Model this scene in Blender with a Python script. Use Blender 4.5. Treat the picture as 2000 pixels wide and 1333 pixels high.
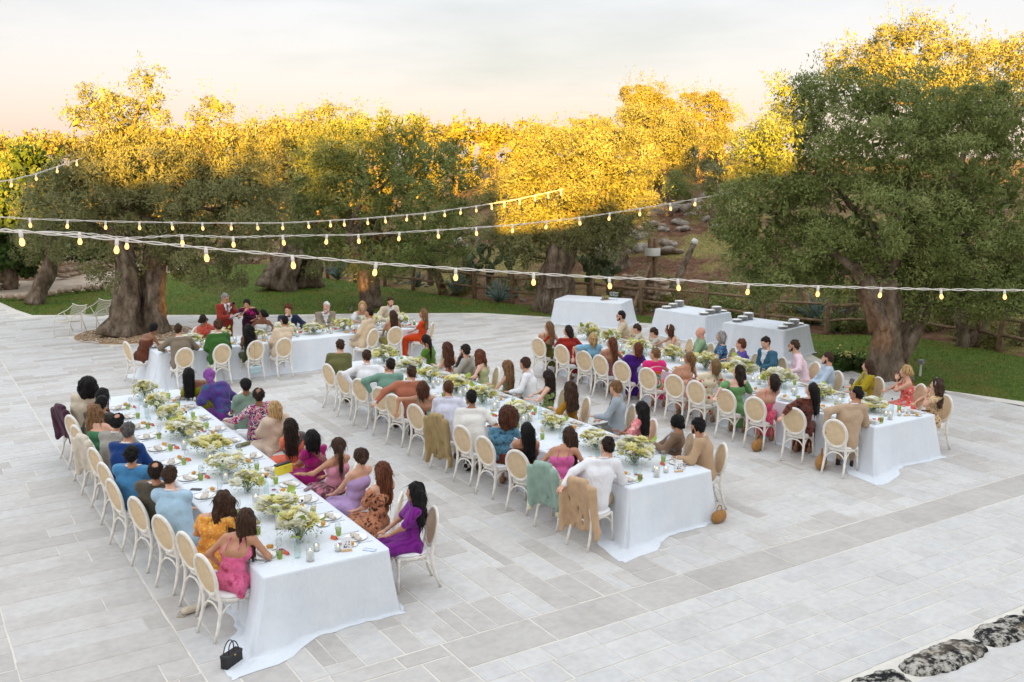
import bpy, bmesh, math, random
import numpy as np
from mathutils import Vector, Matrix
for o in list(bpy.data.objects): bpy.data.objects.remove(o)
random.seed(7); RNG=np.random.default_rng(7)
S=bpy.context.scene; COL=S.collection
# ---------------------------------------------------------------- camera
CAM_H=5.2; FOC=1944.0; YAW=math.radians(32.4); PIT=math.radians(10.55)
cam=bpy.data.cameras.new('camera'); cam.sensor_width=36; cam.lens=36*FOC/2000; cam.clip_end=600; cam.clip_start=.05
camo=bpy.data.objects.new('camera',cam); COL.objects.link(camo)
camo.location=(0,0,CAM_H); camo.rotation_euler=(math.pi/2-PIT,0,-YAW); S.camera=camo
# ---------------------------------------------------------------- sky, sun, exposure
SUN_EL=math.radians(7.0); SUN_TRAVEL=math.radians(34.0)   # light travels towards this bearing (clockwise from +Y)
W=bpy.data.worlds.new('World'); S.world=W; W.use_nodes=True
wn=W.node_tree.nodes; wl=W.node_tree.links; wn.clear()
def N(tree,t,**k):
    n=tree.nodes.new(t)
    for a,b in k.items(): setattr(n,a,b)
    return n
wt=W.node_tree
sky=N(wt,'ShaderNodeTexSky',sky_type='NISHITA',sun_disc=False,sun_elevation=SUN_EL,sun_rotation=SUN_TRAVEL+math.pi,altitude=50,air_density=1.0,dust_density=1.5,ozone_density=1.0)
tc=N(wt,'ShaderNodeTexCoord')
mp=N(wt,'ShaderNodeMapping'); mp.inputs['Scale'].default_value=(1.0,1.0,4.5); mp.inputs['Location'].default_value=(3.1,1.7,.35)
wl.new(tc.outputs['Generated'],mp.inputs['Vector'])
cn=N(wt,'ShaderNodeTexNoise'); cn.inputs['Scale'].default_value=1.35; cn.inputs['Detail'].default_value=7; cn.inputs['Roughness'].default_value=.55
wl.new(mp.outputs['Vector'],cn.inputs['Vector'])
cr=N(wt,'ShaderNodeValToRGB'); cr.color_ramp.elements[0].position=.56; cr.color_ramp.elements[1].position=.78
wl.new(cn.outputs['Fac'],cr.inputs['Fac'])
# thin high veil over the whole dome, warm towards the horizon, with grey cloud banks
sx=N(wt,'ShaderNodeSeparateXYZ'); wl.new(tc.outputs['Generated'],sx.inputs[0])
vr=N(wt,'ShaderNodeValToRGB'); e=vr.color_ramp.elements
e[0].position=0.0; e[0].color=(.53,.405,.35,1); e[1].position=.60; e[1].color=(.92,.96,1.0,1)
x=e.new(.07); x.color=(.49,.43,.44,1); x=e.new(.16); x.color=(.465,.435,.465,1); x=e.new(.33); x.color=(.70,.72,.76,1)
wl.new(sx.outputs['Z'],vr.inputs['Fac'])
vm=N(wt,'ShaderNodeMix',data_type='RGBA'); vm.inputs['B'].default_value=(.30,.29,.30,1)
wl.new(vr.outputs['Color'],vm.inputs['A']); wl.new(cr.outputs['Color'],vm.inputs['Factor'])
b1=N(wt,'ShaderNodeBackground'); b1.inputs['Strength'].default_value=.07; wl.new(sky.outputs['Color'],b1.inputs['Color'])
b2=N(wt,'ShaderNodeBackground'); b2.inputs['Strength'].default_value=.225; wl.new(vm.outputs['Result'],b2.inputs['Color'])
ms=N(wt,'ShaderNodeMixShader'); ms.inputs['Fac'].default_value=.88; wl.new(b1.outputs[0],ms.inputs[1]); wl.new(b2.outputs[0],ms.inputs[2])
wo=N(wt,'ShaderNodeOutputWorld'); wl.new(ms.outputs[0],wo.inputs['Surface'])
sl=bpy.data.lights.new('sun','SUN'); sl.energy=5.0; sl.angle=math.radians(.5); sl.color=(1.0,.50,.05)
so=bpy.data.objects.new('sun',sl); COL.objects.link(so)
sd=Vector((math.sin(SUN_TRAVEL)*math.cos(SUN_EL),math.cos(SUN_TRAVEL)*math.cos(SUN_EL),-math.sin(SUN_EL)))
so.rotation_euler=sd.to_track_quat('-Z','Y').to_euler(); so.location=(-40,-60,30)
S.view_settings.view_transform='Standard'; S.view_settings.look='None'; S.view_settings.gamma=1; S.view_settings.exposure=2.98
S.cycles.transparent_max_bounces=24
# ---------------------------------------------------------------- pixel <-> world helpers (photo pixels 2000x1333, used only to survey positions)
_f=np.array([math.sin(YAW)*math.cos(PIT),math.cos(YAW)*math.cos(PIT),-math.sin(PIT)]); _r=np.array([math.cos(YAW),-math.sin(YAW),0.]); _u=np.cross(_r,_f); _c=np.array([0,0,CAM_H])
def at(px,py,z=0.):
    d=_f+_r*(px-1000)/FOC+_u*(666.5-py)/FOC
    return _c+d*((z-CAM_H)/d[2])
def atd(px,py,w): return _c+(_f+_r*(px-1000)/FOC+_u*(666.5-py)/FOC)*w
def pr(p):
    q=np.asarray(p,float)-_c; w=q@_f
    return 1000+FOC*(q@_r)/w,666.5-FOC*(q@_u)/w,w
# ---------------------------------------------------------------- mesh helpers
def link(o,parent=None):
    COL.objects.link(o)
    if parent is not None: o.parent=parent
    return o
def mesh(name,V,F,mats=(),midx=None,smooth=True,tone=None):
    me=bpy.data.meshes.new(name)
    V=np.asarray(V,np.float32).reshape(-1,3)
    if isinstance(F,np.ndarray):
        n,k=F.shape; me.vertices.add(len(V)); me.vertices.foreach_set('co',V.ravel())
        me.loops.add(n*k); me.loops.foreach_set('vertex_index',F.astype(np.int32).ravel())
        me.polygons.add(n); me.polygons.foreach_set('loop_start',np.arange(0,n*k,k,dtype=np.int32)); 
        me.polygons.foreach_set('loop_total',np.full(n,k,np.int32))
        me.update(calc_edges=True)
    else:
        me.from_pydata(V.tolist(),[],[list(map(int,f)) for f in F])
    for m in (mats if isinstance(mats,(list,tuple)) else [mats]): me.materials.append(m)
    if midx is not None: me.polygons.foreach_set('material_index',np.asarray(midx,np.int32))
    me.polygons.foreach_set('use_smooth',np.full(len(me.polygons),bool(smooth)))
    if tone is not None:
        a=me.attributes.new('tone','FLOAT','FACE'); a.data.foreach_set('value',np.asarray(tone,np.float32))
    return me
def obj(name,me,parent=None,loc=None,rz=None,kind=None):
    o=bpy.data.objects.new(name,me); link(o,parent)
    if loc is not None: o.location=tuple(map(float,loc))
    if rz is not None: o.rotation_euler=(0,0,float(rz))
    if kind: o['kind']=kind
    return o
def tag(o,label,cat,group=None,kind=None):
    o['label']=label; o['category']=cat
    if group: o['group']=group
    if kind: o['kind']=kind
    return o
def empty(name,loc=(0,0,0),rz=0.,label=None,cat=None,group=None):
    o=bpy.data.objects.new(name,None); link(o); o.location=tuple(map(float,loc)); o.rotation_euler=(0,0,float(rz)); o.empty_display_size=.1
    if label: tag(o,label,cat,group)
    return o
class MB:
    "collects pieces into one mesh"
    def __init__(s): s.V=[];s.F=[];s.M=[];s.n=0
    def add(s,V,F,m=0):
        V=np.asarray(V,float).reshape(-1,3); s.V.append(V); s.F+= [tuple(int(i)+s.n for i in f) for f in F]; s.M+=[m]*len(F); s.n+=len(V); return s
    def build(s,name,mats,smooth=True): return mesh(name,np.concatenate(s.V),s.F,mats,s.M,smooth)
def box(x0,x1,y0,y1,z0,z1,b=0.):
    if b<=0:
        V=[(x,y,z) for z in(z0,z1) for x,y in((x0,y0),(x1,y0),(x1,y1),(x0,y1))]
        return V,[(3,2,1,0),(4,5,6,7),(0,1,5,4),(1,2,6,5),(2,3,7,6),(3,0,4,7)]
    V=[];
    for z,i in((z0,0.),(z1-b,0.),(z1,b)):
        V+=[(x0+i,y0+i,z),(x1-i,y0+i,z),(x1-i,y1-i,z),(x0+i,y1-i,z)]
    F=[(3,2,1,0),(8,9,10,11)]
    for r in(0,4):
        for k in range(4): F.append((r+k,r+(k+1)%4,r+4+(k+1)%4,r+4+k))
    return V,F
def tube(P,R,n=8,closed=False,cap=True,flat=1.):
    P=np.asarray(P,float); m=len(P); R=np.full(m,R,float) if np.isscalar(R) else np.asarray(R,float)
    if closed: T=np.roll(P,-1,0)-np.roll(P,1,0)
    else: T=np.gradient(P,axis=0)
    T/=np.linalg.norm(T,axis=1)[:,None]+1e-9
    ref=np.array([0,0,1.]) if abs(T[0][2])<.9 else np.array([1.,0,0])
    u=np.cross(T[0],ref);u/=np.linalg.norm(u);U=[]
    for t in T:
        u=u-t*(u@t);u/=np.linalg.norm(u)+1e-9;U.append(u)
    U=np.array(U);B=np.cross(T,U); a=np.linspace(0,2*np.pi,n,endpoint=False)
    V=(P[:,None,:]+R[:,None,None]*(np.cos(a)[None,:,None]*U[:,None,:]*flat+np.sin(a)[None,:,None]*B[:,None,:])).reshape(-1,3)
    F=[]
    for i in range(m if closed else m-1):
        j=(i+1)%m
        for k in range(n): F.append((i*n+k,i*n+(k+1)%n,j*n+(k+1)%n,j*n+k))
    if cap and not closed: F+= [tuple(range(n))[::-1],tuple(range((m-1)*n,m*n))]
    return V,F
def lathe(prof,n=16,cx=0.,cy=0.,z=0.,cap0=True,cap1=False):
    a=np.linspace(0,2*np.pi,n,endpoint=False);V=[]
    for r,h in prof: V+= [(cx+r*math.cos(t),cy+r*math.sin(t),z+h) for t in a]
    F=[]
    for i in range(len(prof)-1):
        for k in range(n): F.append((i*n+k,i*n+(k+1)%n,(i+1)*n+(k+1)%n,(i+1)*n+k))
    if cap0: F.append(tuple(range(n))[::-1])
    if cap1: F.append(tuple(range((len(prof)-1)*n,len(prof)*n)))
    return V,F
# ---------------------------------------------------------------- signed-distance bodies -> smooth meshes (surface nets)
_CO=np.array([(i,j,k) for i in(0,1) for j in(0,1) for k in(0,1)])
_ED=[(a,b) for a in range(8) for b in range(a+1,8) if abs(_CO[a]-_CO[b]).sum()==1]
def surfnet(D,o,h):
    s=D<0; nx,ny,nz=D.shape
    cnt=np.zeros((nx-1,ny-1,nz-1),np.int8)
    for c in _CO: cnt+=s[c[0]:nx-1+c[0],c[1]:ny-1+c[1],c[2]:nz-1+c[2]]
    I=np.argwhere((cnt>0)&(cnt<8))
    if len(I)==0: return np.zeros((0,3)),np.zeros((0,4),int)
    cv=np.stack([D[I[:,0]+c[0],I[:,1]+c[1],I[:,2]+c[2]] for c in _CO],1)
    acc=np.zeros((len(I),3));n=np.zeros(len(I))
    for a,b in _ED:
        m=(cv[:,a]<0)!=(cv[:,b]<0); t=np.where(m,cv[:,a]/np.where(m,cv[:,a]-cv[:,b],1),0)
        acc+=np.where(m[:,None],_CO[a]+t[:,None]*(_CO[b]-_CO[a]),0); n+=m
    V=(I+acc/n[:,None])*h+o
    vid=np.full((nx-1,ny-1,nz-1),-1,int); vid[I[:,0],I[:,1],I[:,2]]=np.arange(len(I))
    Fs=[]
    for ax in range(3):
        sl0=[slice(1,-1)]*3; sl1=[slice(1,-1)]*3; sl0[ax]=slice(0,-1); sl1[ax]=slice(1,None)
        A=s[tuple(sl0)];B=s[tuple(sl1)]; E=np.argwhere(A!=B)
        if len(E)==0: continue
        fl=A[E[:,0],E[:,1],E[:,2]]
        off=np.ones(3,int);off[ax]=0; E=E+off
        b,c=[(1,2),(2,0),(0,1)][ax]
        db=np.zeros(3,int);db[b]=1;dc=np.zeros(3,int);dc[c]=1
        q=[E-db-dc,E-dc,E,E-db]
        Q=np.stack([vid[x[:,0],x[:,1],x[:,2]] for x in q],1)
        Q=np.where(fl[:,None],Q,Q[:,::-1]); Fs.append(Q)
    F=np.concatenate(Fs); F=F[(F>=0).all(1)]
    return V,F
def sdf(prims,h=.02,k=.03,inf=0.,cuts=(),wr=0.,wf=30.,fn=None,bscale=None,lim=None):
    """prims: (a,b,ra,rb[,scale3]); cuts: (n,c) keeps n.p<c ; returns mesh arrays"""
    A=np.array([p[0] for p in prims],float);B=np.array([p[1] for p in prims],float)
    ra=np.array([p[2] for p in prims])+inf; rb=np.array([p[3] for p in prims])+inf
    R=np.maximum(ra,rb)[:,None]; lo=np.minimum(A,B)-R;hi=np.maximum(A,B)+R
    o=lo.min(0)-3*h-wr; e=hi.max(0)+3*h+wr; n=np.ceil((e-o)/h).astype(int)+1
    ax=[o[i]+h*np.arange(n[i]) for i in range(3)]
    D=np.full(tuple(n),.5,np.float32); mg=k+2.5*h+wr
    for i in range(len(A)):
        i0=np.maximum(((lo[i]-mg-o)/h).astype(int),0); i1=np.minimum(((hi[i]+mg-o)/h).astype(int)+2,n)
        X=ax[0][i0[0]:i1[0],None,None]-A[i][0];Y=ax[1][None,i0[1]:i1[1],None]-A[i][1];Z=ax[2][None,None,i0[2]:i1[2]]-A[i][2]
        ab=B[i]-A[i]; L=ab@ab
        sc=prims[i][4] if len(prims[i])>4 else None
        if L<1e-8:
            if sc is None: d=np.sqrt(X*X+Y*Y+Z*Z)-ra[i]
            else: d=(np.sqrt((X/sc[0])**2+(Y/sc[1])**2+(Z/sc[2])**2)-ra[i])*min(sc)
        else:
            t=np.clip((X*ab[0]+Y*ab[1]+Z*ab[2])/L,0,1); dx=X-t*ab[0];dy=Y-t*ab[1];dz=Z-t*ab[2]
            if sc is not None: d=(np.sqrt((dx/sc[0])**2+(dy/sc[1])**2+(dz/sc[2])**2)-(ra[i]+(rb[i]-ra[i])*t))*min(sc)
            else: d=np.sqrt(dx*dx+dy*dy+dz*dz)-(ra[i]+(rb[i]-ra[i])*t)
        v=D[i0[0]:i1[0],i0[1]:i1[1],i0[2]:i1[2]]
        if k>0:
            hh=np.clip(.5+.5*(v-d)/k,0,1); v[...]=v+(d-v)*hh-k*hh*(1-hh)
        else: np.minimum(v,d,out=v)
    X=ax[0][:,None,None];Y=ax[1][None,:,None];Z=ax[2][None,None,:]
    if wr>0: D+=wr*(np.sin(wf*X+1.7*np.sin(wf*.45*Z+1)+.8)*np.sin(wf*.6*Z+2*np.sin(wf*.5*Y))+.6*np.sin(wf*.9*(Y+Z*.6)+2.*np.sin(wf*.35*X)))
    if fn is not None: D=fn(D,X,Y,Z)
    for nn,c in cuts: D=np.maximum(D,nn[0]*X+nn[1]*Y+nn[2]*Z-c)
    return surfnet(D,o,h)
# ---------------------------------------------------------------- materials
MC={}
def newmat(name):
    m=bpy.data.materials.new(name); m.use_nodes=True; m.node_tree.nodes.clear(); return m,m.node_tree
def out(t,sh): o=N(t,'ShaderNodeOutputMaterial'); t.links.new(sh,o.inputs['Surface'])
def pbsdf(t,col=None,rough=.6,spec=.3,metal=0.):
    p=N(t,'ShaderNodeBsdfPrincipled'); p.inputs['Roughness'].default_value=rough; p.inputs['Specular IOR Level'].default_value=spec; p.inputs['Metallic'].default_value=metal
    if col is not None:
        if isinstance(col,tuple): p.inputs['Base Color'].default_value=(*col[:3],1)
        else: t.links.new(col,p.inputs['Base Color'])
    return p
def coord(t,kind='Object',scale=(1,1,1)):
    c=N(t,'ShaderNodeTexCoord'); m=N(t,'ShaderNodeMapping'); m.inputs['Scale'].default_value=scale; t.links.new(c.outputs[kind],m.inputs['Vector']); return m.outputs['Vector']
def noise(t,v,scale,detail=3,rough=.5):
    n=N(t,'ShaderNodeTexNoise'); n.inputs['Scale'].default_value=scale; n.inputs['Detail'].default_value=detail; n.inputs['Roughness'].default_value=rough; t.links.new(v,n.inputs['Vector']); return n.outputs['Fac']
def voro(t,v,scale,feat='F1',outp='Distance'):
    n=N(t,'ShaderNodeTexVoronoi',feature=feat); n.inputs['Scale'].default_value=scale; t.links.new(v,n.inputs['Vector']); return n.outputs[outp]
def ramp(t,f,stops,interp='LINEAR'):
    r=N(t,'ShaderNodeValToRGB'); r.color_ramp.interpolation=interp; e=r.color_ramp.elements
    while len(e)<len(stops): e.new(.5)
    for q,(p,c) in zip(e,stops): q.position=p; q.color=(*c[:3],1)
    t.links.new(f,r.inputs['Fac']); return r.outputs['Color']
def mix(t,a,b,f,mode='MIX'):
    m=N(t,'ShaderNodeMix',data_type='RGBA',blend_type=mode)
    for s,x in(('A',a),('B',b),('Factor',f)):
        if isinstance(x,tuple): m.inputs[s].default_value=(*x[:3],1)
        elif isinstance(x,(int,float)): m.inputs[s].default_value=x
        else: t.links.new(x,m.inputs[s])
    return m.outputs['Result']
def bump(t,p,h,strength=.3,dist=.02):
    b=N(t,'ShaderNodeBump'); b.inputs['Strength'].default_value=strength; b.inputs['Distance'].default_value=dist; t.links.new(h,b.inputs['Height']); t.links.new(b.outputs[0],p.inputs['Normal'])
def dk(c,f): return tuple(x*f for x in c)
def plain(name,col,rough=.6,spec=.3,metal=0.,var=.0,scale=8.,bmp=0.):
    if name in MC: return MC[name]
    m,t=newmat(name)
    if var>0:
        v=coord(t); f=noise(t,v,scale,4); c=ramp(t,f,[(.3,dk(col,1-var)),(.7,tuple(min(1,x*(1+var)) for x in col))])
        p=pbsdf(t,c,rough,spec,metal)
        if bmp>0: bump(t,p,f,bmp,.02)
    else: p=pbsdf(t,tuple(col),rough,spec,metal)
    out(t,p.outputs[0]); MC[name]=m; return m
def emis(name,col,st):
    if name in MC: return MC[name]
    m,t=newmat(name); e=N(t,'ShaderNodeEmission'); e.inputs[0].default_value=(*col,1); e.inputs[1].default_value=st; out(t,e.outputs[0]); MC[name]=m; return m
def glass(name,col=(.95,.97,.97),gl=.12):
    if name in MC: return MC[name]
    m,t=newmat(name); tr=N(t,'ShaderNodeBsdfTransparent'); tr.inputs[0].default_value=(*col,1)
    g=N(t,'ShaderNodeBsdfGlossy'); g.inputs['Roughness'].default_value=.06
    lw=N(t,'ShaderNodeLayerWeight'); lw.inputs[0].default_value=.25
    mr=N(t,'ShaderNodeMapRange'); mr.inputs['To Min'].default_value=gl*.4; mr.inputs['To Max'].default_value=.26; t.links.new(lw.outputs['Fresnel'],mr.inputs[0])
    mx=N(t,'ShaderNodeMixShader'); t.links.new(mr.outputs[0],mx.inputs[0]); t.links.new(tr.outputs[0],mx.inputs[1]); t.links.new(g.outputs[0],mx.inputs[2]); out(t,mx.outputs[0]); MC[name]=m; return m
def cloth(*spec):
    "spec: kind, colours..., [scale]"
    if spec in MC: return MC[spec]
    kind=spec[0]; m,t=newmat('fabric_'+kind); v=coord(t); c1=spec[1]
    big=noise(t,v,5,3)
    if kind=='solid': c=ramp(t,big,[(.3,dk(c1,.88)),(.7,dk(c1,1.06))])
    elif kind=='floral':
        sc=spec[4]; w=N(t,'ShaderNodeTexNoise'); w.inputs['Scale'].default_value=sc*.8; t.links.new(v,w.inputs['Vector'])
        vv=mix(t,v,w.outputs['Color'],.06)
        d=voro(t,vv,sc); cc=voro(t,vv,sc,'F1','Color'); sp=N(t,'ShaderNodeSeparateColor'); t.links.new(cc,sp.inputs[0])
        pick=ramp(t,sp.outputs[0],[(0,spec[2]),(.5,spec[3])],'CONSTANT')
        msk=ramp(t,d,[(.36,(1,1,1)),(.44,(0,0,0))]); c=mix(t,c1,pick,msk)
        ce=ramp(t,d,[(.10,(1,1,1)),(.14,(0,0,0))]); c=mix(t,c,dk(spec[2],.45),mix(t,(0,0,0),ce,.7))
    elif kind=='tie':
        f=noise(t,v,spec[-1],3,.6); cs=spec[1:-1]; n=len(cs); c=ramp(t,f,[(.33+.34*i/max(1,n-1),q) for i,q in enumerate(cs)],'CONSTANT' if n>3 else 'LINEAR')
    elif kind=='stripes':
        wv=N(t,'ShaderNodeTexWave'); wv.inputs['Scale'].default_value=spec[3]; t.links.new(v,wv.inputs['Vector']); c=mix(t,c1,spec[2],wv.outputs['Fac'])
    elif kind=='rings':
        g=N(t,'ShaderNodeVectorMath',operation='DISTANCE'); t.links.new(v,g.inputs[0]); g.inputs[1].default_value=(.12,-.16,.66)
        x=N(t,'ShaderNodeMath',operation='MULTIPLY'); x.inputs[1].default_value=2.4; t.links.new(g.outputs['Value'],x.inputs[0])
        c=ramp(t,x.outputs[0],[(0,(.75,.02,.16)),(.16,(.16,.28,.16)),(.19,(.75,.8,.7)),(.22,(.16,.28,.16)),(.36,(.8,.7,.6)),(.38,(.75,.14,.02)),(.55,(.75,.03,.18)),(.75,(.8,.5,.5)),(.8,(.75,.03,.2))],'CONSTANT')
    we=noise(t,v,140,2)
    p=pbsdf(t,c,.85,.15); 
    p.inputs['Sheen Weight'].default_value=.15
    fo=noise(t,coord(t,'Object',(1,1,.55)),11,4,.6); rg=N(t,'ShaderNodeMath',operation='PINGPONG'); t.links.new(fo,rg.inputs[0]); rg.inputs[1].default_value=.13; hh=mix(t,mix(t,rg.outputs[0],fo,.45),we,.10); bump(t,p,hh,.9,.05)
    out(t,p.outputs[0]); MC[spec]=m; return m
SK={'pale':(.66,.40,.30),'fair':(.60,.335,.23),'tan':(.47,.235,.14),'brown':(.25,.11,.06),'dark':(.12,.05,.028),'pink':(.60,.30,.22)}
HC={'black':(.006,.005,.005),'dark':(.018,.010,.007),'brown':(.045,.022,.012),'chest':(.075,.028,.014),'auburn':(.11,.035,.015),'light':(.17,.09,.04),'blonde':(.42,.27,.12),'grey':(.24,.22,.21),'white':(.65,.63,.60),'salt':(.09,.08,.075)}
def skin(k):
    nm='skin_'+k
    if nm in MC: return MC[nm]
    m,t=newmat(nm); v=coord(t); f=noise(t,v,9,4); c=ramp(t,f,[(.3,dk(SK[k],.9)),(.7,tuple(min(1,x*1.08) for x in SK[k]))])
    p=pbsdf(t,c,.48,.35); p.inputs['Subsurface Weight'].default_value=.08; p.inputs['Subsurface Radius'].default_value=(.02,.008,.004); p.inputs['Subsurface Scale'].default_value=.4
    out(t,p.outputs[0]); MC[nm]=m; return m
def hairm(k,k2=None):
    nm='hair_'+k+str(k2)
    if nm in MC: return MC[nm]
    m,t=newmat(nm); v=coord(t,'Object',(70,70,5)); f=noise(t,v,1.,4,.6); c1=HC[k]; c2=HC[k2] if k2 else dk(c1,2.2)
    g=noise(t,coord(t),7,2); c=mix(t,ramp(t,f,[(.36,dk(c1,.35)),(.68,c2)]),dk(c1,.5),mix(t,(0,0,0),g,.45))
    p=pbsdf(t,c,.5,.18); bump(t,p,f,1.,.014); out(t,p.outputs[0]); MC[nm]=m; return m
# ================================================================ SETTING
def sm(a,b,x): t=np.clip((x-a)/(b-a),0,1); return t*t*(3-2*t)
def vnoise(x,y,s=1.,seed=0):
    return (np.sin(x*s*1.3+seed)*np.cos(y*s*1.1+seed*2.1)+.5*np.sin(x*s*2.7+y*s*1.9+seed*1.7)+.35*np.cos(x*s*4.9-y*s*5.3+seed*.7)+.2*np.sin(x*s*9.7+y*s*8.1+seed))/2.05
SY,CY=math.sin(YAW),math.cos(YAW)
def terr(x,y):
    x=np.asarray(x,float);y=np.asarray(y,float); w=x*SY+y*CY; l=x*CY-y*SY
    w0=np.interp(l,[-30,-11,-2,4,12,16,40],[60,47,39.5,36.5,30.5,28.6,26.]); cap=.25+4.2*sm(-13,4,l)
    d=np.maximum(w-w0,0); sl=.05+.19*sm(-9,3,l)
    h=cap*(1-np.exp(-d*sl/cap*1.1)); rough=sm(0,6,d)*(.22*vnoise(x,y,.55,3)+.12*vnoise(x,y,1.7,5))
    return h+rough-.07
gx=np.concatenate([np.arange(-120,-6,6.),np.arange(-6,52,.6),np.arange(52,260,8.)]); gy=np.concatenate([np.arange(-60,2,6.),np.arange(2,70,.6),np.arange(70,300,8.)])
X,Y=np.meshgrid(gx,gy,indexing='ij'); Z=terr(X,Y); nx,ny=X.shape
ii=np.arange(nx*ny).reshape(nx,ny); F=np.stack([ii[:-1,:-1],ii[1:,:-1],ii[1:,1:],ii[:-1,1:]],-1).reshape(-1,4)
m,t=newmat('red_soil'); v=coord(t); f=noise(t,v,.35,6,.6); f2=noise(t,v,3.,6,.65); f3=noise(t,v,14,4)
c=ramp(t,f2,[(.3,(.075,.036,.020)),(.5,(.135,.068,.040)),(.68,(.21,.125,.08))]); g=ramp(t,f3,[(.4,(.10,.11,.03)),(.6,(.30,.22,.08))])
c=mix(t,c,g,ramp(t,f,[(.46,(0,0,0)),(.60,(1,1,1))])); c=mix(t,c,(.33,.30,.26),ramp(t,f3,[(.64,(0,0,0)),(.70,(.8,.8,.8))]))
p=pbsdf(t,c,.95,.1); bump(t,p,mix(t,f2,f3,.5),1.,.12); out(t,p.outputs[0]); SOIL=m
o=obj('ground',mesh('ground',np.stack([X,Y,Z],-1).reshape(-1,3),F,SOIL)); o['kind']='structure'
# ---- terrace outline
EDGE=[(3.2,44.),(3.45,40.),(3.75,37.6),(4.05,36.1),(11.05,31.75),(13.9,30.3),(16.9,28.5),(18.4,26.5),(20.3,23.8),(21.3,21.5),(21.4,19),(20.4,17.2),(19.75,15.3),(19.75,13.9),(20.45,11.7),(21.6,7),(22.5,-2)]
TERR=np.array(EDGE+[(22.5,-1.2),(-26,-1.2),(-26,44)])
def inpoly(px,py,P):
    px=np.asarray(px,float);py=np.asarray(py,float);r=np.zeros(px.shape,bool);n=len(P)
    for i in range(n):
        x1,y1=P[i];x2,y2=P[(i+1)%n]
        if y1==y2: continue
        c=((y1>py)!=(y2>py))&(px<(x2-x1)*(py-y1)/(y2-y1)+x1); r^=c
    return r
def polysheet(P,z,zb=None):
    "flat sheet of a polygon with a skirt down to zb"
    bm=bmesh.new(); vs=[bm.verts.new((x,y,z)) for x,y in P]; f=bm.faces.new(vs)
    if f.normal.z<0: f.normal_flip()
    if zb is not None:
        r=bmesh.ops.extrude_face_region(bm,geom=[f]); 
        for q in r['geom']:
            if isinstance(q,bmesh.types.BMVert): q.co.z=zb
    bmesh.ops.recalc_face_normals(bm,faces=bm.faces); bmesh.ops.triangulate(bm,faces=[q for q in bm.faces if len(q.verts)>4])
    me=bpy.data.meshes.new('sheet'); bm.to_mesh(me); bm.free(); return me
m,t=newmat('pale_mortar'); v=coord(t); f=noise(t,v,6,5); p=pbsdf(t,ramp(t,f,[(.3,(.60,.56,.505)),(.7,(.69,.65,.59))]),.9,.1); bump(t,p,noise(t,v,60,3),.3,.01); out(t,p.outputs[0]); MORT=m
me=polysheet(TERR,-.0055,-.30); me.materials.append(MORT); terrace=obj('terrace',me); terrace['kind']='structure'
# ---- paving stones
m,t=newmat('paving_stone'); v=coord(t); a=N(t,'ShaderNodeAttribute',attribute_name='tone'); tn=a.outputs['Fac']
base=ramp(t,tn,[(0,(.455,.43,.405)),(.2,(.51,.485,.458)),(.42,(.555,.532,.51)),(.62,(.55,.542,.535)),(.82,(.57,.557,.54)),(1,(.59,.58,.565))])
n1=noise(t,v,1.6,6,.62); n2=noise(t,v,9,5,.6); n3=noise(t,coord(t,'Object',(2,9,1)),2.2,5,.6)
c=mix(t,base,ramp(t,n1,[(.3,(.86,.83,.80)),(.5,(.98,.97,.96)),(.7,(1.05,1.05,1.05))]),.8,'MULTIPLY'); c=mix(t,c,ramp(t,n2,[(.33,(.80,.80,.82)),(.6,(1,1,1))]),.55,'MULTIPLY')
c=mix(t,c,(.36,.30,.24),ramp(t,n3,[(.60,(0,0,0)),(.78,(.45,.45,.45))]))
dk2=ramp(t,noise(t,v,26,4,.7),[(.70,(0,0,0)),(.76,(.5,.5,.5))]); c=mix(t,c,(.20,.19,.18),dk2)
p=pbsdf(t,c,.72,.28); bump(t,p,mix(t,n2,noise(t,v,45,3),.35),.35,.012); out(t,p.outputs[0]); PAVE=m
TR=[(5.75,9.87,15.2)]
slabs=[]
rr=random.Random(3)
def courses(x0,x1,y0,y1,along,wr,lr,gap=.009,big=None,tn=(0,1)):
    u0,u1,v0,v1=(y0,y1,x0,x1) if along=='y' else (x0,x1,y0,y1)
    q=v0
    while q<v1-.02:
        w=rr.uniform(*wr); 
        if v1-q-w<wr[0]*.6: w=v1-q
        s=u0-rr.uniform(0,lr[1]*.5); first=True
        while s<u1:
            L=rr.uniform(*lr)
            if s+L>u1-.22: L=u1-s+.001
            if s+L<u0+.15: L=u0+.2-s
            a,b=max(s,u0),min(s+L,u1); s+=L
            if b-a<.10: continue
            g=gap*rr.uniform(.7,1.3); tone=rr.uniform(*tn)
            if rr.random()<.16 and along=='y' and w>.3:   # split stone
                sp=q+w*rr.uniform(.4,.6); R=[(a+g,b-g,q+g,sp-g),(a+g,b-g,sp+g,q+w-g)]
            else: R=[(a+g,b-g,q+g,q+w-g)]
            for (a_,b_,c_,d_) in R:
                slabs.append((c_,d_,a_,b_,tone) if along=='y' else (a_,b_,c_,d_,tone)); tone=rr.uniform(*tn)
        q+=w
courses(2.355,20.,8.865,20.2,'y',(.24,.50),(.40,1.15))
courses(.77,2.347,2.,17.2,'x',(.36,.44),(1.57,1.571),.007,tn=(.02,.5)); courses(-9.,.762,2.,17.2,'x',(.36,.44),(2.2,3.0),.007,tn=(.0,.45))
courses(4.71,22.,8.245,8.855,'x',(.6,.6),(.95,1.5),tn=(0,.12)); courses(2.355,4.70,5.9,8.855,'x',(.45,.62),(.7,1.3),tn=(.05,.5))
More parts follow.
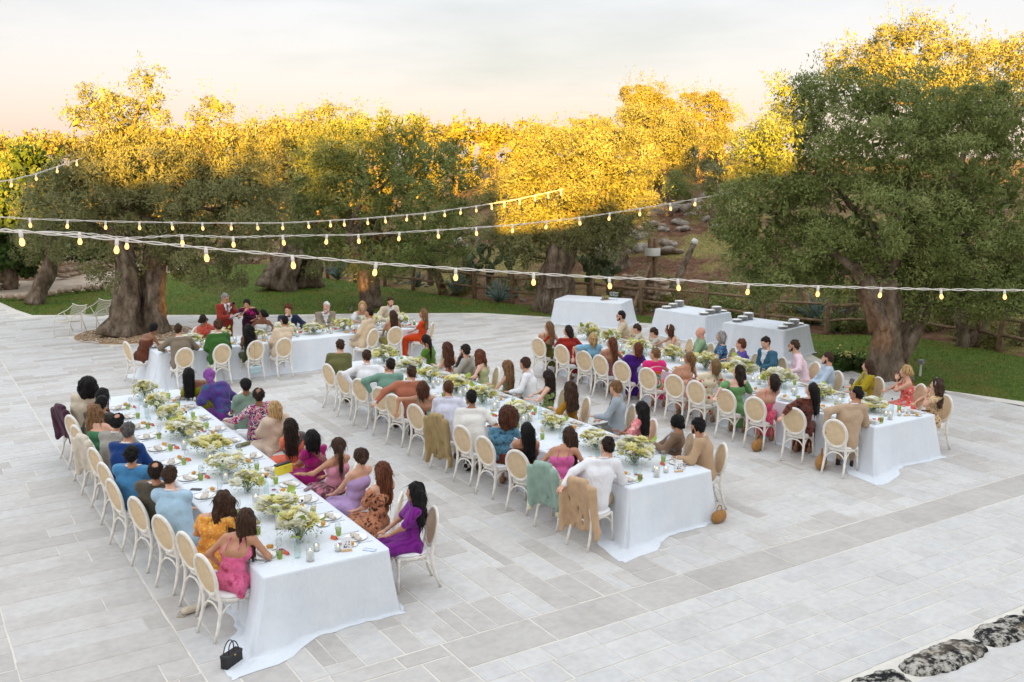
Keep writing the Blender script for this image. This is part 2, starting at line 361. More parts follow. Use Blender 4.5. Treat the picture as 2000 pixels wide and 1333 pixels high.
courses(4.71,22.,6.02,8.237,'x',(.20,.44),(.26,.85),tn=(.5,1)); courses(2.355,7.4,2.,5.87,'x',(.3,.5),(.4,.9),tn=(.45,1)); courses(7.4,22.,2.,5.6,'x',(.3,.5),(.4,.9),tn=(.5,1))
courses(2.355,21.8,20.2,36.,'x',(.22,.36),(.5,1.5)); courses(-14.,2.347,17.2,43.,'x',(.22,.36),(.6,1.6)); courses(2.355,4.2,36.,43.,'x',(.22,.36),(.6,1.6))
BED=(6.15,30.55,1.62)
def slab_mesh(rc):
    x0,x1,y0,y1,tone=rc; dz=rr.uniform(-.0012,.0015); j=lambda:rr.uniform(-.006,.006)
    b=.006; zt=dz; zb=-.012
    c=[(x0+j(),y0+j()),(x1+j(),y0+j()),(x1+j(),y1+j()),(x0+j(),y1+j())]; cx=(x0+x1)/2;cy=(y0+y1)/2
    V=[(x,y,zb) for x,y in c]+[(x,y,zt-.003) for x,y in c]+[(x+(b if x<cx else -b),y+(b if y<cy else -b),zt) for x,y in c]
    F=[(8,9,10,11)]
    for r in(0,4):
        for k in range(4): F.append((r+k,r+(k+1)%4,r+4+(k+1)%4,r+4+k))
    return V,F
A=np.array(slabs); cx=(A[:,0]+A[:,1])/2; cy=(A[:,2]+A[:,3])/2
ok=np.ones(len(A),bool)
for a,b in((0,2),(0,3),(1,2),(1,3)): ok&=inpoly(A[:,a],A[:,b],TERR)
ok&=np.hypot(cx-BED[0],cy-BED[1])>BED[2]+.12
A=A[ok];cx=cx[ok];cy=cy[ok]
w=cx*_f[0]+cy*_f[1]-CAM_H*_f[2]; q=np.stack([cx,cy,np.zeros_like(cx)-CAM_H],-1); px=1000+FOC*(q@_r)/w; py=666.5-FOC*(q@_u)/w
vis=(w>1)&(px>-30)&(px<2030)&(py<1360)&(py>560)
area=np.where(vis,(A[:,1]-A[:,0])*(A[:,3]-A[:,2])/w**3,0)
order=np.argsort(-area); 
for i in order[:300]:
    V,F=slab_mesh(A[i]); obj('paving_stone',mesh('paving_stone',V,F,PAVE,smooth=False,tone=[A[i][4]]*len(F)),terrace)
mb=MB(); tn_=[]
for i in order[300:]:
    if not vis[i] and not(-8<A[i][0]<22 and 2<A[i][2]<40): continue
    V,F=slab_mesh(A[i]); mb.add(V,F); tn_+=[A[i][4]]*len(F)
me=mesh('paving',np.concatenate(mb.V),np.array(mb.F),PAVE,smooth=False,tone=tn_); o=obj('paving_stones',me,terrace); o['kind']='stuff'
# ---- kerb of dark mottled stones set in a pale strip
m,t=newmat('mottled_lava_stone'); v=coord(t); f=noise(t,v,9,8,.72); c=ramp(t,f,[(.42,(.012,.012,.014)),(.48,(.035,.035,.035)),(.52,(.32,.30,.26)),(.60,(.54,.51,.46))],'LINEAR'); c=mix(t,c,(.30,.24,.17),ramp(t,noise(t,v,2,3),[(.55,(0,0,0)),(.7,(.6,.6,.6))]))
p=pbsdf(t,c,.9,.15); bump(t,p,f,1.,.05); out(t,p.outputs[0]); LAVA=m
for i,(x0,x1) in enumerate([(7.0,8.38),(8.42,9.63),(9.66,10.66),(10.69,11.84),(11.86,13.15),(13.18,14.4)]):
    rk=random.Random(i+5); n_=9; xs_=np.linspace(x0+.15,x1-.15,n_)
    V,F=sdf([((x_,5.74+rk.uniform(-.03,.03),-.01),(x_,5.74+rk.uniform(-.03,.03),-.01),rk.uniform(.15,.20)*(.8 if k_ in(0,n_-1) else 1),.17,(rk.uniform(.8,1.1),rk.uniform(.85,1.1),rk.uniform(.34,.46))) for k_,x_ in enumerate(xs_)],.022,.05,wr=.0045,wf=41,cuts=[((0,0,1),.062)])
    tag(obj('kerb_stone',mesh('kerb_stone',V,F,LAVA)),'rounded black and white mottled stone in the row set into the pale paving','stone','mottled kerb stones')
# ---- lawn
fpx=[(530,519),(640,541),(752,557),(807,564),(859,573),(927,581),(1000,590),(1080,598),(1160,603),(1252,612),(1380,626),(1490,640),(1614,650),(1700,650),(1790,656),(1907,675),(1950,684),(2060,706)]
FPT=[at(*p)[:2] for p in fpx]
far=[at(*p)[:2] for p in [(0,582),(60,577),(130,571),(200,563),(280,545),(350,528),(430,515),(530,517)]]
LP=[(3.3,41.5)]+[tuple(p) for p in far]+[tuple(p+np.array([-.25,-.25])) for p in FPT[1:]]+[(26.5,4.),(24.5,-2)]+[(x+.002,y) for x,y in EDGE[::-1][:-1]]
m,t=newmat('mown_grass'); v=coord(t); f=noise(t,v,.7,6,.65); f2=noise(t,v,7,5,.65); f3=noise(t,v,60,3)
c=ramp(t,f2,[(.3,(.055,.10,.013)),(.55,(.105,.165,.022)),(.75,(.17,.21,.035))]); c=mix(t,c,(.19,.14,.03),ramp(t,f,[(.48,(0,0,0)),(.66,(.7,.7,.7))])); c=mix(t,c,ramp(t,f3,[(.35,(.5,.5,.5)),(.6,(1,1,1))]),.8,'MULTIPLY')
p=pbsdf(t,c,.9,.15); bump(t,p,mix(t,f2,f3,.6),1.,.05); out(t,p.outputs[0]); LAWN=m
me=polysheet(LP,-.012,-.3); me.materials.append(LAWN); o=obj('lawn',me); o['kind']='structure'
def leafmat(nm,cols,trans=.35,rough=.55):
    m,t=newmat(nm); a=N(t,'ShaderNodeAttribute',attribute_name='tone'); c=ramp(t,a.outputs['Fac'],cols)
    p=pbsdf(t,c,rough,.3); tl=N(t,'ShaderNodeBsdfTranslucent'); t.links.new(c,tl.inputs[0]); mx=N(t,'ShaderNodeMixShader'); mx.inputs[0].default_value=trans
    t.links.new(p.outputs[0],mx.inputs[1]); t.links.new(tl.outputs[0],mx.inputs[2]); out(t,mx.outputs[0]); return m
GRASS=leafmat('grass_blades',[(0,(.07,.13,.018)),(.6,(.155,.235,.034)),(1,(.30,.30,.07))],.3)
LPa=np.array(LP); n=90000; gxy=np.stack([RNG.uniform(3,26.5,n),RNG.uniform(6,49,n)],-1); k=inpoly(gxy[:,0],gxy[:,1],LPa)
qw=gxy@_f[:2]-CAM_H*_f[2]; qp=1000+FOC*(gxy@_r[:2])/qw; k&=(qp>-20)&(qp<2020)&(RNG.uniform(0,1,n)<np.clip((34/qw)**1,.3,1)); gxy=gxy[k]; n=len(gxy)
hh=RNG.uniform(.018,.05,n); an=RNG.uniform(0,2*np.pi,n); wd=.016; dx=np.stack([np.cos(an),np.sin(an)],-1)*wd
V=np.zeros((n,3,3)); V[:,0,:2]=gxy-dx;V[:,1,:2]=gxy+dx;V[:,:2,2]=-.013; V[:,2,:2]=gxy+RNG.normal(0,.018,(n,2)); V[:,2,2]=hh
o=obj('grass',mesh('grass',V,np.arange(n*3).reshape(n,3),GRASS,smooth=False,tone=np.clip(RNG.normal(.45,.25,n)+.45*vnoise(gxy[:,0],gxy[:,1],.9),0,1))); tag(o,'short mown green lawn grass around the terrace','grass',kind='stuff')
# ---- sandy path on the left
m,t=newmat('sandy_path'); v=coord(t); f=noise(t,v,1.5,5); p=pbsdf(t,ramp(t,f,[(.3,(.40,.31,.23)),(.7,(.55,.46,.37))]),.95,.1); bump(t,p,noise(t,v,40,3),.4,.01); out(t,p.outputs[0]); SAND=m
path=[tuple(at(*p)[:2]) for p in [(-200,600),(0,584),(60,579),(130,573),(200,565),(290,546),(360,529),(360,512),(280,513),(215,530),(150,536),(60,548),(-60,548),(-300,560)]]
me=polysheet(path,-.018,-.3); me.materials.append(SAND); o=obj('path',me); o['kind']='structure'
# ---- tree pit (round bed of soil and pebbles) by the left olive
V,F=lathe([(BED[2]+.06,-.012),(BED[2]+.06,.004),(BED[2],.006),(BED[2]-.03,-.004),(0.01,.04)],40,BED[0],BED[1]); me=mesh('tree_bed',V,F,plain('bed_soil',(.33,.22,.13),.95,.1,0,.35,6,.4)); o=obj('tree_bed',me); o['kind']='structure'
ROCKM=[]
def rockmesh(seed,h=.12):
    r=np.random.default_rng(seed); P=[]
    for i in range(4): c=r.normal(0,.22,3)*np.array([1,1,.5]); P.append((c,c,r.uniform(.35,.5),.4,tuple(r.uniform(.7,1.1,3))))
    P=[(a,b,x,x,s) for a,b,x,_,s in P]; return sdf(P,h,.15,wr=.05,wf=5)
m,t=newmat('limestone'); v=coord(t); f=noise(t,v,2.2,7,.65); c=ramp(t,f,[(.3,(.10,.085,.07)),(.5,(.27,.24,.20)),(.72,(.46,.43,.38))]); c=mix(t,c,(.22,.10,.05),ramp(t,noise(t,v,.9,3),[(.5,(0,0,0)),(.7,(.7,.7,.7))])); p=pbsdf(t,c,.95,.1); bump(t,p,f,1.,.12); out(t,p.outputs[0]); LIME=m
for s in range(5): V,F=rockmesh(s); ROCKM.append(mesh('rock',V,F,LIME))
def rock(p,s,label,group,parent=None,name='rock',cat='rock',sink=.25):
    o=obj(name,random.choice(ROCKM),parent); sc=[s*random.uniform(.75,1.3),s*random.uniform(.75,1.3),s*random.uniform(.5,.85)]
    o.location=(p[0],p[1],p[2]+sc[2]*.35-sink*sc[2]); o.scale=sc; o.rotation_euler=(random.uniform(-.2,.2),random.uniform(-.2,.2),random.uniform(0,6.28))
    if parent is None: tag(o,label,cat,group)
    return o
# pebbles in the bed
n=500; a=RNG.uniform(0,6.283,n); r=np.sqrt(RNG.uniform(.3,1,n))*(BED[2]-.08); mb=MB()
for i in range(n):
    s=RNG.uniform(.018,.045); x,y=BED[0]+r[i]*math.cos(a[i]),BED[1]+r[i]*math.sin(a[i]); V,F=lathe([(s*.6,0),(s,s*.5),(s*.55,s)],5,x,y,.0,True,True); mb.add(V,F)
tag(obj('pebbles',mb.build('pebbles',plain('pebble',(.42,.33,.24),.9,.2,0,.3,20))),'loose pebbles spread in the round bed under the old olive','pebbles',kind='stuff')
# ---- unseen farmhouse behind the camera; stepped block heights shaped to cast the evening shade
fh=empty('farmhouse',(0,-9,0),0,'unseen pale stone farmhouse with roof steps shaped to shade the trees','building')
WALLM=plain('pale_stone_wall',(.58,.50,.40),.9,.15,0,.18,1.5,.3); DARKW=plain('window_pane_dark',(.03,.035,.04),.1,.5); SHUT=plain('green_shutter',(.10,.16,.12),.6)
for (x0,x1,y0,y1,h) in [(-46,-16.6,-17,-9,10.2),(-16.6,-13.2,-17,-9.1,8.9),(-13.2,-10.2,-12.6,-9.2,12.2),(-10.2,-9.0,-23,-9,8.6),(-9.0,-4.6,-17,-9.3,8.3),(-4.6,-1.8,-17,-9,8.6),(-1.8,1,-23,-9.2,8.6),(1,16,-23,-9,11.6),(-14,15,-9,-1.25,3.55)]:
    V,F=box(x0,x1,y0+9,y1+9,-.2,h,.05); obj('wall',mesh('wall',V,F,WALLM,smooth=False),fh)
    if h>4:
        V,F=box(x0-.08,x1+.08,y1+9-.25,y1+9+.08,h-.5,h-.32); obj('cornice',mesh('cornice',V,F,WALLM,smooth=False),fh)
        for wx in np.arange(x0+1.2,x1-.8,3.4):
            for wz in((4.6,6.2),):
                V,F=box(wx-.5,wx+.5,y1+9-.1,y1+9+.02,wz[0],wz[1]); wo_=obj('window',mesh('window',V,F,DARKW,smooth=False),fh)
                V,F=box(wx-.62,wx+.62,y1+9-.05,y1+9+.07,wz[0]-.14,wz[0]); obj('sill',mesh('sill',V,F,WALLM,smooth=False),wo_)
V,F=box(-14,15,7.45,7.72,3.55,4.0,.03); obj('parapet',mesh('parapet',V,F,WALLM,smooth=False),fh)
for wx in np.arange(-12,14,4.2):
    V,F=box(wx-.6,wx+.6,7.7,7.78,-.05,2.3); d=obj('door',mesh('door',V,F,SHUT,smooth=False),fh); V,F=box(wx+.45,wx+.5,7.78,7.83,1.0,1.14); obj('handle',mesh('handle',V,F,plain('brass',(.5,.36,.12),.4,.5,1.)),d)
# ================================================================ TREES
m,t=newmat('olive_bark'); v=coord(t,'Object',(1,1,.5)); f=noise(t,v,5,8,.68); f2=noise(t,coord(t),2.2,5); c=ramp(t,f,[(.28,(.045,.034,.025)),(.48,(.17,.13,.095)),(.68,(.32,.265,.21))]); c=mix(t,c,ramp(t,f2,[(.35,(.6,.55,.5)),(.65,(1.1,1.08,1.05))]),.8,'MULTIPLY')
p=pbsdf(t,c,.95,.1); bump(t,p,f,1.,.12); out(t,p.outputs[0]); BARK=m
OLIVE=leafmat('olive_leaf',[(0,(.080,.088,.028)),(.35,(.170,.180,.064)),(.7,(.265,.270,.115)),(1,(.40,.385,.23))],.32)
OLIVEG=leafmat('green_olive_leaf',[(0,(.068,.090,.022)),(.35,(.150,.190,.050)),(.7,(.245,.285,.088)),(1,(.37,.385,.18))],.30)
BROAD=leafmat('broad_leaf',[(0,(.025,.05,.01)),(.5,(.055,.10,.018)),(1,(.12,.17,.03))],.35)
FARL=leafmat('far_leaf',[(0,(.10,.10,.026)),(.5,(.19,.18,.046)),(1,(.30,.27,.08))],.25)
def trunk_mesh(path,rad,n=30,lob=.22,tw=1.5,seed=0,sub=5,h=None):
    P=np.asarray(path,float);R=np.asarray(rad,float); m=len(P); T=np.linspace(0,m-1,(m-1)*sub+1); 
    PP=np.stack([np.interp(T,range(m),P[:,i]) for i in range(3)],-1); 
    for _ in range(2): PP[1:-1]=(PP[:-2]+2*PP[1:-1]+PP[2:])/4
    RR=np.interp(T,range(m),R); V,F=tube(PP,1.,n); V=V.reshape(len(PP),n,3); C=PP[:,None,:]; D=V-C; th=np.linspace(0,2*np.pi,n,endpoint=False)[None,:]; z=PP[:,2][:,None]
    r=np.random.default_rng(abs(int(seed))); ph=r.uniform(0,6.28,8)
    k=1+lob*1.25*(.55*np.sin(3*th+ph[0]+tw*z)+.45*np.sin(5*th+ph[1]-tw*1.3*z)+.30*np.sin(9*th+ph[2]+tw*2*z+np.sin(3*z))+.22*np.sin(14*th+ph[4]-tw*z)+.35*np.sin(2*th+ph[3])*np.sin(2.3*z+ph[5])+.30*np.sin(4*z+ph[6]+3*np.sin(th))+.20*np.sin(11*z+ph[7]+5*th)*np.sin(6*th))
    V=C+D*(RR[:,None]*k)[:,:,None]; return V.reshape(-1,3),F
def leaves(C,Dr,L,asp,tone,O=None):
    n=len(C); s=np.cross(Dr,RNG.normal(0,1,(n,3)) if O is None else O+RNG.normal(0,.42,(n,3))); s/=np.linalg.norm(s,axis=1)[:,None]+1e-9
    L=np.asarray(L)[:,None]; V=np.stack([C-Dr*L*.5,C+s*L*asp*.5,C+Dr*L*.5,C-s*L*asp*.5],1); return V
def crown_mesh(lobes,nleaf,L,asp,mat,clump=26,sig=.16,shell=.3,droop=.0,twigs=.10,tonebias=0.,puff=None):
    """lobes: (centre, radii3). Each lobe is covered with leafy puffs, sparse inner foliage fills it, and loose shoots break the outline"""
    rp=puff or sig*2.1; Cs=[];Ds=[];Ts=[];Ls=[];Os=[]; ar=np.array([(r[0]*r[2])+(r[0]*r[1]) for c,r in lobes]); fr_=ar/ar.sum()
    for (c,r),fr in zip(lobes,fr_):
        c=np.asarray(c,float); r=np.asarray(r,float); A=4*np.pi*((r[0]*r[1])**1.6+(r[0]*r[2])**1.6+(r[1]*r[2])**1.6)/3; A=4*np.pi*(((r[0]*r[1])**1.6+(r[0]*r[2])**1.6+(r[1]*r[2])**1.6)/3)**(1/1.6)
        n=nleaf*fr; np_=int(np.clip(A/(np.pi*rp*rp)*1.25,6,900)); d=RNG.normal(0,1,(np_,3)); d/=np.linalg.norm(d,axis=1)[:,None]
        P=c+d*r*(1-shell*RNG.uniform(0,1,np_)**1.3+.10*(RNG.uniform(0,1,np_)<.2))[:,None]
        keep=(vnoise(P[:,0]*1.2+P[:,2]*.6,P[:,1]*1.2-P[:,2]*1.1,1.3,c[0])>-.55)&(P[:,2]>min(.10,c[2]-.3*r[2])); P=P[keep];d=d[keep];np_=len(P)
        if np_==0: P=c[None,:]; d=np.array([[0,0,1.]]); np_=1
        cl=max(6,int(n*.80/np_)); rr_=rp*RNG.uniform(.55,1.25,np_)
        u=RNG.normal(0,1,(np_,cl,3))+d[:,None,:]*.55+np.array([0,0,.35]); u/=np.linalg.norm(u,axis=2)[...,None]
        Q=P[:,None,:]+u*(rr_[:,None]*RNG.uniform(.30,1.0,(np_,cl))**.6)[...,None]*np.array([1,1,.82])
        dd=u*.35+np.array([0,0,.15])+RNG.normal(0,.75,(np_,cl,3)); dd/=np.linalg.norm(dd,axis=2)[...,None]; Os.append((u+d[:,None,:]*.35).reshape(-1,3))
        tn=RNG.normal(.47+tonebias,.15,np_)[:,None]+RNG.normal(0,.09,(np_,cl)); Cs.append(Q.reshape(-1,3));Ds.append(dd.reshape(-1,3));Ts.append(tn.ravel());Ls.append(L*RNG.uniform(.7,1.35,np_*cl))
        # shoots
        ns=max(2,int(n*twigs/14)); e=RNG.normal(0,1,(ns,3)); e[:,2]=np.abs(e[:,2])*.9-.15; e/=np.linalg.norm(e,axis=1)[:,None]; S0=c+e*r*RNG.uniform(.92,1.06,ns)[:,None]; ax=e*.6+np.array([0,0,.75])+RNG.normal(0,.3,(ns,3)); ax/=np.linalg.norm(ax,axis=1)[:,None]
        tt=RNG.uniform(0,1,(ns,14)); Q=S0[:,None,:]+ax[:,None,:]*(tt*rp*1.7)[...,None]+RNG.normal(0,rp*.10,(ns,14,3)); dd=ax[:,None,:]+RNG.normal(0,.6,(ns,14,3)); dd/=np.linalg.norm(dd,axis=2)[...,None]
        Os.append(RNG.normal(0,.5,(ns*14,3))+np.repeat(e,14,0)); Cs.append(Q.reshape(-1,3));Ds.append(dd.reshape(-1,3));Ts.append(RNG.normal(.55+tonebias,.12,ns*14));Ls.append(L*RNG.uniform(.6,1.15,ns*14))
        # inner foliage
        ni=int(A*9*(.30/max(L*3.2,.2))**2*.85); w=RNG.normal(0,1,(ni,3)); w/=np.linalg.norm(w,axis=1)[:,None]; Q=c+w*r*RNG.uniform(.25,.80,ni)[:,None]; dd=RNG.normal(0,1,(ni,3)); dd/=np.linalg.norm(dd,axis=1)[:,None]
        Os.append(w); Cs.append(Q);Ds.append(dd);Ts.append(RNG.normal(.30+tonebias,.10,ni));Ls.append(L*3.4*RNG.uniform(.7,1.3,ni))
    C=np.concatenate(Cs);D=np.concatenate(Ds);T=np.concatenate(Ts);Ln=np.concatenate(Ls);O=np.concatenate(Os)
    k=C[:,2]>min([.06]+[c[2]-.8*r[2] for c,r in lobes]); C=C[k];D=D[k];T=T[k];Ln=Ln[k];O=O[k]
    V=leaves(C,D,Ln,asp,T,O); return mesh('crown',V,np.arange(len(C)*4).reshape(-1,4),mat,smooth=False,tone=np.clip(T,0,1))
def lob(px,py,rx,ry,w,rd=None,dw=0.):
    w=w+dw; c=atd(px,py,w); k=w/FOC; rx=max(rx-8,rx*.75); ry=max(ry-10,ry*.70); return (c,(rx*k,(rd if rd else rx*k),ry*k))
def limb(t,a,b,r0,r1,seed,sag=.15):
    r=np.random.default_rng(abs(int(seed))); a=np.asarray(a,float);b=np.asarray(b,float); L=np.linalg.norm(b-a); P=[a+(b-a)*s+r.normal(0,.07*L,3)*(s*(1-s)*4)+np.array([0,0,sag*L*s*(1-s)]) for s in np.linspace(0,1,6)]
    V,F=trunk_mesh(P,np.linspace(r0,r1,6),10,.12,1.,seed,2); obj('limb',mesh('limb',V,F,BARK),t)
def tree(base_px,label,lobes,nleaf,L,mat,trunks,limbs=(),asp=.30,name='olive_tree',group='old olive trees around the terrace',base=None,zb=None,limbw=(.11,.03),auto=7,cat='tree',**kw):
    b=at(*base_px) if base is None else np.asarray(base,float)
    z0=float(terr(b[0],b[1])) if zb is None else zb
    w=pr((b[0],b[1],z0))[2]
    t=empty(name,(0,0,0),0,label,cat,group)
    lb=[lob(*q[:4],w,*(q[4:5] if len(q)>4 else [None]),dw=(q[5] if len(q)>5 else 0)) for q in lobes]
    tops=[]
    for i,(pth,rad,kw2) in enumerate(trunks):
        P=[(b[0]+x,b[1]+y,z0-.05+z) for x,y,z in pth]; V,F=trunk_mesh(P,rad,seed=i+int(b[0]*10),**kw2); obj('trunk',mesh('trunk',V,F,BARK),t); tops.append((P[-1],rad[-1]))
    if tops:
        L_=sorted(range(len(lb)),key=lambda i:-lb[i][1][0])[:auto]
        for j,i in enumerate(L_): 
            a,ra=tops[j%len(tops)]; limb(t,np.array(a)-np.array([0,0,.15]),lb[i][0],min(limbw[0],ra*.75),limbw[1],j+int(b[1]*7))
    for (p0,p1,r0,r1) in limbs: limb(t,atd(*p0[:2],w+(p0[2] if len(p0)>2 else 0)),atd(*p1[:2],w+(p1[2] if len(p1)>2 else 0)),r0,r1,int(p0[0]))
    c=obj('crown',crown_mesh(lb,nleaf,L,asp,mat,**kw),t); c['kind']='stuff'; return t
OG='old olive trees around the terrace'
# left olive in the round bed (double hollow trunk)
tree((262,652),'huge old olive with split twisted trunk growing in the round bed of the terrace',
 [(130,430,85,95),(205,400,100,85),(330,395,125,100),(450,400,115,95),(385,490,95,70),(235,500,75,70),(505,450,65,60),(290,335,140,55),(110,375,55,50),(430,535,55,42),(245,560,38,28),(470,350,90,55),(170,345,80,45),
  (245,275,70,50,1.2),(185,205,40,34,.9),(290,160,26,30,.6),(240,230,50,42,1.),(440,285,62,40,1.),(425,210,26,34,.6),(340,310,45,32,1.),(490,258,26,22,.6),(150,240,26,24,.6),(300,215,24,40,.6),(400,240,24,24,.6)],
 105000,.108,OLIVE,[([(-.35,-.1,0),(-.25,-.05,.5),(-.1,0,1.1),(.0,.1,1.8),(-.1,.2,2.5),(-.2,.3,3.2)],[.64,.42,.34,.33,.28,.22],dict(lob=.20,n=40,sub=7)),([(.62,-.1,0),(.58,-.05,.5),(.60,0,1.2),(.70,.1,2.0),(.85,.2,2.7),(1.1,.2,3.3)],[.42,.33,.30,.29,.25,.2],dict(lob=.24,n=34,sub=7))],
 limbs=[((215,350),(235,260),.11,.06),((245,350),(275,200),.10,.04),((400,330),(412,250),.17,.05),((350,370),(405,300),.22,.16),((235,290),(190,205),.05,.02),((412,262),(470,240),.05,.02)],sig=.19,zb=0.)
# olive with the slim twin trunk on the lawn
tree((722,600),'olive with slim forked trunk on the lawn behind the banquet table',
 [(660,410,100,95),(800,400,105,115),(730,485,115,70),(850,450,75,95),(805,305,85,60),(690,295,85,62),(640,300,75,62),(605,480,55,65),(885,350,55,80),(735,245,50,30),(690,360,110,80),(900,440,40,60),(620,370,60,80),(790,250,45,30)],
 68000,.108,OLIVEG,[([(0,0,0),(-.05,0,.7),(-.1,.05,1.4),(-.35,.1,2.0),(-.75,.15,2.7)],[.42,.30,.26,.20,.15],dict(lob=.2)),([(.12,.05,0),(.12,.05,.8),(.2,.1,1.5),(.3,.15,2.3),(.4,.2,3.)],[.32,.24,.22,.18,.13],dict(lob=.2))],sig=.2,zb=0.)
# leaning hollow old trunk behind it
tree((578,563),'olive with a thick leaning hollow trunk at the far side of the lawn',
 [(585,330,85,75),(560,270,65,45),(655,245,65,38),(540,330,50,60),(520,400,60,70),(540,455,50,45)],24000,.125,OLIVE,
 [([(-.7,0,0),(-.55,.0,.5),(-.2,0,1.1),(.1,.1,1.8),(.3,.2,2.6)],[.85,.66,.52,.4,.3],dict(lob=.24,n=34)),([(.55,.1,0),(.6,.1,.7),(.75,.1,1.5),(.9,.1,2.4)],[.55,.5,.42,.34],dict(lob=.26))],sig=.24,zb=0.)
# gnarled centre olive at the fence
tree((1083,608),'gnarled bulging olive trunk growing at the fence beside the buffet',
 [(1030,335,62,62),(1010,410,62,85),(1125,340,90,75),(1212,325,85,72),(1100,425,100,75),(1235,405,62,65),(1010,480,45,45),(1180,470,75,48),(1040,475,65,55),(965,470,45,55),(1150,400,90,70),(1160,280,70,45),(1060,290,50,45)],
 60000,.11,OLIVE,[([(0,0,0),(-.1,0,.4),(.1,0,.9),(-.05,0,1.4),(.05,0,2.0),(.35,.1,2.7)],[.64,.50,.54,.40,.35,.24],dict(lob=.24,n=40,sub=7,tw=.7)),([(.25,.1,1.2),(.45,.1,1.9),(.8,.2,2.6)],[.36,.30,.22],dict(lob=.3))],sig=.2,zb=0.)
# right olive
tree((1738,738),'wide dense olive with thick leaning trunk beside the right-hand table',
 [(1500,420,105,95),(1450,500,62,52),(1565,305,125,100),(1700,285,145,110),(1850,335,130,125),(1955,405,100,130),(1700,425,175,110),(1850,485,135,72),(1600,485,105,55),(1905,545,100,42),(1785,545,75,45),(1985,255,80,95),(1540,540,80,40),(1640,560,80,38),(1820,585,90,36),(1930,590,90,36),(1480,555,60,35),(2010,560,70,45),(1740,520,90,50),(1560,195,65,50),(1650,185,85,52),(1800,205,95,65),(1480,330,70,80),(2050,500,80,90),(1440,430,45,60),(1900,230,90,70)],
 175000,.095,OLIVEG,[([(-.05,0,0),(-.15,0,.5),(-.2,0,1.1),(-.25,.05,1.7),(-.15,.1,2.4)],[.50,.36,.32,.30,.25],dict(lob=.18,n=36,sub=6)),([(.15,0,.5),(.5,-.15,1.1),(.85,-.25,1.8),(1.1,-.3,2.5)],[.28,.22,.19,.16],dict(lob=.18)),([(-.25,.05,1.3),(-.5,.3,2.0),(-.9,.5,2.8)],[.3,.24,.16],dict(lob=.18))],sig=.17,zb=0.,auto=10)
# golden trees standing behind the right olive
tree(None,'tall olive rising sunlit behind the wide right-hand olive',[(1770,120,105,75,2.),(1900,140,100,58,2.),(1990,130,65,65,1.8),(1700,145,62,55,1.5),(1762,72,36,40,1.),(1850,220,160,100,2.),(1640,110,25,20,.6),(2040,180,60,80)],42000,.135,OLIVE,[([(0,0,0),(.1,0,1.5),(.2,0,3.2)],[.5,.38,.26],dict(lob=.2))],base=atd(1850,520,36),sig=.26)
# small trunks by the right fence
tree((1882,676),'pale slender forked olive trunk beside the right fence',[(1890,560,55,50),(1950,545,55,50),(1860,520,50,45)],7000,.08,OLIVEG,[([(0,0,0),(-.08,0,.4),(-.22,0,1.),(-.12,0,1.7)],[.2,.16,.14,.10],dict(n=16,lob=.15)),([(.1,0,.1),(.5,-.15,.6),(.8,-.25,1.3),(.95,-.3,1.8)],[.13,.12,.1,.08],dict(n=16,lob=.15))],sig=.15,group='young trees along the fence',auto=2)
tree((1660,642),'thin grey twin trunks behind the fence beside the buffet tables',[(1640,500,60,40),(1690,520,50,35)],6000,.08,OLIVEG,[([(0,0,0),(.1,0,1.),(.25,0,2.0)],[.2,.16,.12],dict(n=16,lob=.15)),([(-.35,.3,0),(-.4,.3,1.),(-.35,.3,1.9)],[.18,.14,.1],dict(n=16,lob=.15))],sig=.15,group='young trees along the fence',auto=2)
tree((852,570),'slanting thin trunk behind the fence under the lawn olive',[(880,500,60,40),(830,495,50,35)],6000,.085,OLIVEG,[([(.35,0,0),(.1,0,.7),(-.3,.05,1.4),(-.7,.1,2.0)],[.2,.15,.13,.1],dict(n=16,lob=.15))],sig=.16,group='young trees along the fence',auto=2)
# slope and hill trees
tree(None,'round golden olive on the slope above the rocks',[(1292,275,78,58),(1250,235,45,35),(1335,305,50,45),(1290,330,60,35)],26000,.12,OLIVE,[([(0,0,0),(.1,0,1.),(0,.1,2.)],[.4,.3,.2],dict(lob=.2))],base=atd(1300,370,50),sig=.28,group='trees on the slope')
tree(None,'dark upright tree at the top of the slope',[(1232,195,26,44),(1270,190,24,36),(1250,235,30,40)],9000,.15,FARL,[([(0,0,0),(0,0,1.5),(.1,0,3.)],[.25,.2,.12],dict())],base=atd(1245,330,62),sig=.3,group='trees on the slope',name='tree')
tree(None,'clipped golden crown in front of the dark upright tree',[(1268,200,44,24),(1290,215,30,22)],6500,.14,FARL,[([(0,0,0),(0,0,1.5),(.1,0,3.)],[.25,.2,.12],dict())],base=atd(1275,330,57),sig=.3,group='trees on the slope',name='tree')
tree(None,'broad bronze tree on the hilltop beside the right olive',[(1365,215,48,40),(1400,235,40,45),(1330,225,30,30)],11000,.15,FARL,[([(0,0,0),(0,0,1.5),(.1,0,3.)],[.3,.22,.14],dict())],base=atd(1370,330,60),sig=.3,group='trees on the slope',name='tree')
tree(None,'dark green round bush on the red slope',[(1320,362,32,30),(1340,380,24,22)],5000,.10,OLIVEG,[],base=atd(1320,385,46),sig=.2,name='bush',group=None,cat='bush')
tree(None,'feathery olive at the top of the rock slope',[(1400,300,40,45),(1390,360,35,40)],9000,.11,OLIVE,[([(0,0,0),(0,0,1.),(.1,0,2.)],[.2,.15,.1],dict(n=14))],base=atd(1395,400,44),sig=.25,group='trees on the slope')
tree(None,'twisted grey old olive trunk on the red slope',[(1180,440,60,40),(1220,430,50,40)],9000,.10,OLIVE,[([(-.2,0,0),(-.1,0,.6),(.1,0,1.2),(0,0,2.)],[.6,.42,.34,.26],dict(lob=.35))],base=atd(1205,505,40),sig=.22,group='trees on the slope')
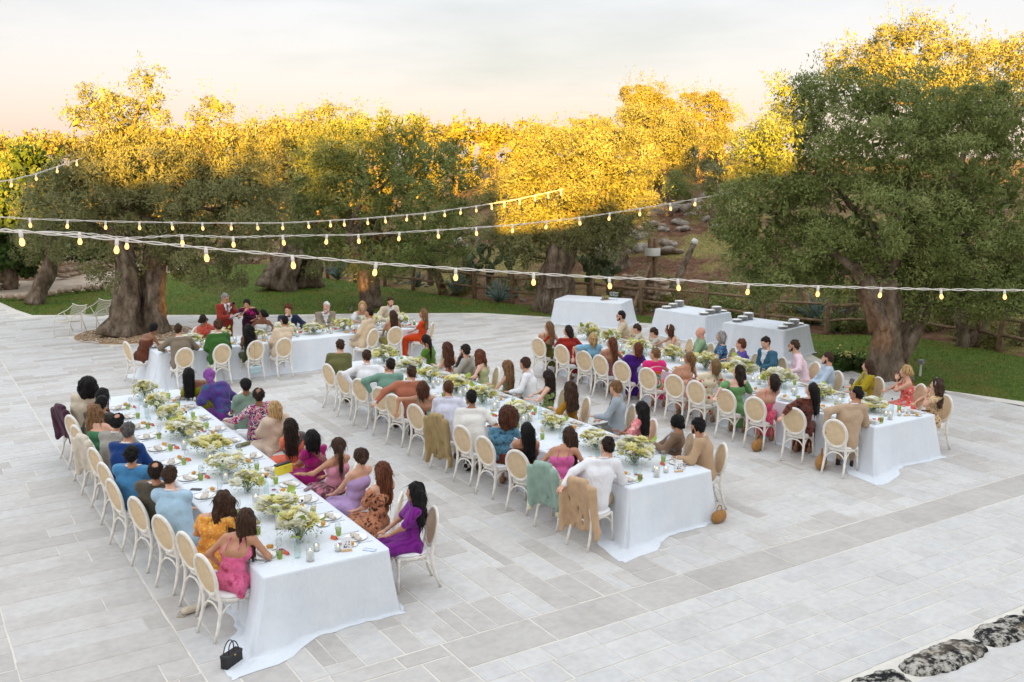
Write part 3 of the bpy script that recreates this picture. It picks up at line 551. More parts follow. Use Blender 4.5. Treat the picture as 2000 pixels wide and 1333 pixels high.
# left side
tree((86,592),'small olive with a pale leaning trunk beside the sandy path',[(70,470,55,50),(120,480,50,45),(90,420,60,45)],13000,.095,OLIVE,[([(-.35,0,0),(-.1,0,.6),(.25,0,1.2),(.4,0,1.9),(.3,.1,2.6)],[.36,.26,.26,.2,.15],dict(n=20,lob=.14))],sig=.2,group=OG,zb=0.)
tree(None,'broad-leaved fig tree at the far left by the path',[(10,445,75,65),(35,410,50,38),(-40,440,80,80),(20,495,55,50),(150,470,50,36),(165,500,35,28)],17000,.22,BROAD,[([(0,0,0),(.1,0,1.),(0,.1,2.)],[.22,.18,.12],dict(n=16))],base=at(20,565),asp=.7,clump=12,sig=.3,name='fig_tree',group=None,zb=0.)
tree(None,'dark round olive beyond the fig tree',[(40,310,50,38),(85,335,30,30),(10,345,50,45)],9000,.14,OLIVEG,[([(0,0,0),(0,0,1.5),(.1,0,3.)],[.25,.2,.12],dict())],base=at(40,505),sig=.3,group=OG,zb=0.)
tree(None,'yellow-lit fig shoots above the dark olive',[(55,335,25,18),(90,330,18,18),(60,310,18,14)],900,.26,BROAD,[],base=at(60,545),asp=.75,clump=8,sig=.25,name='bush',group=None,cat='bush',zb=1.)
tree(None,'silvery low bush at the left end of the path',[(8,535,28,24),(-30,530,40,30),(-10,552,40,14)],6000,.07,OLIVE,[],base=at(10,562),sig=.14,name='bush',group=None,cat='bush',tonebias=.25,zb=0.)
# bush of yellow flowers at the foot of the right olive
tree((1660,722),'low bush with yellow flowers at the foot of the right olive',[(1655,715,34,24),(1635,728,25,16),(1690,725,25,18)],5200,.07,BROAD,[],asp=.5,clump=10,sig=.09,name='flower_bush',group=None,cat='bush',zb=0.)
# ---- unseen stone pines added behind the farmhouse to make the shade edge ragged
rp_=random.Random(17)
for i,x in enumerate([-38,-33.5,-29.5,-24.5,-20.6,-18.2,-16.2,-14.2,-12,.0,3.5,8,12]):
    y=-26+rp_.uniform(-1.5,1.5); zc=10.9+rp_.uniform(-.9,1.0)+(1.6 if x>0 else 0)+(1.1 if x<-13 else 0)-(rp_.uniform(.3,1.9) if -21<x<-11 else 0)-(1.1 if -21<x<-13 else 0); t=empty('stone_pine',(0,0,0),0,'unseen pine added behind the farmhouse to roughen the shade edge','tree','added shade pines behind the farmhouse')
    V,F=trunk_mesh([(x,y,-.1),(x+.2,y,5),(x,y,zc)],[.4,.3,.2],10,.1,1,i,2); obj('trunk',mesh('trunk',V,F,BARK),t)
    lb=[((x+rp_.uniform(-1.3,1.3),y+rp_.uniform(-1,1),zc+rp_.uniform(-.6,.9)),(rp_.uniform(.9,1.7),1.3,rp_.uniform(.5,.9))) for k in range(5)]
    o=obj('crown',crown_mesh(lb,1500,.30,.4,OLIVEG,sig=.35),t); o['kind']='stuff'
# ---- far rows of trees
rt=random.Random(11)
far=[]
for x in np.arange(-60,1430,34):
    far.append((x+rt.uniform(-12,12),rt.uniform(272,292)-(18 if 520<x<1420 else 0)+(10 if x<130 else 0),rt.uniform(22,40),rt.uniform(20,32),rt.uniform(70,95)))
for i,(px,py,rx,ry,w) in enumerate(far):
    b=atd(px,330,w); t=empty('far_tree',(0,0,0),0,'small golden tree in the distant row along the horizon','tree','distant tree row'); z0=float(terr(b[0],b[1])); c,r=lob(px,py,rx,ry,w)
    V,F=trunk_mesh([(c[0],c[1],z0-.1),(c[0]+.05,c[1],(z0+c[2])/2),(c[0],c[1],c[2])],[.25,.18,.1],8,.1,1,i,2); obj('trunk',mesh('trunk',V,F,BARK),t)
    lb=[(c,r),(c+np.array([r[0]*.5,0,-r[2]*.35]),tuple(np.array(r)*.7)),(c+np.array([-r[0]*.5,0,-r[2]*.4]),tuple(np.array(r)*.75)),(np.array([c[0],c[1],(c[2]+z0)/2]),(r[0]*.9,r[0]*.7,(c[2]-z0)*.5))]
    o=obj('crown',crown_mesh(lb,1700,.30,.5,FARL,clump=14,sig=.35),t); o['kind']='stuff'
# golden scrub on the slope between the crowns
n=0
for i in range(26):
    px=rt.uniform(880,1480); py=rt.uniform(318,372); w=rt.uniform(44,66); b=atd(px,py,w); z0=float(terr(b[0],b[1])); P=np.array([b[0],b[1],z0+.3])
    t=empty('shrub',(0,0,0),0,'low scrub bush on the sunlit slope behind the olives','bush','scrub on the slope')
    r=rt.uniform(.5,1.1); o=obj('foliage',crown_mesh([(P,(r*1.3,r,r*.8))],900,.13,.4,FARL,clump=14,sig=.2),t); o['kind']='stuff'
for i in range(64):
    px=rt.uniform(760,2020); bp=np.interp(px,[p[0] for p in fpx],[p[1] for p in fpx]); b=at(px,bp-rt.uniform(3,34)); z0=float(terr(b[0],b[1])); r=rt.uniform(.25,.6); P=np.array([b[0],b[1],z0+r*.5])
    t=empty('shrub',(0,0,0),0,'low green brown scrub bush behind the rustic fence','bush','scrub behind the fence')
    o=obj('foliage',crown_mesh([(P,(r*1.3,r,r*.9))],420,.10,.4,[OLIVEG,OLIVE,FARL][i%3],clump=14,sig=.12),t); o['kind']='stuff'
# rocks on the red slope and loose stones
for i in range(46):
    px=1180+rt.gauss(90,85); py=rt.uniform(345,500); w=41+(500-py)/150*9+rt.uniform(-1,1); b=atd(px,py,w); b[2]=float(terr(b[0],b[1])); rock(b,rt.uniform(.25,1.0),'grey limestone boulder on the red slope above the fence','limestone boulders on the slope')
for i in range(40):
    px=rt.uniform(740,1400); base=np.interp(px,[p[0] for p in fpx],[p[1] for p in fpx]); b=at(px,base-rt.uniform(4,14)); b[2]=float(terr(b[0],b[1])); rock(b,rt.uniform(.10,.24),'small pale stone lying along the fence line','small stones along the fence')
# ================================================================ BANQUET TABLES
LINEN=None
m,t=newmat('white_linen'); v=coord(t); f=noise(t,v,2.2,5,.6); wv=noise(t,coord(t,'Object',(1,1,.3)),6,5,.6); p=pbsdf(t,ramp(t,f,[(.3,(.655,.695,.75)),(.7,(.72,.75,.79))]),.85,.15); bump(t,p,mix(t,f,wv,.6),.85,.06); out(t,p.outputs[0]); LINEN=m
WOODT=plain('table_wood',(.30,.19,.10),.6)
def tablecloth(sx,sy,top,seed,flare=.10,wave=.03,tails=()):
    "local cloth centred on origin: flat top with rounded edge, folded skirt to the floor; tails = [(corner index, length)]"
    r=np.random.default_rng(seed); hx,hy=sx/2,sy/2; P=[];Nn=[]; st=.06; rc=.05
    def seg(a,b,n):
        a=np.array(a);b=np.array(b);k=max(2,int(np.linalg.norm(b-a)/st))
        for i in range(k): P.append(a+(b-a)*i/k); Nn.append(n)
    def arc(c,a0):
        for i in range(5): a=a0+i/5*math.pi/2; P.append(np.array(c)+rc*np.array([math.cos(a),math.sin(a)])); Nn.append((math.cos(a),math.sin(a)))
    seg((hx,-hy+rc),(hx,hy-rc),(1,0)); arc((hx-rc,hy-rc),0); seg((hx-rc,hy),(-hx+rc,hy),(0,1)); arc((-hx+rc,hy-rc),math.pi/2); seg((-hx,hy-rc),(-hx,-hy+rc),(-1,0)); arc((-hx+rc,-hy+rc),math.pi); seg((-hx+rc,-hy),(hx-rc,-hy),(0,-1)); arc((hx-rc,-hy+rc),1.5*math.pi)
    P=np.array(P);Nn=np.array(Nn,float);n=len(P); s=np.arange(n)*st
    corners=np.array([(hx,hy),(-hx,hy),(-hx,-hy),(hx,-hy)]); dc=np.stack([np.linalg.norm(P-c,axis=1) for c in corners],1)
    ph=r.uniform(0,6.28,6); wavef=.5*np.sin(s*9+ph[0]+1.4*np.sin(s*1.7))+.35*np.sin(s*17+ph[1])+.4*np.sin(s*4.3+ph[2])
    cw=np.exp(-(dc.min(1)/.22)**2); tl=np.zeros(n)
    for ci,L in tails: tl+=L*np.exp(-(dc[:,ci]/.30)**2)
    diag=np.sign(P)/math.sqrt(2); dirv=Nn*(1-cw[:,None])+diag*cw[:,None]
    rings=[]; zs=[top,top-.006,top-.03,.62,.48,.34,.20,.09,.03,.008]
    for k,z in enumerate(zs):
        u=(top-z)/top; off=(.0 if k==0 else .012)+flare*u**1.3*(1+.5*vnoise(P[:,0]*2,P[:,1]*2,1,seed))+wave*u*(wavef+1)*.6+ .05*cw*u+.028*u*np.exp(-(dc.min(1)/.5)**2)*np.sin(s*26+ph[3])+tl*.5*u**1.5
        if k==0: off=-.012*np.ones(n)
        rings.append(np.concatenate([P+dirv*np.asarray(off)[:,None]*1.,np.full((n,1),z)],1))
    last=rings[-1][:,:2]; e1=.03+.05*np.abs(vnoise(P[:,0]*5,P[:,1]*5,1,seed+3))+tl*.5; e2=e1+.02+tl*.45
    rings.append(np.concatenate([last+dirv*e1[:,None]*.6,np.full((n,1),.010)+.012*np.abs(np.sin(s*14))[:,None]+.02*tl[:,None]],1)); rings.append(np.concatenate([last+dirv*e2[:,None],np.full((n,1),.004)],1))
    V=np.concatenate(rings); F=[]
    for i in range(len(rings)-1):
        for k in range(n): F.append((i*n+k,(i+1)*n+k,(i+1)*n+(k+1)%n,i*n+(k+1)%n))
    F.append(tuple(range(n))); return V,F
def table(name,cx,cy,sx,sy,rz,tl,cl,cat='table',seed=0,group=None,**kw):
    t=empty(name,(cx,cy,0),rz,tl,cat,group); V,F=box(-sx/2+.02,sx/2-.02,-sy/2+.02,sy/2-.02,.715,.752,.004); obj('tabletop',mesh('tabletop',V,F,WOODT,smooth=False),t)
    ys=np.linspace(-sy/2+.15,sy/2-.15,max(2,int(sy/2.2)+1)) if sy>sx else (-sy/2+.12,sy/2-.12); xs=(-sx/2+.15,sx/2-.15) if sy>=sx else np.linspace(-sx/2+.15,sx/2-.15,max(2,int(sx/2.2)+1))
    for x in xs:
        for y in ys: V,F=box(x-.03,x+.03,y-.03,y+.03,.0,.716); obj('leg',mesh('leg',V,F,WOODT,smooth=False),t)
    V,F=tablecloth(sx,sy,.757,seed,**kw); c=obj('tablecloth',mesh('tablecloth',V,F,LINEN),None,(cx,cy,0),rz); tag(c,cl,'tablecloth'); return t
TOP=.757
T1=(3.12,4.60,9.88,19.35);T2=(8.27,9.77,10.04,19.95);T3=(13.67,15.27,10.27,19.95);TH=(5.10,12.05,23.05,24.40)
def tb(T,*a,**k): return table('banquet_table',(T[0]+T[1])/2,(T[2]+T[3])/2,T[1]-T[0],T[3]-T[2],0,*a,**k)
tb(T1,'long table under white linen whose cloth tail trails by the black handbag','white linen cloth trailing a long tail beside the black handbag',seed=1,flare=.05,tails=[(2,.42)])
tb(T2,'long middle table under white linen set between the other two long tables','white linen cloth on the middle long table, tail beside the tan draped jacket',seed=2,flare=.04,tails=[(2,.40)])
tb(T3,'long table under white linen nearest the buffet tables and the lawn','white linen cloth on the long table beside the lawn olive',seed=3,flare=.05,tails=[(2,.40),(3,.05)])
tb(TH,'bridal table under white linen where the man in red stands','white linen cloth on the bridal table by the old olive',seed=4,flare=.12,wave=.05,tails=[(2,.3),(1,.25)])
def quad_table(fl,fr,depth,*a,**k):
    fl=np.array(fl);fr=np.array(fr);d=fr-fl;L=np.linalg.norm(d);d/=L;nrm=np.array([-d[1],d[0]]); c=(fl+fr)/2+nrm*depth/2
    return table('buffet_table',c[0],c[1],L,depth,math.atan2(d[1],d[0]),*a,**k),c,math.atan2(d[1],d[0]),L
_,B1c,B1r,B1L=quad_table((17.74,25.46),(18.95,23.64),1.15,'buffet table under white linen with wine glasses on it','white linen cloth on the buffet table that carries wine glasses',seed=5,flare=.10,wave=.05)
_,B2c,B2r,B2L=quad_table((19.15,22.28),(19.43,20.43),1.15,'buffet table with plate stacks standing between the two other buffets','white linen cloth on the middle buffet table with plate stacks',seed=6,flare=.08,wave=.05)
_,B3c,B3r,B3L=quad_table((19.10,19.40),(19.52,17.60),1.30,'buffet table with plate stacks beside the yellow flower bush','white linen cloth on the buffet table beside the yellow flower bush',seed=7,flare=.09,wave=.05,tails=[(3,.25)])
# ================================================================ CHAIRS
CW=plain('whitewashed_wood',(.76,.725,.66),.6,.3,0,.14,14,.15)
m,t=newmat('cane_weave'); v=coord(t,'Object',(1,1,1)); w1=N(t,'ShaderNodeTexWave',bands_direction='X'); w1.inputs['Scale'].default_value=42; t.links.new(v,w1.inputs['Vector']); w2=N(t,'ShaderNodeTexWave',bands_direction='Z'); w2.inputs['Scale'].default_value=42; t.links.new(v,w2.inputs['Vector'])
f=mix(t,w1.outputs['Fac'],w2.outputs['Fac'],.5); f4=noise(t,v,9,3); c=mix(t,ramp(t,f,[(.2,(.60,.43,.25)),(.6,(.80,.64,.43))]),ramp(t,f4,[(.3,(.85,.83,.8)),(.7,(1.05,1.05,1.05))]),1.,'MULTIPLY'); p=pbsdf(t,c,.7,.2); bump(t,p,f,.6,.004); out(t,p.outputs[0]); CANE=m
CUSH=plain('white_seat_pad',(.80,.80,.81),.85,.15,0,.06,10,.2)
BT=math.radians(11); BY=-.215  # back tilt and y where the back meets the seat
def bk(x,z):  # point in the plane of the back (z measured up from seat)
    return (x,BY-.02-(z-.46)*math.tan(BT),z)
def chair_parts():
    A=np.linspace(0,2*np.pi,36,endpoint=False); parts=[]
    ring=[bk(.198*math.cos(a),.725+.232*math.sin(a)) for a in A]
    V,F=tube(ring,.026,8,closed=True,flat=.8); parts.append(('back_frame',mesh('back_frame',V,F,CW)))
    V=[bk(.178*math.cos(a),.725+.212*math.sin(a)) for a in A]; V=[(x,y+d,z) for d in(.006,-.006) for x,y,z in V]; n=36; F=[tuple(range(n))[::-1],tuple(range(n,2*n))]
    parts.append(('cane_panel',mesh('cane_panel',V,F,CANE,smooth=False)))
    for s in(-1,1):
        P=[(s*.185,-.335,0),(s*.182,-.285,.13),(s*.176,-.245,.28),(s*.170,BY-.015,.43),bk(s*.165,.52),bk(s*.168,.60),bk(s*.182,.66)]
        V,F=tube(P,[.017,.020,.022,.024,.023,.022,.016],8); parts.append(('leg',mesh('leg',V,F,CW)))
        P=[(s*.20,.205,0),(s*.192,.195,.18),(s*.185,.185,.40),(s*.182,.18,.435)]; V,F=tube(P,[.015,.018,.021,.021],8); parts.append(('leg',mesh('leg',V,F,CW)))
    # seat rim (rounded trapezoid) and pad
    def seat(sc): return [(sc*(.222+.012*(math.sin(a)))*np.sign(math.cos(a))*abs(math.cos(a))**.75,.0+sc*.222*np.sign(math.sin(a))*abs(math.sin(a))**.75) for a in A]
    def disc(name,lv,mat):
        V=[(x,y,z) for sc,z in lv for x,y in seat(sc)]; F=[tuple(range(n))[::-1]]
        for i in range(len(lv)-1):
            for k in range(n): F.append((i*n+k,i*n+(k+1)%n,(i+1)*n+(k+1)%n,(i+1)*n+k))
        F.append(tuple(range((len(lv)-1)*n,len(lv)*n))); return mesh(name,V,F,mat)
    parts.append(('seat',disc('seat',[(.96,.405),(1.0,.412),(1.02,.432),(1.0,.448),(.9,.451)],CW)))
    parts.append(('seat_cushion',disc('seat_cushion',[(.93,.449),(.985,.458),(.985,.472),(.93,.486),(.7,.492)],CUSH)))
    # bentwood arches under the seat
    def arch(a,b,top,name='brace'):
        a=np.array(a);b=np.array(b); P=[]
        for u in np.linspace(0,1,13):
            q=a+(b-a)*u; q[2]=a[2]+(top-a[2])*(1-abs(2*u-1)**2.6); P.append(q)
        V,F=tube(P,.0125,6); parts.append((name,mesh(name,V,F,CW)))
    arch((-.172,-.242,.27),(.172,-.242,.27),.395); arch((-.186,.187,.27),(.186,.187,.27),.398)
    for s in(-1,1): arch((s*.174,-.238,.27),(s*.186,.187,.27),.397)
    return parts
CP=chair_parts()
JIT=random.Random(8)
def chair(x,y,face,label,group=None):
    e=empty('dining_chair',(x+JIT.uniform(-.025,.025),y+JIT.uniform(-.025,.025),0),face-math.pi/2+JIT.uniform(-.11,.11),label,'chair',group)
    for n_,me in CP: obj(n_,me,e)
    return e
# ================================================================ TABLEWARE
PORC=plain('porcelain',(.80,.80,.79),.25,.5); NAP=plain('oat_linen_napkin',(.55,.50,.44),.9,.1,0,.12,25,.5); GREENG=glass('green_glass',(.74,.80,.48)); CLEARG=glass('clear_glass',(.96,.97,.97)); WINE=plain('white_wine',(.75,.60,.20),.1,.5)
BREAD=plain('bread_crust',(.62,.32,.08),.7,.2,0,.2,30,.3); CORAL=plain('coral_card',(.72,.16,.09),.8); STEEL=plain('steel',(.55,.55,.56),.25,.5,1.); CAP=plain('dark_cap',(.02,.02,.03),.4); WAX=plain('candle_wax',(.85,.80,.70),.5,.3); FLAME=emis('candle_flame',(1.,.62,.22),1.0); MAG=plain('magenta_petal',(.35,.01,.12),.6); WATER=plain('card_white',(.80,.80,.80),.8)
def L2(prof,n,mat,name,**k): V,F=lathe(prof,n,**k); return mesh(name,V,F,mat)
ME={}
ME['plate']=L2([(.06,0),(.075,.002),(.135,.014),(.140,.017),(.134,.017),(.075,.006),(.0,.006)],28,PORC,'plate'); ME['side_plate']=L2([(.045,0),(.055,.002),(.082,.010),(.084,.012),(.054,.005),(.0,.005)],20,PORC,'side_plate')
ME['tumbler']=L2([(.026,0),(.030,.02),(.037,.095),(.0365,.095),(.029,.02),(.0,.012)],14,GREENG,'tumbler')
ME['bowl']=L2([(.006,.0),(.004,.085),(.020,.098),(.036,.13),(.037,.16),(.030,.20),(.0295,.20),(.036,.16),(.035,.13),(.018,.10),(.0,.094)],14,CLEARG,'bowl',cap0=False); ME['foot']=L2([(.034,0),(.032,.003),(.006,.006)],14,CLEARG,'foot')
ME['wine']=L2([(.0,.098),(.018,.101),(.034,.13),(.035,.138),(.0,.138)],12,WINE,'wine',cap0=False)
V,F=sdf([((-.015,0,.018),(.02,0,.018),.026,.024)],.008,.01); ME['roll']=mesh('roll',V,F,BREAD)
V,F=sdf([((-.11,.00,.018),(.10,.02,.018),.030,.024,(1,1,.5)),((-.05,-.03,.014),(.11,-.02,.014),.022,.028,(1,1,.5))],.009,.015,wr=.003,wf=90); ME['napkin']=mesh('napkin',V,F,NAP)
V,F=sdf([((-.10,0,.020),(.10,0,.020),.036,.030,(1,1,.5)),((.02,-.035,.02),(.02,.035,.022),.018,.020)],.009,.015,wr=.004,wf=80); ME['napkin_b']=mesh('napkin',V,F,NAP)
V,F=box(-.006,.006,-.11,.11,0,.003); V2,F2=box(-.009,.009,-.11,-.01,0,.006); mb=MB().add(V,F).add(V2,F2); ME['knife']=mb.build('knife',STEEL,False)
mb=MB(); mb.add(*box(-.005,.005,-.10,.045,0,.004))
for x in(-.010,-.0035,.0035,.010): mb.add(*box(x-.002,x+.002,.055,.10,.001,.004))
mb.add(*box(-.0125,.0125,.044,.058,0,.004)); ME['fork']=mb.build('fork',STEEL,False)
V=[(-.045,-.02,0),(.045,-.02,0),(.045,0,.045),(-.045,0,.045),(.045,.02,0),(-.045,.02,0)]; ME['place_card']=mesh('place_card',V,[(0,1,2,3),(3,2,4,5)],CORAL,smooth=False)
mb=MB()
for k in range(5):
    a=k*1.256; P=[(0,0,.008),(.022*math.cos(a-.5),.022*math.sin(a-.5),.018),(.042*math.cos(a),.042*math.sin(a),.010),(.022*math.cos(a+.5),.022*math.sin(a+.5),.018)]; mb.add(P,[(0,1,2,3)])
ME['orchid']=mb.build('orchid_bloom',MAG,False)
ME['bottle']=L2([(.034,0),(.036,.01),(.036,.15),(.030,.18),(.013,.22),(.012,.265),(.0,.265)],14,glass('bottle_glass',(.86,.93,.92)),'bottle'); ME['cap']=L2([(.014,.262),(.015,.285),(.0,.287)],10,CAP,'cap')
ME['candle']=L2([(.028,.004),(.028,.12),(.024,.124),(.0,.121)],14,WAX,'candle'); ME['hurricane']=L2([(.045,0),(.046,.01),(.046,.19),(.0455,.19),(.045,.012),(.0,.005)],16,CLEARG,'glass_cylinder'); ME['candle_s']=L2([(.026,.004),(.026,.06),(.0,.062)],14,WAX,'candle'); ME['votive']=L2([(.036,0),(.038,.01),(.038,.09),(.0375,.09),(.037,.012),(.0,.005)],14,CLEARG,'glass_cylinder')
V,F=lathe([(.0,0),(.005,.008),(.0045,.014),(.0,.028)],8,0,0,0,False); ME['flame']=mesh('flame',V,F,FLAME)
ME['clutch_a']=None
def put(name,me,p,rz,label,cat,group): o=obj(name,me,None,p,rz); return tag(o,label,cat,group)
rs=random.Random(5)
def setting(x,y,d,where,full=True):
    "place setting; (x,y) table edge point, d unit vector from edge inwards"
    a=math.atan2(d[1],d[0])-math.pi/2; R=lambda u,v:(x+d[1]*u+d[0]*v,y-d[0]*u+d[1]*v,TOP+.001) # u to the right of the sitter, v inwards
    j=lambda s=.012: rs.uniform(-s,s)
    pp=R(j(),.19+j()); put('plate',ME['plate'],pp,a,'white dinner plate laid on the '+where,'plate','dinner plates '+where)
    put('napkin',ME[rs.choice(['napkin','napkin_b'])],(pp[0],pp[1],pp[2]+.007),a+j(.5),'folded oat linen napkin on a plate of the '+where,'napkin','napkins '+where)
    if full:
        put('tumbler',ME['tumbler'],R(.16+j(.02),.33+j(.02)),a,'ribbed green glass tumbler on the '+where,'glass','green tumblers '+where)
        g=empty('wine_glass',R(.08+j(.03),.37+j(.02)),a,'stemmed clear wine glass on the '+where,'glass','wine glasses '+where); obj('bowl',ME['bowl'],g); obj('foot',ME['foot'],g)
        if rs.random()<.35: obj('wine',ME['wine'],g)
        sp=R(-.19+j(.02),.34+j(.02)); put('side_plate',ME['side_plate'],sp,0,'small white side plate on the '+where,'plate','side plates '+where)
        if rs.random()<.85: put('bread_roll',ME['roll'],(sp[0]+j(),sp[1]+j(),sp[2]+.006),rs.uniform(0,6.28),'golden bread roll on a side plate of the '+where,'bread','bread rolls '+where)
        if rs.random()<.7: put('place_card',ME['place_card'],R(.05+j(.05),.43+j(.02)),a+j(.5),'folded coral place card on the '+where,'card','coral place cards '+where)
        if rs.random()<.6: put('orchid_bloom',ME['orchid'],R(-.06+j(.05),.42+j(.02)),rs.uniform(0,6),'dark magenta orchid bloom laid on the '+where,'flower','orchid blooms '+where)
    put('knife',ME['knife'],R(.185,.18),a+j(.1),'steel dinner knife on the '+where,'knife','knives '+where); put('fork',ME['fork'],R(-.185,.16),a+j(.1),'steel dinner fork on the '+where,'fork','forks '+where)
# ---- flowers
WHITEP=leafmat('white_petal',[(0,(.80,.78,.56)),(.5,(.86,.85,.74)),(1,(.90,.90,.86))],.4); YELP=leafmat('cream_petal',[(0,(.70,.62,.16)),(.5,(.82,.77,.36)),(1,(.87,.84,.58))],.4); ANTH=plain('lime_anthurium',(.26,.33,.03),.45,.35,0,.2,15); SPRAY=leafmat('spray_green',[(0,(.12,.17,.04)),(.6,(.30,.35,.10)),(1,(.60,.58,.28))],.35)
def bloom(seed,rings,mat,R):
    r=np.random.default_rng(seed); V=[];F=[];T=[]
    for k,(nr,el,ln) in enumerate(rings):
        for i in range(nr):
            a=2*np.pi*(i+.5*(k%2))/nr+r.normal(0,.08); e=el+r.normal(0,.08); d=np.array([math.cos(a)*math.cos(e),math.sin(a)*math.cos(e),math.sin(e)]); s=np.array([-math.sin(a),math.cos(a),0]); up=np.cross(d,s); L=R*ln; w=L*.36
            b=len(V); V+=[d*L*.1,d*L*.55+s*w-up*L*.03,d*L+up*L*.12*(-1),d*L*.55-s*w-up*L*.03]; F.append((b,b+1,b+2,b+3)); T.append(.25+.25*k+r.normal(0,.1))
    return mesh('bloom',np.array(V),np.array(F),mat,smooth=False,tone=np.clip(T,0,1))
BL=[bloom(1,[(11,.05,1),(10,.45,.92),(8,.85,.75),(5,1.25,.55)],WHITEP,.062),bloom(2,[(12,.1,1),(10,.5,.9),(7,.95,.7),(4,1.3,.5)],YELP,.055),bloom(3,[(9,.2,1),(8,.7,.8),(5,1.15,.6)],WHITEP,.045),bloom(4,[(7,-.1,1),(7,.4,.8)],YELP,.038)]
def heart():
    A=np.linspace(0,2*np.pi,15)[:-1]; V=[(0,0,0)]+[(.05*(1-.35*math.cos(a))*math.sin(a)*1.15,.05*(math.cos(a)*(1+.25*abs(math.sin(a)))) ,.012*math.cos(2*a)) for a in A]; return mesh('leaf',V,[(0,i+1,(i+1)%14+1) for i in range(14)],ANTH)
HEART=heart()
VASE=L2([(.05,0),(.055,.01),(.06,.10),(.052,.13),(.051,.13),(.058,.10),(.05,.012),(.0,.006)],16,CLEARG,'vase'); STEM=plain('flower_stem',(.12,.18,.04),.6)
def spraymesh(seed,n,rx,ry,rz_):
    r=np.random.default_rng(seed); d=r.normal(0,1,(n,3)); d/=np.linalg.norm(d,axis=1)[:,None]; d[:,2]=np.abs(d[:,2])*1.1-.30; q=r.uniform(.3,1.08,n)[:,None]*d*np.array([rx,ry,rz_]); dd=d+r.normal(0,.6,(n,3)); dd/=np.linalg.norm(dd,axis=1)[:,None]
    C=q+np.array([0,0,.13]); C[:,2]=np.maximum(C[:,2],.02); V=leaves(C,dd,r.uniform(.022,.05,n),.42,None); V[:,:,2]=np.maximum(V[:,:,2],.006); return mesh('foliage',V,np.arange(n*4).reshape(-1,4),SPRAY,smooth=False,tone=np.clip(r.normal(.55,.25,n),0,1))
SPR=[spraymesh(s,430,.24,.27,.19) for s in range(4)]
def flowers(x,y,where,seed,s=1.,group=None,nb=34):
    r=random.Random(seed); e=empty('flower_arrangement',(x,y,TOP+.002),r.uniform(0,6.28),'white and cream flower arrangement on the '+where,'flowers','flower arrangements '+where); e.scale=(s*r.uniform(.85,1.2),s*r.uniform(.85,1.25),s*r.uniform(.8,1.2)); nb=r.randint(26,44)
    obj('vase',VASE,e); o=obj('foliage',SPR[seed%4],e); o['kind']='stuff'
    mb=MB()
    for i in range(nb):
        a=r.uniform(0,6.28); rad=r.uniform(.03,1)**.6*.22; z=.12+.20*math.sqrt(max(0,1-(rad/.24)**2))*r.uniform(.65,1.1)-.03; p=(rad*math.cos(a),rad*math.sin(a)*1.1,z)
        b=obj('bloom',r.choice(BL),e,p); b.rotation_euler=(r.uniform(-.3,.3)-math.sin(a)*rad*2.6,math.cos(a)*rad*2.6+r.uniform(-.3,.3),r.uniform(0,6)); k=r.uniform(1.15,1.75); b.scale=(k,k,k)
        V,F=tube([(0,0,.01),(p[0]*.4,p[1]*.4,p[2]*.6),p],.0028,4); mb.add(V,F)
    obj('stems',mb.build('stems',STEM),e)
    for i in range(r.randint(2,4)):
        a=r.uniform(0,6.28); rad=r.uniform(.17,.30); p=(rad*math.cos(a),rad*math.sin(a),r.uniform(.12,.32)); b=obj('leaf',HEART,e,p); b.rotation_euler=(r.uniform(.2,1.1),r.uniform(-.4,.4),a-math.pi/2); k=r.uniform(.8,1.15); b.scale=(k,k,k)
        V,F=tube([(0,0,.02),(p[0]*.5,p[1]*.5,p[2]*.7),p],.003,4); obj('stem',mesh('stem',V,F,STEM),e)
def candle(x,y,where,tall=True):
    e=empty('candle_holder',(x,y,TOP+.001),0,('tall' if tall else 'short')+' cream candle burning in a glass cylinder on the '+where,'candle',('tall' if tall else 'short')+' candles '+where)
    obj('glass_cylinder',ME['hurricane' if tall else 'votive'],e); c=obj('candle',ME['candle' if tall else 'candle_s'],e); obj('flame',ME['flame'],c,(0,0,.124 if tall else .062))
def bottle(x,y,where): e=empty('water_bottle',(x,y,TOP+.001),0,'clear glass water bottle with dark cap on the '+where,'bottle','water bottles '+where); obj('bottle',ME['bottle'],e); obj('cap',ME['cap'],e)
NAMES={'a':'table by the black handbag','b':'middle long table','c':'long table beside the lawn','h':'bridal table'}
rd=random.Random(21)
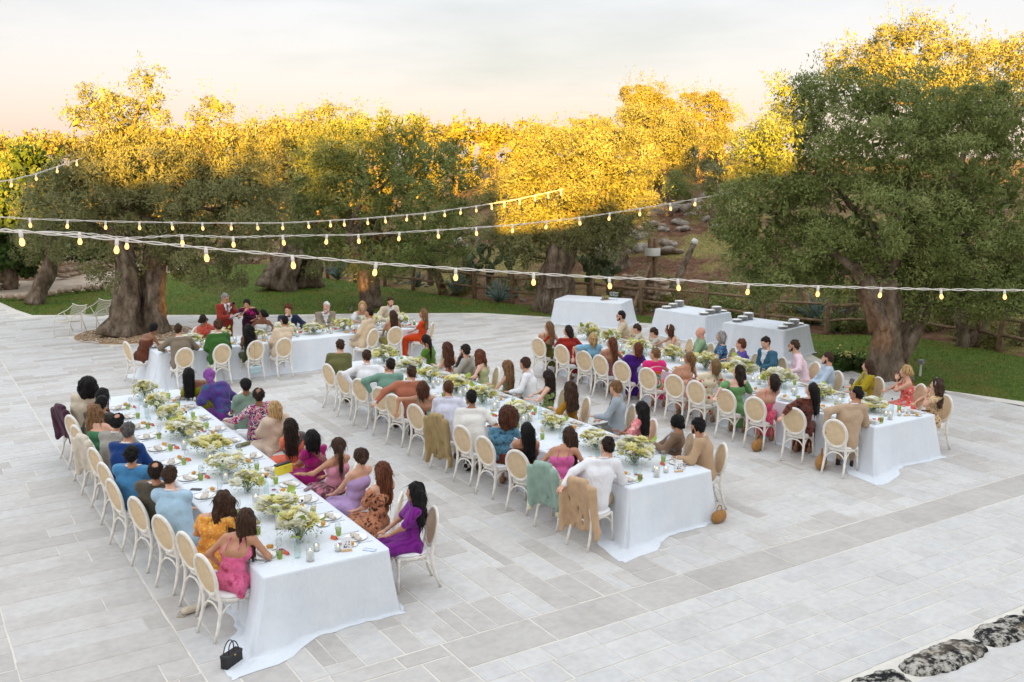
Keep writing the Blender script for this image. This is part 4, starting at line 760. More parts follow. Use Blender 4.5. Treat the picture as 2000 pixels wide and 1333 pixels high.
for T,wk in((T1,'a'),(T2,'b'),(T3,'c')):
    cx=(T[0]+T[1])/2; ys=np.linspace(T[2]+.72,T[3]-.55,9)
    for i,y in enumerate(ys):
        flowers(cx+rd.uniform(-.07,.07),y+rd.uniform(-.1,.1),NAMES[wk],i+len(wk)*3+int(T[0]*7),rd.uniform(.92,1.15))
        ym=y-.52
        if ym>T[2]+.1:
            candle(cx+rd.uniform(-.22,-.08),ym+rd.uniform(-.08,.08),NAMES[wk],True); candle(cx+rd.uniform(.08,.25),ym+rd.uniform(-.08,.08),NAMES[wk],False); candle(cx+rd.uniform(-.03,.05),ym+.19,NAMES[wk],rd.random()<.4)
            bottle(cx+rd.choice([-1,1])*rd.uniform(.12,.27),ym+rd.uniform(.12,.3),NAMES[wk])
    # table card near the end
    e=empty('table_card',(cx+.30,T[2]+.20,TOP+.001),-.25,'white table card with ink drawing on the '+NAMES[wk],'card'); mb=MB().add(*box(-.055,.055,-.004,.004,.02,.17)); obj('card',mb.build('card',WATER,False),e)
    mb=MB(); r5=random.Random(4)
    for k in range(26): a=r5.uniform(-.035,.03); z=.04+r5.random()**1.5*.075; mb.add(*box(a,a+r5.uniform(.004,.016),-.0055,-.0042,z,z+r5.uniform(.003,.012)))
    obj('drawing',mb.build('drawing',plain('ink',(.12,.12,.14),.8),False),e); mb=MB().add(*box(-.06,.06,-.02,.02,0,.022,.004)); obj('stand',mb.build('stand',plain('pale_wood',(.62,.40,.22),.6),False),e)
cyH=(TH[2]+TH[3])/2
for i,x in enumerate(np.linspace(TH[0]+.9,TH[1]-.6,8)):
    flowers(x,cyH+rd.uniform(-.05,.1),NAMES['h'],40+i,rd.uniform(.95,1.15)); 
    for k in range(3): candle(x+.3+rd.uniform(-.1,.1),cyH-.25+k*.22,NAMES['h'],k==0)
# ================================================================ STRING LIGHTS
CABLE=plain('white_cable',(.72,.68,.62),.5); SOCK=plain('white_socket',(.75,.70,.64),.4); BULB=emis('warm_bulb',(1.,.50,.17),.40)
ME['socket']=L2([(.012,.03),(.022,.028),(.024,-.03),(.020,-.06),(.0,-.06)],10,SOCK,'socket'); ME['bulb']=L2([(.014,-.055),(.020,-.07),(.031,-.10),(.030,-.125),(.018,-.148),(.0,-.152)],12,BULB,'bulb',cap0=False)
def string(label,P,bulbs,r=.009,sc=1.):
    "P: control points (px,py,depth); bulbs: photo x of every lamp"
    e=empty('string_lights',(0,0,0),0,label,'string lights'); xs=[p[0] for p in P]
    # cable as a world-space curve through surveyed points
    q=np.arange(0,len(P)-1+1e-6,.05); W_=np.array([atd(*p) for p in P]); k=np.arange(len(P))
    C=np.stack([np.interp(q,k,W_[:,i]) for i in range(3)],-1)
    for _ in range(6): C[1:-1]=(C[:-2]+2*C[1:-1]+C[2:])/4
    tt=np.arange(len(C)); 
    for s in(-1,1):
        off=np.stack([np.zeros(len(C)),.008*np.sin(tt*.9*s+s),.014*s*np.sin(tt*.55)],-1); V,F=tube(C+off,r*.6,5); obj('cable',mesh('cable',V,F,CABLE),e)
    pxs=np.array([pr(c)[0] for c in C])
    for b in bulbs:
        i=int(np.argmin(abs(pxs-b))); i=min(max(i,0),len(C)-2); f=(b-pxs[i])/(pxs[i+1]-pxs[i]+1e-9); c=C[i]+(C[i+1]-C[i])*np.clip(f,-1,1)
        s_=obj('socket',ME['socket'],e,c-np.array([0,0,.018])); s_.rotation_euler=(random.uniform(-.15,.15),random.uniform(-.15,.15),0); s_.scale=(sc,)*3; obj('bulb',ME['bulb'],s_)
string('nearest string of warm bulbs on white cable hanging lowest across the tables',[(-60,446,11.),(40,452,11.2),(228,468,11.7),(402,485,12.2),(571,500,12.7),(734,515,13.2),(890,525,13.7),(1042,535,14.2),(1190,543,14.7),(1324,547,15.2),(1462,556,15.7),(1600,560,16.2),(1721,563,16.7),(1838,566,17.2),(1962,567,17.7),(2080,568,18.2)],[40,228,402,571,734,890,1042,1190,1324,1462,1598,1721,1838,1962,2030],.013)
string('middle string of warm bulbs on white cable ending in the right olive',[(-60,452,14.5),(155,455,15.5),(248,466,16),(355,460,17),(455,464,18),(552,461,19),(700,459,20.5),(855,450,22),(1002,440,23.3),(1131,426,24.3),(1250,408,25),(1359,389,25.2),(1465,370,24.8),(1500,362,24.6)],[155,248,355,455,552,638,700,780,855,930,1002,1068,1131,1191,1250,1309,1359,1413,1465],.011,1.1)
string('far string of warm bulbs on white cable ending in the centre olive',[(-60,420,20),(58,428,21),(206,433,22.5),(395,436,24.5),(552,436,26),(700,428,27.3),(830,417,28.4),(930,403,29.4),(1010,390,30.2),(1100,370,31.2)],[58,132,206,272,335,395,452,502,552,602,645,672,718,752,795,830,868,900,930,960,985,1015,1045,1070,1096],.011,1.1)
string('short string of bulbs running up into the huge old olive',[(-50,362,22),(22,352,23.5),(70,340,25),(112,326,26.5),(165,308,28.5)],[22,70,112,150],.011,1.)
# ================================================================ PEOPLE
def rotz(v,a): c,s=math.cos(a),math.sin(a); return np.array([v[0]*c-v[1]*s,v[0]*s+v[1]*c,v[2]])
def Rz(a): c,s=math.cos(a),math.sin(a); return np.array([[c,-s,0],[s,c,0],[0,0,1.]])
def Rx(a): c,s=math.cos(a),math.sin(a); return np.array([[1,0,0],[0,c,-s],[0,s,c]])
def Ry(a): c,s=math.cos(a),math.sin(a); return np.array([[c,0,s],[0,1,0],[-s,0,c]])
Z3=lambda *a: np.array(a,float)
# head template: centre of skull at origin, face towards +Y
def head_template(fem,res=.0118):
    j=.92 if fem else 1.; P=[((0,-.012,.022),(0,-.012,.022),.1,.1,(.76,.94,.98)),((0,.030,-.035),(0,.030,-.035),.075,.075,(.86,.92,1.05)),((-.022*j,.052,-.085),(.022*j,.052,-.085),.028*j,.028*j),((0,.083,.010),(0,.103,-.022),.009,.014),((-.012,.094,-.026),(.012,.094,-.026),.0095,.0095),
     ((-.030,.078,.020),(.030,.078,.020),.012,.012),((-.045,.05,-.01),(-.035,.065,-.03),.022,.02),((.045,.05,-.01),(.035,.065,-.03),.022,.02),
     ((-.078,-.008,.008),(-.079,-.012,-.022),.013,.009,(.55,1,1)),((.078,-.008,.008),(.079,-.012,-.022),.013,.009,(.55,1,1)),((0,-.03,-.06),(0,-.035,-.17),.052*j,.056*j)]
    return sdf(P,res,.02,cuts=[((0,0,-1),.165)])
HT={'m':head_template(False),'f':head_template(True),'m2':head_template(False,.0142),'f2':head_template(True,.0142)}
def facebits():
    mb=MB()
    for s in(-1,1):
        V,F=lathe([(.0,-.006),(.008,-.004),(.010,0),(.0,.004)],8,0,0,0,False); V=np.array(V); V=np.stack([V[:,0]*1.1+s*.031,.083+V[:,2],V[:,1]*.62+.004],-1); mb.add(V,F,0)
        V,F=tube([(s*.016,.093,.026),(s*.030,.092,.031),(s*.046,.079,.026)],[.0035,.0042,.003],5); mb.add(V,F,1)
    V,F=tube([(-.024,.083,-.060),(-.010,.092,-.056),(0,.091,-.058),(.010,.092,-.056),(.024,.083,-.060)],[.003,.006,.0055,.006,.003],5); mb.add(V,F,2)
    return mb
FB=facebits()
# hand template: wrist at origin, fingers along +Y, back of the hand +Z, thumb on -X (right hand)
def hand_template(res=.0112):
    P=[((-.022,.02,0),(-.030,.075,0),.017,.013),((0,.01,0),(0,.08,0),.018,.013),((.022,.02,0),(.028,.072,0),.016,.012)]
    for x,L,r in((-.034,.068,.0088),(-.011,.076,.0092),(.012,.070,.0088),(.033,.055,.008)):
        a=(x*.95,.078,0); b=(x*1.1,.078+L*.5,-.004); c=(x*1.12,.078+L*.92,-.026); P+=[(a,b,r,r*.95),(b,c,r*.95,r*.8)]
    P+=[((-.026,.018,-.004),(-.055,.050,-.012),.0125,.0105),((-.055,.050,-.012),(-.058,.082,-.020),.0105,.0085)]
    return sdf(P,res,.008)
HAND1=hand_template(); HAND2=hand_template(.0132)
def ik(Sh,Wr,la,lb,pole):
    d=Wr-Sh;L=np.linalg.norm(d); mx=(la+lb)*.985
    if L>mx: Wr=Sh+d/L*mx; d=Wr-Sh; L=mx
    L=max(L,.08); u=d/np.linalg.norm(d); x=(la*la-lb*lb+L*L)/(2*L); h=math.sqrt(max(la*la-x*x,1e-4)); p=np.asarray(pole,float); p=p-u*(p@u); p/=np.linalg.norm(p)+1e-9
    return Sh+u*x+p*h,Wr
POSE={'lap':((.10,.27,.68),(.6,-.5,-.4)),'table':((.17,.38,.80),(.9,-.2,-.5)),'cross':((-.05,.40,.80),(.9,-.1,-.4)),'chin':None,'elbow':((.34,-.02,.80),(.8,-1.,.2)),'over':((.50,-.30,.82),(.6,-.5,.6)),'down':((.30,-.02,.50),(.3,-.8,0)),'reach':((.26,.46,.80),(.9,-.2,-.4)),'mouth':None,'hip':((.16,.05,.66),(1,-.6,0)),
 'read':((.10,.34,1.22),(.9,-.3,-.8)),'mic':((.05,.20,1.40),(.9,-.1,-.8)),'hang':((.26,.04,.80),(.5,-.8,0))}
HAIRK=dict()
def hair_prims(style,Hc,R,g,torso_back):
    "prims in person space; R head rotation, g= direction hair falls behind the head"
    q=lambda x,y,z: Hc+R@Z3(x,y,z)
    cap=(q(0,-.018,.030),q(0,-.018,.030),.108,.108,(.80,.98,1.0)); P=[cap]; dn=Z3(0,0,-1.)
    back=lambda x,y,z: q(x,y,z)
    def fall(x0,y0,z0,L,r0,r1,bo=.05,side=0.,n=3):
        a=q(x0,y0,z0); pts=[a]
        for i in range(n): pts.append(pts[-1]+dn*(L/n)+g*(bo/n)*(1 if i==0 else .35)+R@Z3(side/n,0,0))
        for i in range(n): P.append((pts[i],pts[i+1],r0+(r1-r0)*i/n,r0+(r1-r0)*(i+1)/n))
    if style in('short','curlyshort','balding','buzz'): P.append((q(0,-.06,-.01),q(0,-.07,-.05),.07,.05))
    elif style=='long':
        for x in(-.055,0,.055): fall(x,-.065,.0,.40,.058,.035,.06)
        for s in(-1,1): fall(s*.074,-.01,.01,.16,.026,.022,.03,0,2)
    elif style=='longw':
        for x in(-.07,-.02,.03,.075): fall(x,-.06,.01,.38,.058,.042,.05,x*.5)
        for s in(-1,1): fall(s*.080,-.005,.01,.20,.030,.028,.02,s*.03,2)
    elif style=='bob':
        for x in(-.055,0,.055): fall(x,-.055,.0,.14,.064,.045,.01,0,2)
        for s in(-1,1): fall(s*.074,-.005,.02,.13,.032,.030,.0,0,2)
    elif style=='bun': P.append((q(0,-.11,-.02),q(0,-.12,-.03),.044,.04)); P.append((q(0,-.06,-.0),q(0,-.08,-.03),.06,.05))
    elif style=='pony':
        P.append((q(0,-.09,.02),q(0,-.13,.02),.03,.03)); fall(0,-.135,.01,.34,.036,.022,.02)
        P.append((q(0,-.06,-.01),q(0,-.075,-.03),.062,.05))
    elif style=='halfup':
        for x in(-.04,.0,.04): fall(x,-.07,.0,.22,.05,.03,.03)
        P.append((q(0,-.115,.0),q(0,-.12,-.03),.03,.028))
    elif style=='afro':
        for x,y,z,r in((0,-.04,.05,.15),(-.08,-.05,-.03,.10),(.08,-.05,-.03,.10),(0,-.09,-.06,.11),(-.06,-.06,-.12,.08),(.06,-.06,-.12,.08)): P.append((q(x,y,z),q(x,y,z),r,r))
    elif style=='curlytop':
        for x,y,z,r in((0,-.03,.07,.10),(-.05,-.04,.03,.07),(.05,-.04,.03,.07),(0,-.08,.0,.075)): P.append((q(x,y,z),q(x,y,z),r,r))
    return P
def make_hair(style,Hc,R,g,h):
    P=hair_prims(style,Hc,R,g,None)
    Ri=R.T
    def fn(D,X,Y,Z):
        dx=X-Hc[0];dy=Y-Hc[1];dz=Z-Hc[2]
        x=Ri[0,0]*dx+Ri[0,1]*dy+Ri[0,2]*dz;y=Ri[1,0]*dx+Ri[1,1]*dy+Ri[1,2]*dz;z=Ri[2,0]*dx+Ri[2,1]*dy+Ri[2,2]*dz
        if style in('afro','curlytop','curlyshort'): D=D+.010*(np.sin(95*x+3*np.sin(40*z))*np.sin(90*z+2*np.sin(50*y))+np.sin(88*y+2*np.sin(60*x)))
        else:
            a=np.arctan2(x,-(y+.02)); amp=.0035 if style in('bob','buzz') else .006;
            if style=='short': D=D+.0055*np.sin(70*x+2.5*np.sin(45*z))*np.sin(66*y+2*np.sin(50*x))+.004*np.sin(85*z+40*x);
            if style=='balding': D=D+.003*np.sin(70*x)*np.sin(66*z)
            D=D+amp*np.sin(a*17+5*np.sin(z*9)+ (4*np.sin(z*22+a*2) if style in('longw','halfup') else 0))
            if style=='longw': D=D+.006*np.sin(z*34+3*a)
        # keep the face clear
        face=np.maximum(np.maximum(.052-y+np.maximum(z-.045,0)*.9,z-.082),np.abs(x)-.066)
        if style in('short','buzz','balding','curlyshort','curlytop'):
            side=np.maximum(np.maximum(-.012-y,z-.030),-.2-x); face=np.minimum(face,side); D=np.maximum(D,-(z+.072+np.where(y>-.03,.03,0)*0))
        D=np.maximum(D,-face)
        if style=='balding': D=np.maximum(D,.046-np.sqrt(x**2+(y+.055)**2+(z-.118)**2*.6))
        if style=='afro': D=np.maximum(D,.055-y-10*(np.abs(x)>.07)-10*(z<-.14)) if False else D
        return D
    return sdf(P,h,.018,fn=fn)
def strands(V,F,style,Hc,R,dist):
    "loose locks that break the smooth outline of the hair"
    A=V[F[:,0]];B=V[F[:,1]];C=V[F[:,2]]; nr=np.cross(B-A,C-A); nr/=np.linalg.norm(nr,axis=1)[:,None]+1e-9; ce=V[F].mean(1)
    loc=(ce-Hc)@R; ok=~((loc[:,1]>.045)&(loc[:,2]<.06)); idx=np.nonzero(ok)[0]; n=170 if dist<16 else 90; idx=RNG.choice(idx,min(n,len(idx)),replace=False)
    ce=ce[idx];nr=nr[idx]; loc=loc[idx]; dn=np.array([0,0,-1.]); short=style in('short','buzz','balding','curlyshort','curlytop','afro','bun')
    t=dn-nr*(nr@dn)[:,None]; t/=np.linalg.norm(t,axis=1)[:,None]+1e-9
    if short: t=t*.5+RNG.normal(0,.7,t.shape); t-=nr*(t*nr).sum(1)[:,None]; t/=np.linalg.norm(t,axis=1)[:,None]+1e-9
    L=(RNG.uniform(.02,.035,len(ce)) if short else RNG.uniform(.07,.16,len(ce)))*(1.2 if style=='afro' else 1); w=RNG.uniform(.003,.007,len(ce)); lift=RNG.uniform(.2,.6,len(ce)) if style in('afro','curlytop','curlyshort') else RNG.uniform(.02,.14 if not short else .35,len(ce))
    s=np.cross(t,nr); p0=ce-nr*.004; p1=ce+t*(L*.5)[:,None]+nr*(.003+lift*L*.5)[:,None]; p2=ce+t*L[:,None]+nr*(lift*L)[:,None]*.9
    if not short: p2[:,2]-=.01
    Vn=np.stack([p0-s*w[:,None],p0+s*w[:,None],p1+s*w[:,None]*.9,p1-s*w[:,None]*.9,p2+s*w[:,None]*.2,p2-s*w[:,None]*.2],1).reshape(-1,3); b=len(V)+np.arange(len(ce))*6
    Fn=np.concatenate([np.stack([b,b+1,b+2,b+3],1),np.stack([b+3,b+2,b+4,b+5],1)]); return np.concatenate([V,Vn]),np.concatenate([F,Fn])
def person(hip,face,head,sex='m',skn='fair',hair=('short','dark'),outfit=None,arms=('lap','lap'),look=None,stand=False,label='',extras=(),tilt=0.,legs=None,child=False,hc2=None,name='person'):
    """hip,head: world positions; face: facing angle of the seat; look: world angle of the gaze"""
    fem=sex=='f'; e=empty('person',(hip[0],hip[1],0),face-math.pi/2,label,'person')
    th=face-math.pi/2; loc=lambda p: rotz(Z3(p[0]-hip[0],p[1]-hip[1],p[2]),-th)
    Hc=loc(head); zo=.44 if stand else 0.
    P0=Z3(0,-.01,.575+zo); mxl=.34; d=Hc[:2]-P0[:2]; L=np.linalg.norm(d)
    if L>mxl: Hc[:2]=P0[:2]+d*mxl/L
    if Hc[1]<-.16: Hc[1]=-.16
    sc=(.70 if child else (.93 if fem else 1.)); wd=(.66 if child else (.88 if fem else 1.))
    yaw=0. if look is None else ((look-face+math.pi)%(2*math.pi)-math.pi); yaw=max(-1.75,min(1.75,yaw)); tw=max(-.6,min(.6,yaw*.42))
    D=Hc-P0; sp=lambda f:P0+D*f+Z3(0,-.035*math.sin(math.pi*min(f,1)),0)*(1 if not stand else .4)
    waist,chest,shl,nb=sp(.25),sp(.49),sp(.695),sp(.775)
    T=Rz(tw);Th=Rz(tw*.5); sw=(.196 if not fem else .186)*wd
    lat=lambda c,x,RR=T,y=0.,z=0.: c+RR@Z3(x,y,z)
    B={}
    B['pelvis']=[(lat(P0,-.075*wd,Rz(0)),lat(P0,.075*wd,Rz(0)),.118*wd+.01*fem,.118*wd+.01*fem)]
    B['waist']=[(lat(waist,-.058*wd,Th),lat(waist,.058*wd,Th),(.092 if fem else .105)*(wd+.06),(.092 if fem else .105)*(wd+.06))]
    B['chest']=[(lat(chest,-.080*wd,T),lat(chest,.080*wd,T),.108*(wd+.04),.108*(wd+.04))]
    if fem: B['chest']+=[(lat(chest,-.065,T,.07,.01),lat(chest,-.065,T,.07,.01),.056,.056),(lat(chest,.065,T,.07,.01),lat(chest,.065,T,.07,.01),.056,.056)]
    sr=.062*wd+.003
    B['shoulder']=[(lat(shl,-sw+.03,T),lat(shl,sw-.03,T),sr,sr),(lat(shl,-.06*wd,T,0,.025),lat(shl,.06*wd,T,0,.025),.055*wd,.055*wd)]
    R=Rz(yaw)@Rx(tilt if not isinstance(tilt,tuple) else tilt[0])@Ry(0 if not isinstance(tilt,tuple) else tilt[1]); nk=Hc+R@Z3(0,-.03,-.08)
    B['neck']=[(nb+T@Z3(0,-.005,-.01),nk,.056*(wd+.04),.050*(wd+.04))]
    la,lb=.29*sc,.255*sc; hands=[]
    for s,k in((-1,'L'),(1,'R')):
        Sh=lat(shl,s*sw,T); ps=arms[0 if s<0 else 1]
        if ps=='chin': Wr=Hc+R@Z3(s*.03,.145,-.15); pole=Z3(s*.5,.35,-1.)
        elif ps=='mouth': Wr=Hc+R@Z3(s*.03,.15,-.12); pole=Z3(s*.8,.1,-1.)
        else:
            w_,p_=POSE[ps] if not isinstance(ps,tuple) else ps; Wr=Z3(s*w_[0],w_[1],w_[2]+(.40 if stand and ps in('lap','hip') else 0)); pole=Z3(s*p_[0],p_[1],p_[2])
            if ps in('over','elbow','down','hang','lap'): Wr=T@Wr
            elif ps in('table','cross'): Wr=Th@Wr
            if child and ps=='table': Wr=Z3(s*.12,.34,.80)
        if ps in('table','cross','reach'):
            q_=Wr-Sh; l_=np.linalg.norm(q_); lim=(la+lb)*(.80 if ps!='reach' else .90)
            if l_>lim: Wr=Sh+q_*lim/l_
            if not stand and Wr[1]<(.27 if ps!='cross' else .2): w_,p_=POSE['lap']; Wr=T@Z3(s*w_[0],w_[1],w_[2]); pole=Z3(s*p_[0],p_[1],p_[2]); ps='lap'
        E_,Wr=ik(Sh,Wr,la,lb,pole)
        B['ua'+k]=[(Sh,E_,.050*(wd+.02),.041*(wd+.02))]; B['fa'+k]=[(E_,Wr,.040*(wd+.02),.027*(wd+.02))]
        dv=Wr-E_; dv=dv/np.linalg.norm(dv); hd=dv.copy()
        if ps in('table','cross','reach','lap'): hd[2]*=.25; hd/=np.linalg.norm(hd)
        up=Z3(0,0,1.) if ps not in('chin','mouth','read','mic') else Z3(s*1.,.4,0)
        if ps in('down','hang'): up=Z3(s*1.,0,0)
        xa=np.cross(hd,up); xa/=np.linalg.norm(xa)+1e-9; up=np.cross(xa,hd); hands.append((Wr-dv*.008,xa*( 1 if s>0 else -1),hd,up,s))
    fz=.045
    for s,k in((-1,'L'),(1,'R')):
        hj=P0+Z3(s*.088*wd,.02,-.015)
        if stand: kn=Z3(s*.10,.03,.50);an=Z3(s*.11,-.02,.09)
        else:
            kx,ky,ax_,ay=(legs[0 if s<0 else 1] if legs else (.12,.42*sc+.01,.12,.40*sc)); kn=Z3(s*kx,ky,.52);an=Z3(s*ax_,ay,.085)
        B['th'+k]=[(hj,kn,.088*wd,.060*wd)];B['sh'+k]=[(kn,an,.055*wd,.038*wd)];toe=an+Z3(s*.02,.15*sc,-.045); B['ft'+k]=[(Z3(an[0],an[1]-.03,fz),toe,.038*wd,.030*wd)]
    dist=pr((hip[0],hip[1],1.))[2]; h=.0185 if dist<13.5 else (.0225 if dist<18 else .028)
    body=sum(B.values(),[]); V,F=sdf(body,h*1.55,.035)
    mb_V=[V];mb_F=[F];mi=[np.zeros(len(F),int)];n=len(V)
    HAND=HAND1 if dist<17 else HAND2; hv,hf=HT[('f' if fem else 'm')+('' if dist<17 else '2')]; hs=.90 if child else (.955 if fem else 1.0); mb_V.append((hv*hs)@R.T+Hc); mb_F.append(hf+n); mi.append(np.zeros(len(hf),int)); n+=len(hv)
    for (Wr,xa,ya,za,s) in hands:
        v_=HAND[0]*sc; X=np.outer(v_[:,0],xa)+np.outer(v_[:,1],ya)+np.outer(v_[:,2],za)+Wr; f_=HAND[1] if np.dot(np.cross(xa,ya),za)>0 else HAND[1][:,::-1]; mb_V.append(X);mb_F.append(f_+n);mi.append(np.zeros(len(f_),int));n+=len(X)
    FV=np.concatenate(FB.V)*hs; FV=FV@R.T+Hc; FFt=[tuple(i+n for i in f) for f in FB.F]
    allF=[tuple(map(int,f)) for f in np.concatenate(mb_F)]+FFt; allM=np.concatenate([np.concatenate(mi),np.array([{0:1,1:2,2:3}[x] for x in FB.M])])
    lip=tuple(x*y for x,y in zip(SK[skn],(.85,.5,.5))); hcol=hair[1] if hair else 'dark'
    me=mesh('body',np.concatenate(mb_V+[FV]),allF,[skin(skn),plain('eye_dark',(.02,.015,.012),.3),hairm(hcol if hcol!='white' else 'grey'),plain('lip_'+skn,lip,.5)],allM); obj('body',me,e)
    g=R@Z3(0,-1,0); g[2]=0; hh=.0135 if dist<16 else .0175
    if hair and hair[0]!='none':
        V,F=make_hair(hair[0],Hc+Z3(0,0,-.0)+0*g,R*hs,g,hh); 
        if len(V):
            V,F=strands(V,F,hair[0],Hc,R,dist); obj('hair',mesh('hair',V,F,hairm(*hair[1:])),e)
    ctx=dict(B=B,h=h,e=e,T=T,P0=P0,sp=sp,shl=shl,chest=chest,waist=waist,nb=nb,Hc=Hc,R=R,g=g,sw=sw,wd=wd,fem=fem,stand=stand,hands=hands,sc=sc,hs=hs,loc=loc)
    for it in outfit or (): wear(ctx,*it)
    for it in extras: extra(ctx,*it)
    return e
def part(c,name,prims,mats,k=.03,inf=0.,wr=.0,wf=34,cuts=(),cls=None,h=None,fn=None):
    V,F=sdf(prims,h or c['h'],k,inf,cuts,wr,wf,fn)
    if len(F)==0: return None
    mi=None
    if cls is not None: mi=cls(V[F].mean(1))
    return obj(name,mesh(name,V,F,mats,mi),c['e'])
def trim(p,t0,t1,ra=None,rb=None):
    a,b=np.asarray(p[0],float),np.asarray(p[1],float); f=lambda t:p[2]+(p[3]-p[2])*t; return (a+(b-a)*t0,a+(b-a)*t1,ra or f(t0),rb or f(t1))
def grow(ps,d): return [(p[0],p[1],p[2]+d,p[3]+d)+tuple(p[4:]) for p in ps]
def torso(c,d,lo=True): return grow((c['B']['pelvis'] if lo else [])+c['B']['waist']+c['B']['chest']+c['B']['shoulder'],d)
def boxy(c,d): 
    return [(c['chest']+c['T']@Z3(s*.075*c['wd'],-.005,-.02),c['P0']+Z3(s*.085*c['wd'],-.012,-.02),.112*c['wd']+d,.118*c['wd']+d) for s in(-1,1)]
def sleeves(c,d,upto,cuff=.008):
    P=[]
    for k in'LR':
        u=c['B']['ua'+k][0];f=c['B']['fa'+k][0]
        P+=grow([trim(u,0,min(1,upto))],d)
        if upto>1: P+=grow([trim(f,0,min(.97,upto-1))],d*.8+.002)
    return P
def skirtp(c,hem,wide=1.,back=True):
    sc=c['sc'];P=[];z=c['P0'][2]
    if c['stand']:
        for x in(-.09,0,.09): P.append((Z3(x,0,z-.03),Z3(x*1.5*wide,.01,hem),.115,.095))
        return P
    ky=.40*sc
    for x in(-.10,0,.10): P.append((Z3(x,-.02,z-.005),Z3(x*1.35,ky,.535),.108,.075))
    for x in(-.14,-.05,.05,.14): P.append((Z3(x,ky+.02,.51),Z3(x*1.15*wide,ky+.03,hem),.060,.055))
    if back:
        for s in(-1,1): P.append((Z3(s*.15,-.06,z-.04),Z3(s*.185,-.07,.47),.085,.05))
    return P
def vcls(c,w0=.085,depth=.30,tie=False,n=2):
    "front V opening of a jacket: material 1 shirt, 2 tie"
    T=c['T'];ch=c['nb']
    def f(C):
        q=(C-ch)@T; m=np.zeros(len(C),int); below=-q[:,2]; v=(q[:,1]>.02)&(below<depth)&(np.abs(q[:,0])<w0*(1-below/depth)+.012); m[v]=1
        if tie: m[v&(np.abs(q[:,0])<.022+.02*(below/depth))&(below>.0)]=2
        return m
    return f
def shoes(c,mat,heel=False):
    for k in'LR':
        p=c['B']['ft'+k][0]; a,b=np.asarray(p[0]),np.asarray(p[1]); V,F=sdf([(a,b,.050*c['wd'],.040*c['wd'],(1,1,1)),(a+Z3(0,0,.03),a+Z3(0,0,.05),.042,.040)],.026,.02,cuts=[((0,0,-1),-.003)]); obj('shoe',mesh('shoe',V,F,mat),c['e'])
def trousers(c,mat):
    P=grow(c['B']['pelvis'],.012)
    for k in'LR': P+=grow(c['B']['th'+k],.014)+grow([trim(c['B']['sh'+k][0],0,.93)],.020)
    part(c,'trousers',P,mat,.035,wr=.003,h=c['h']*1.35)
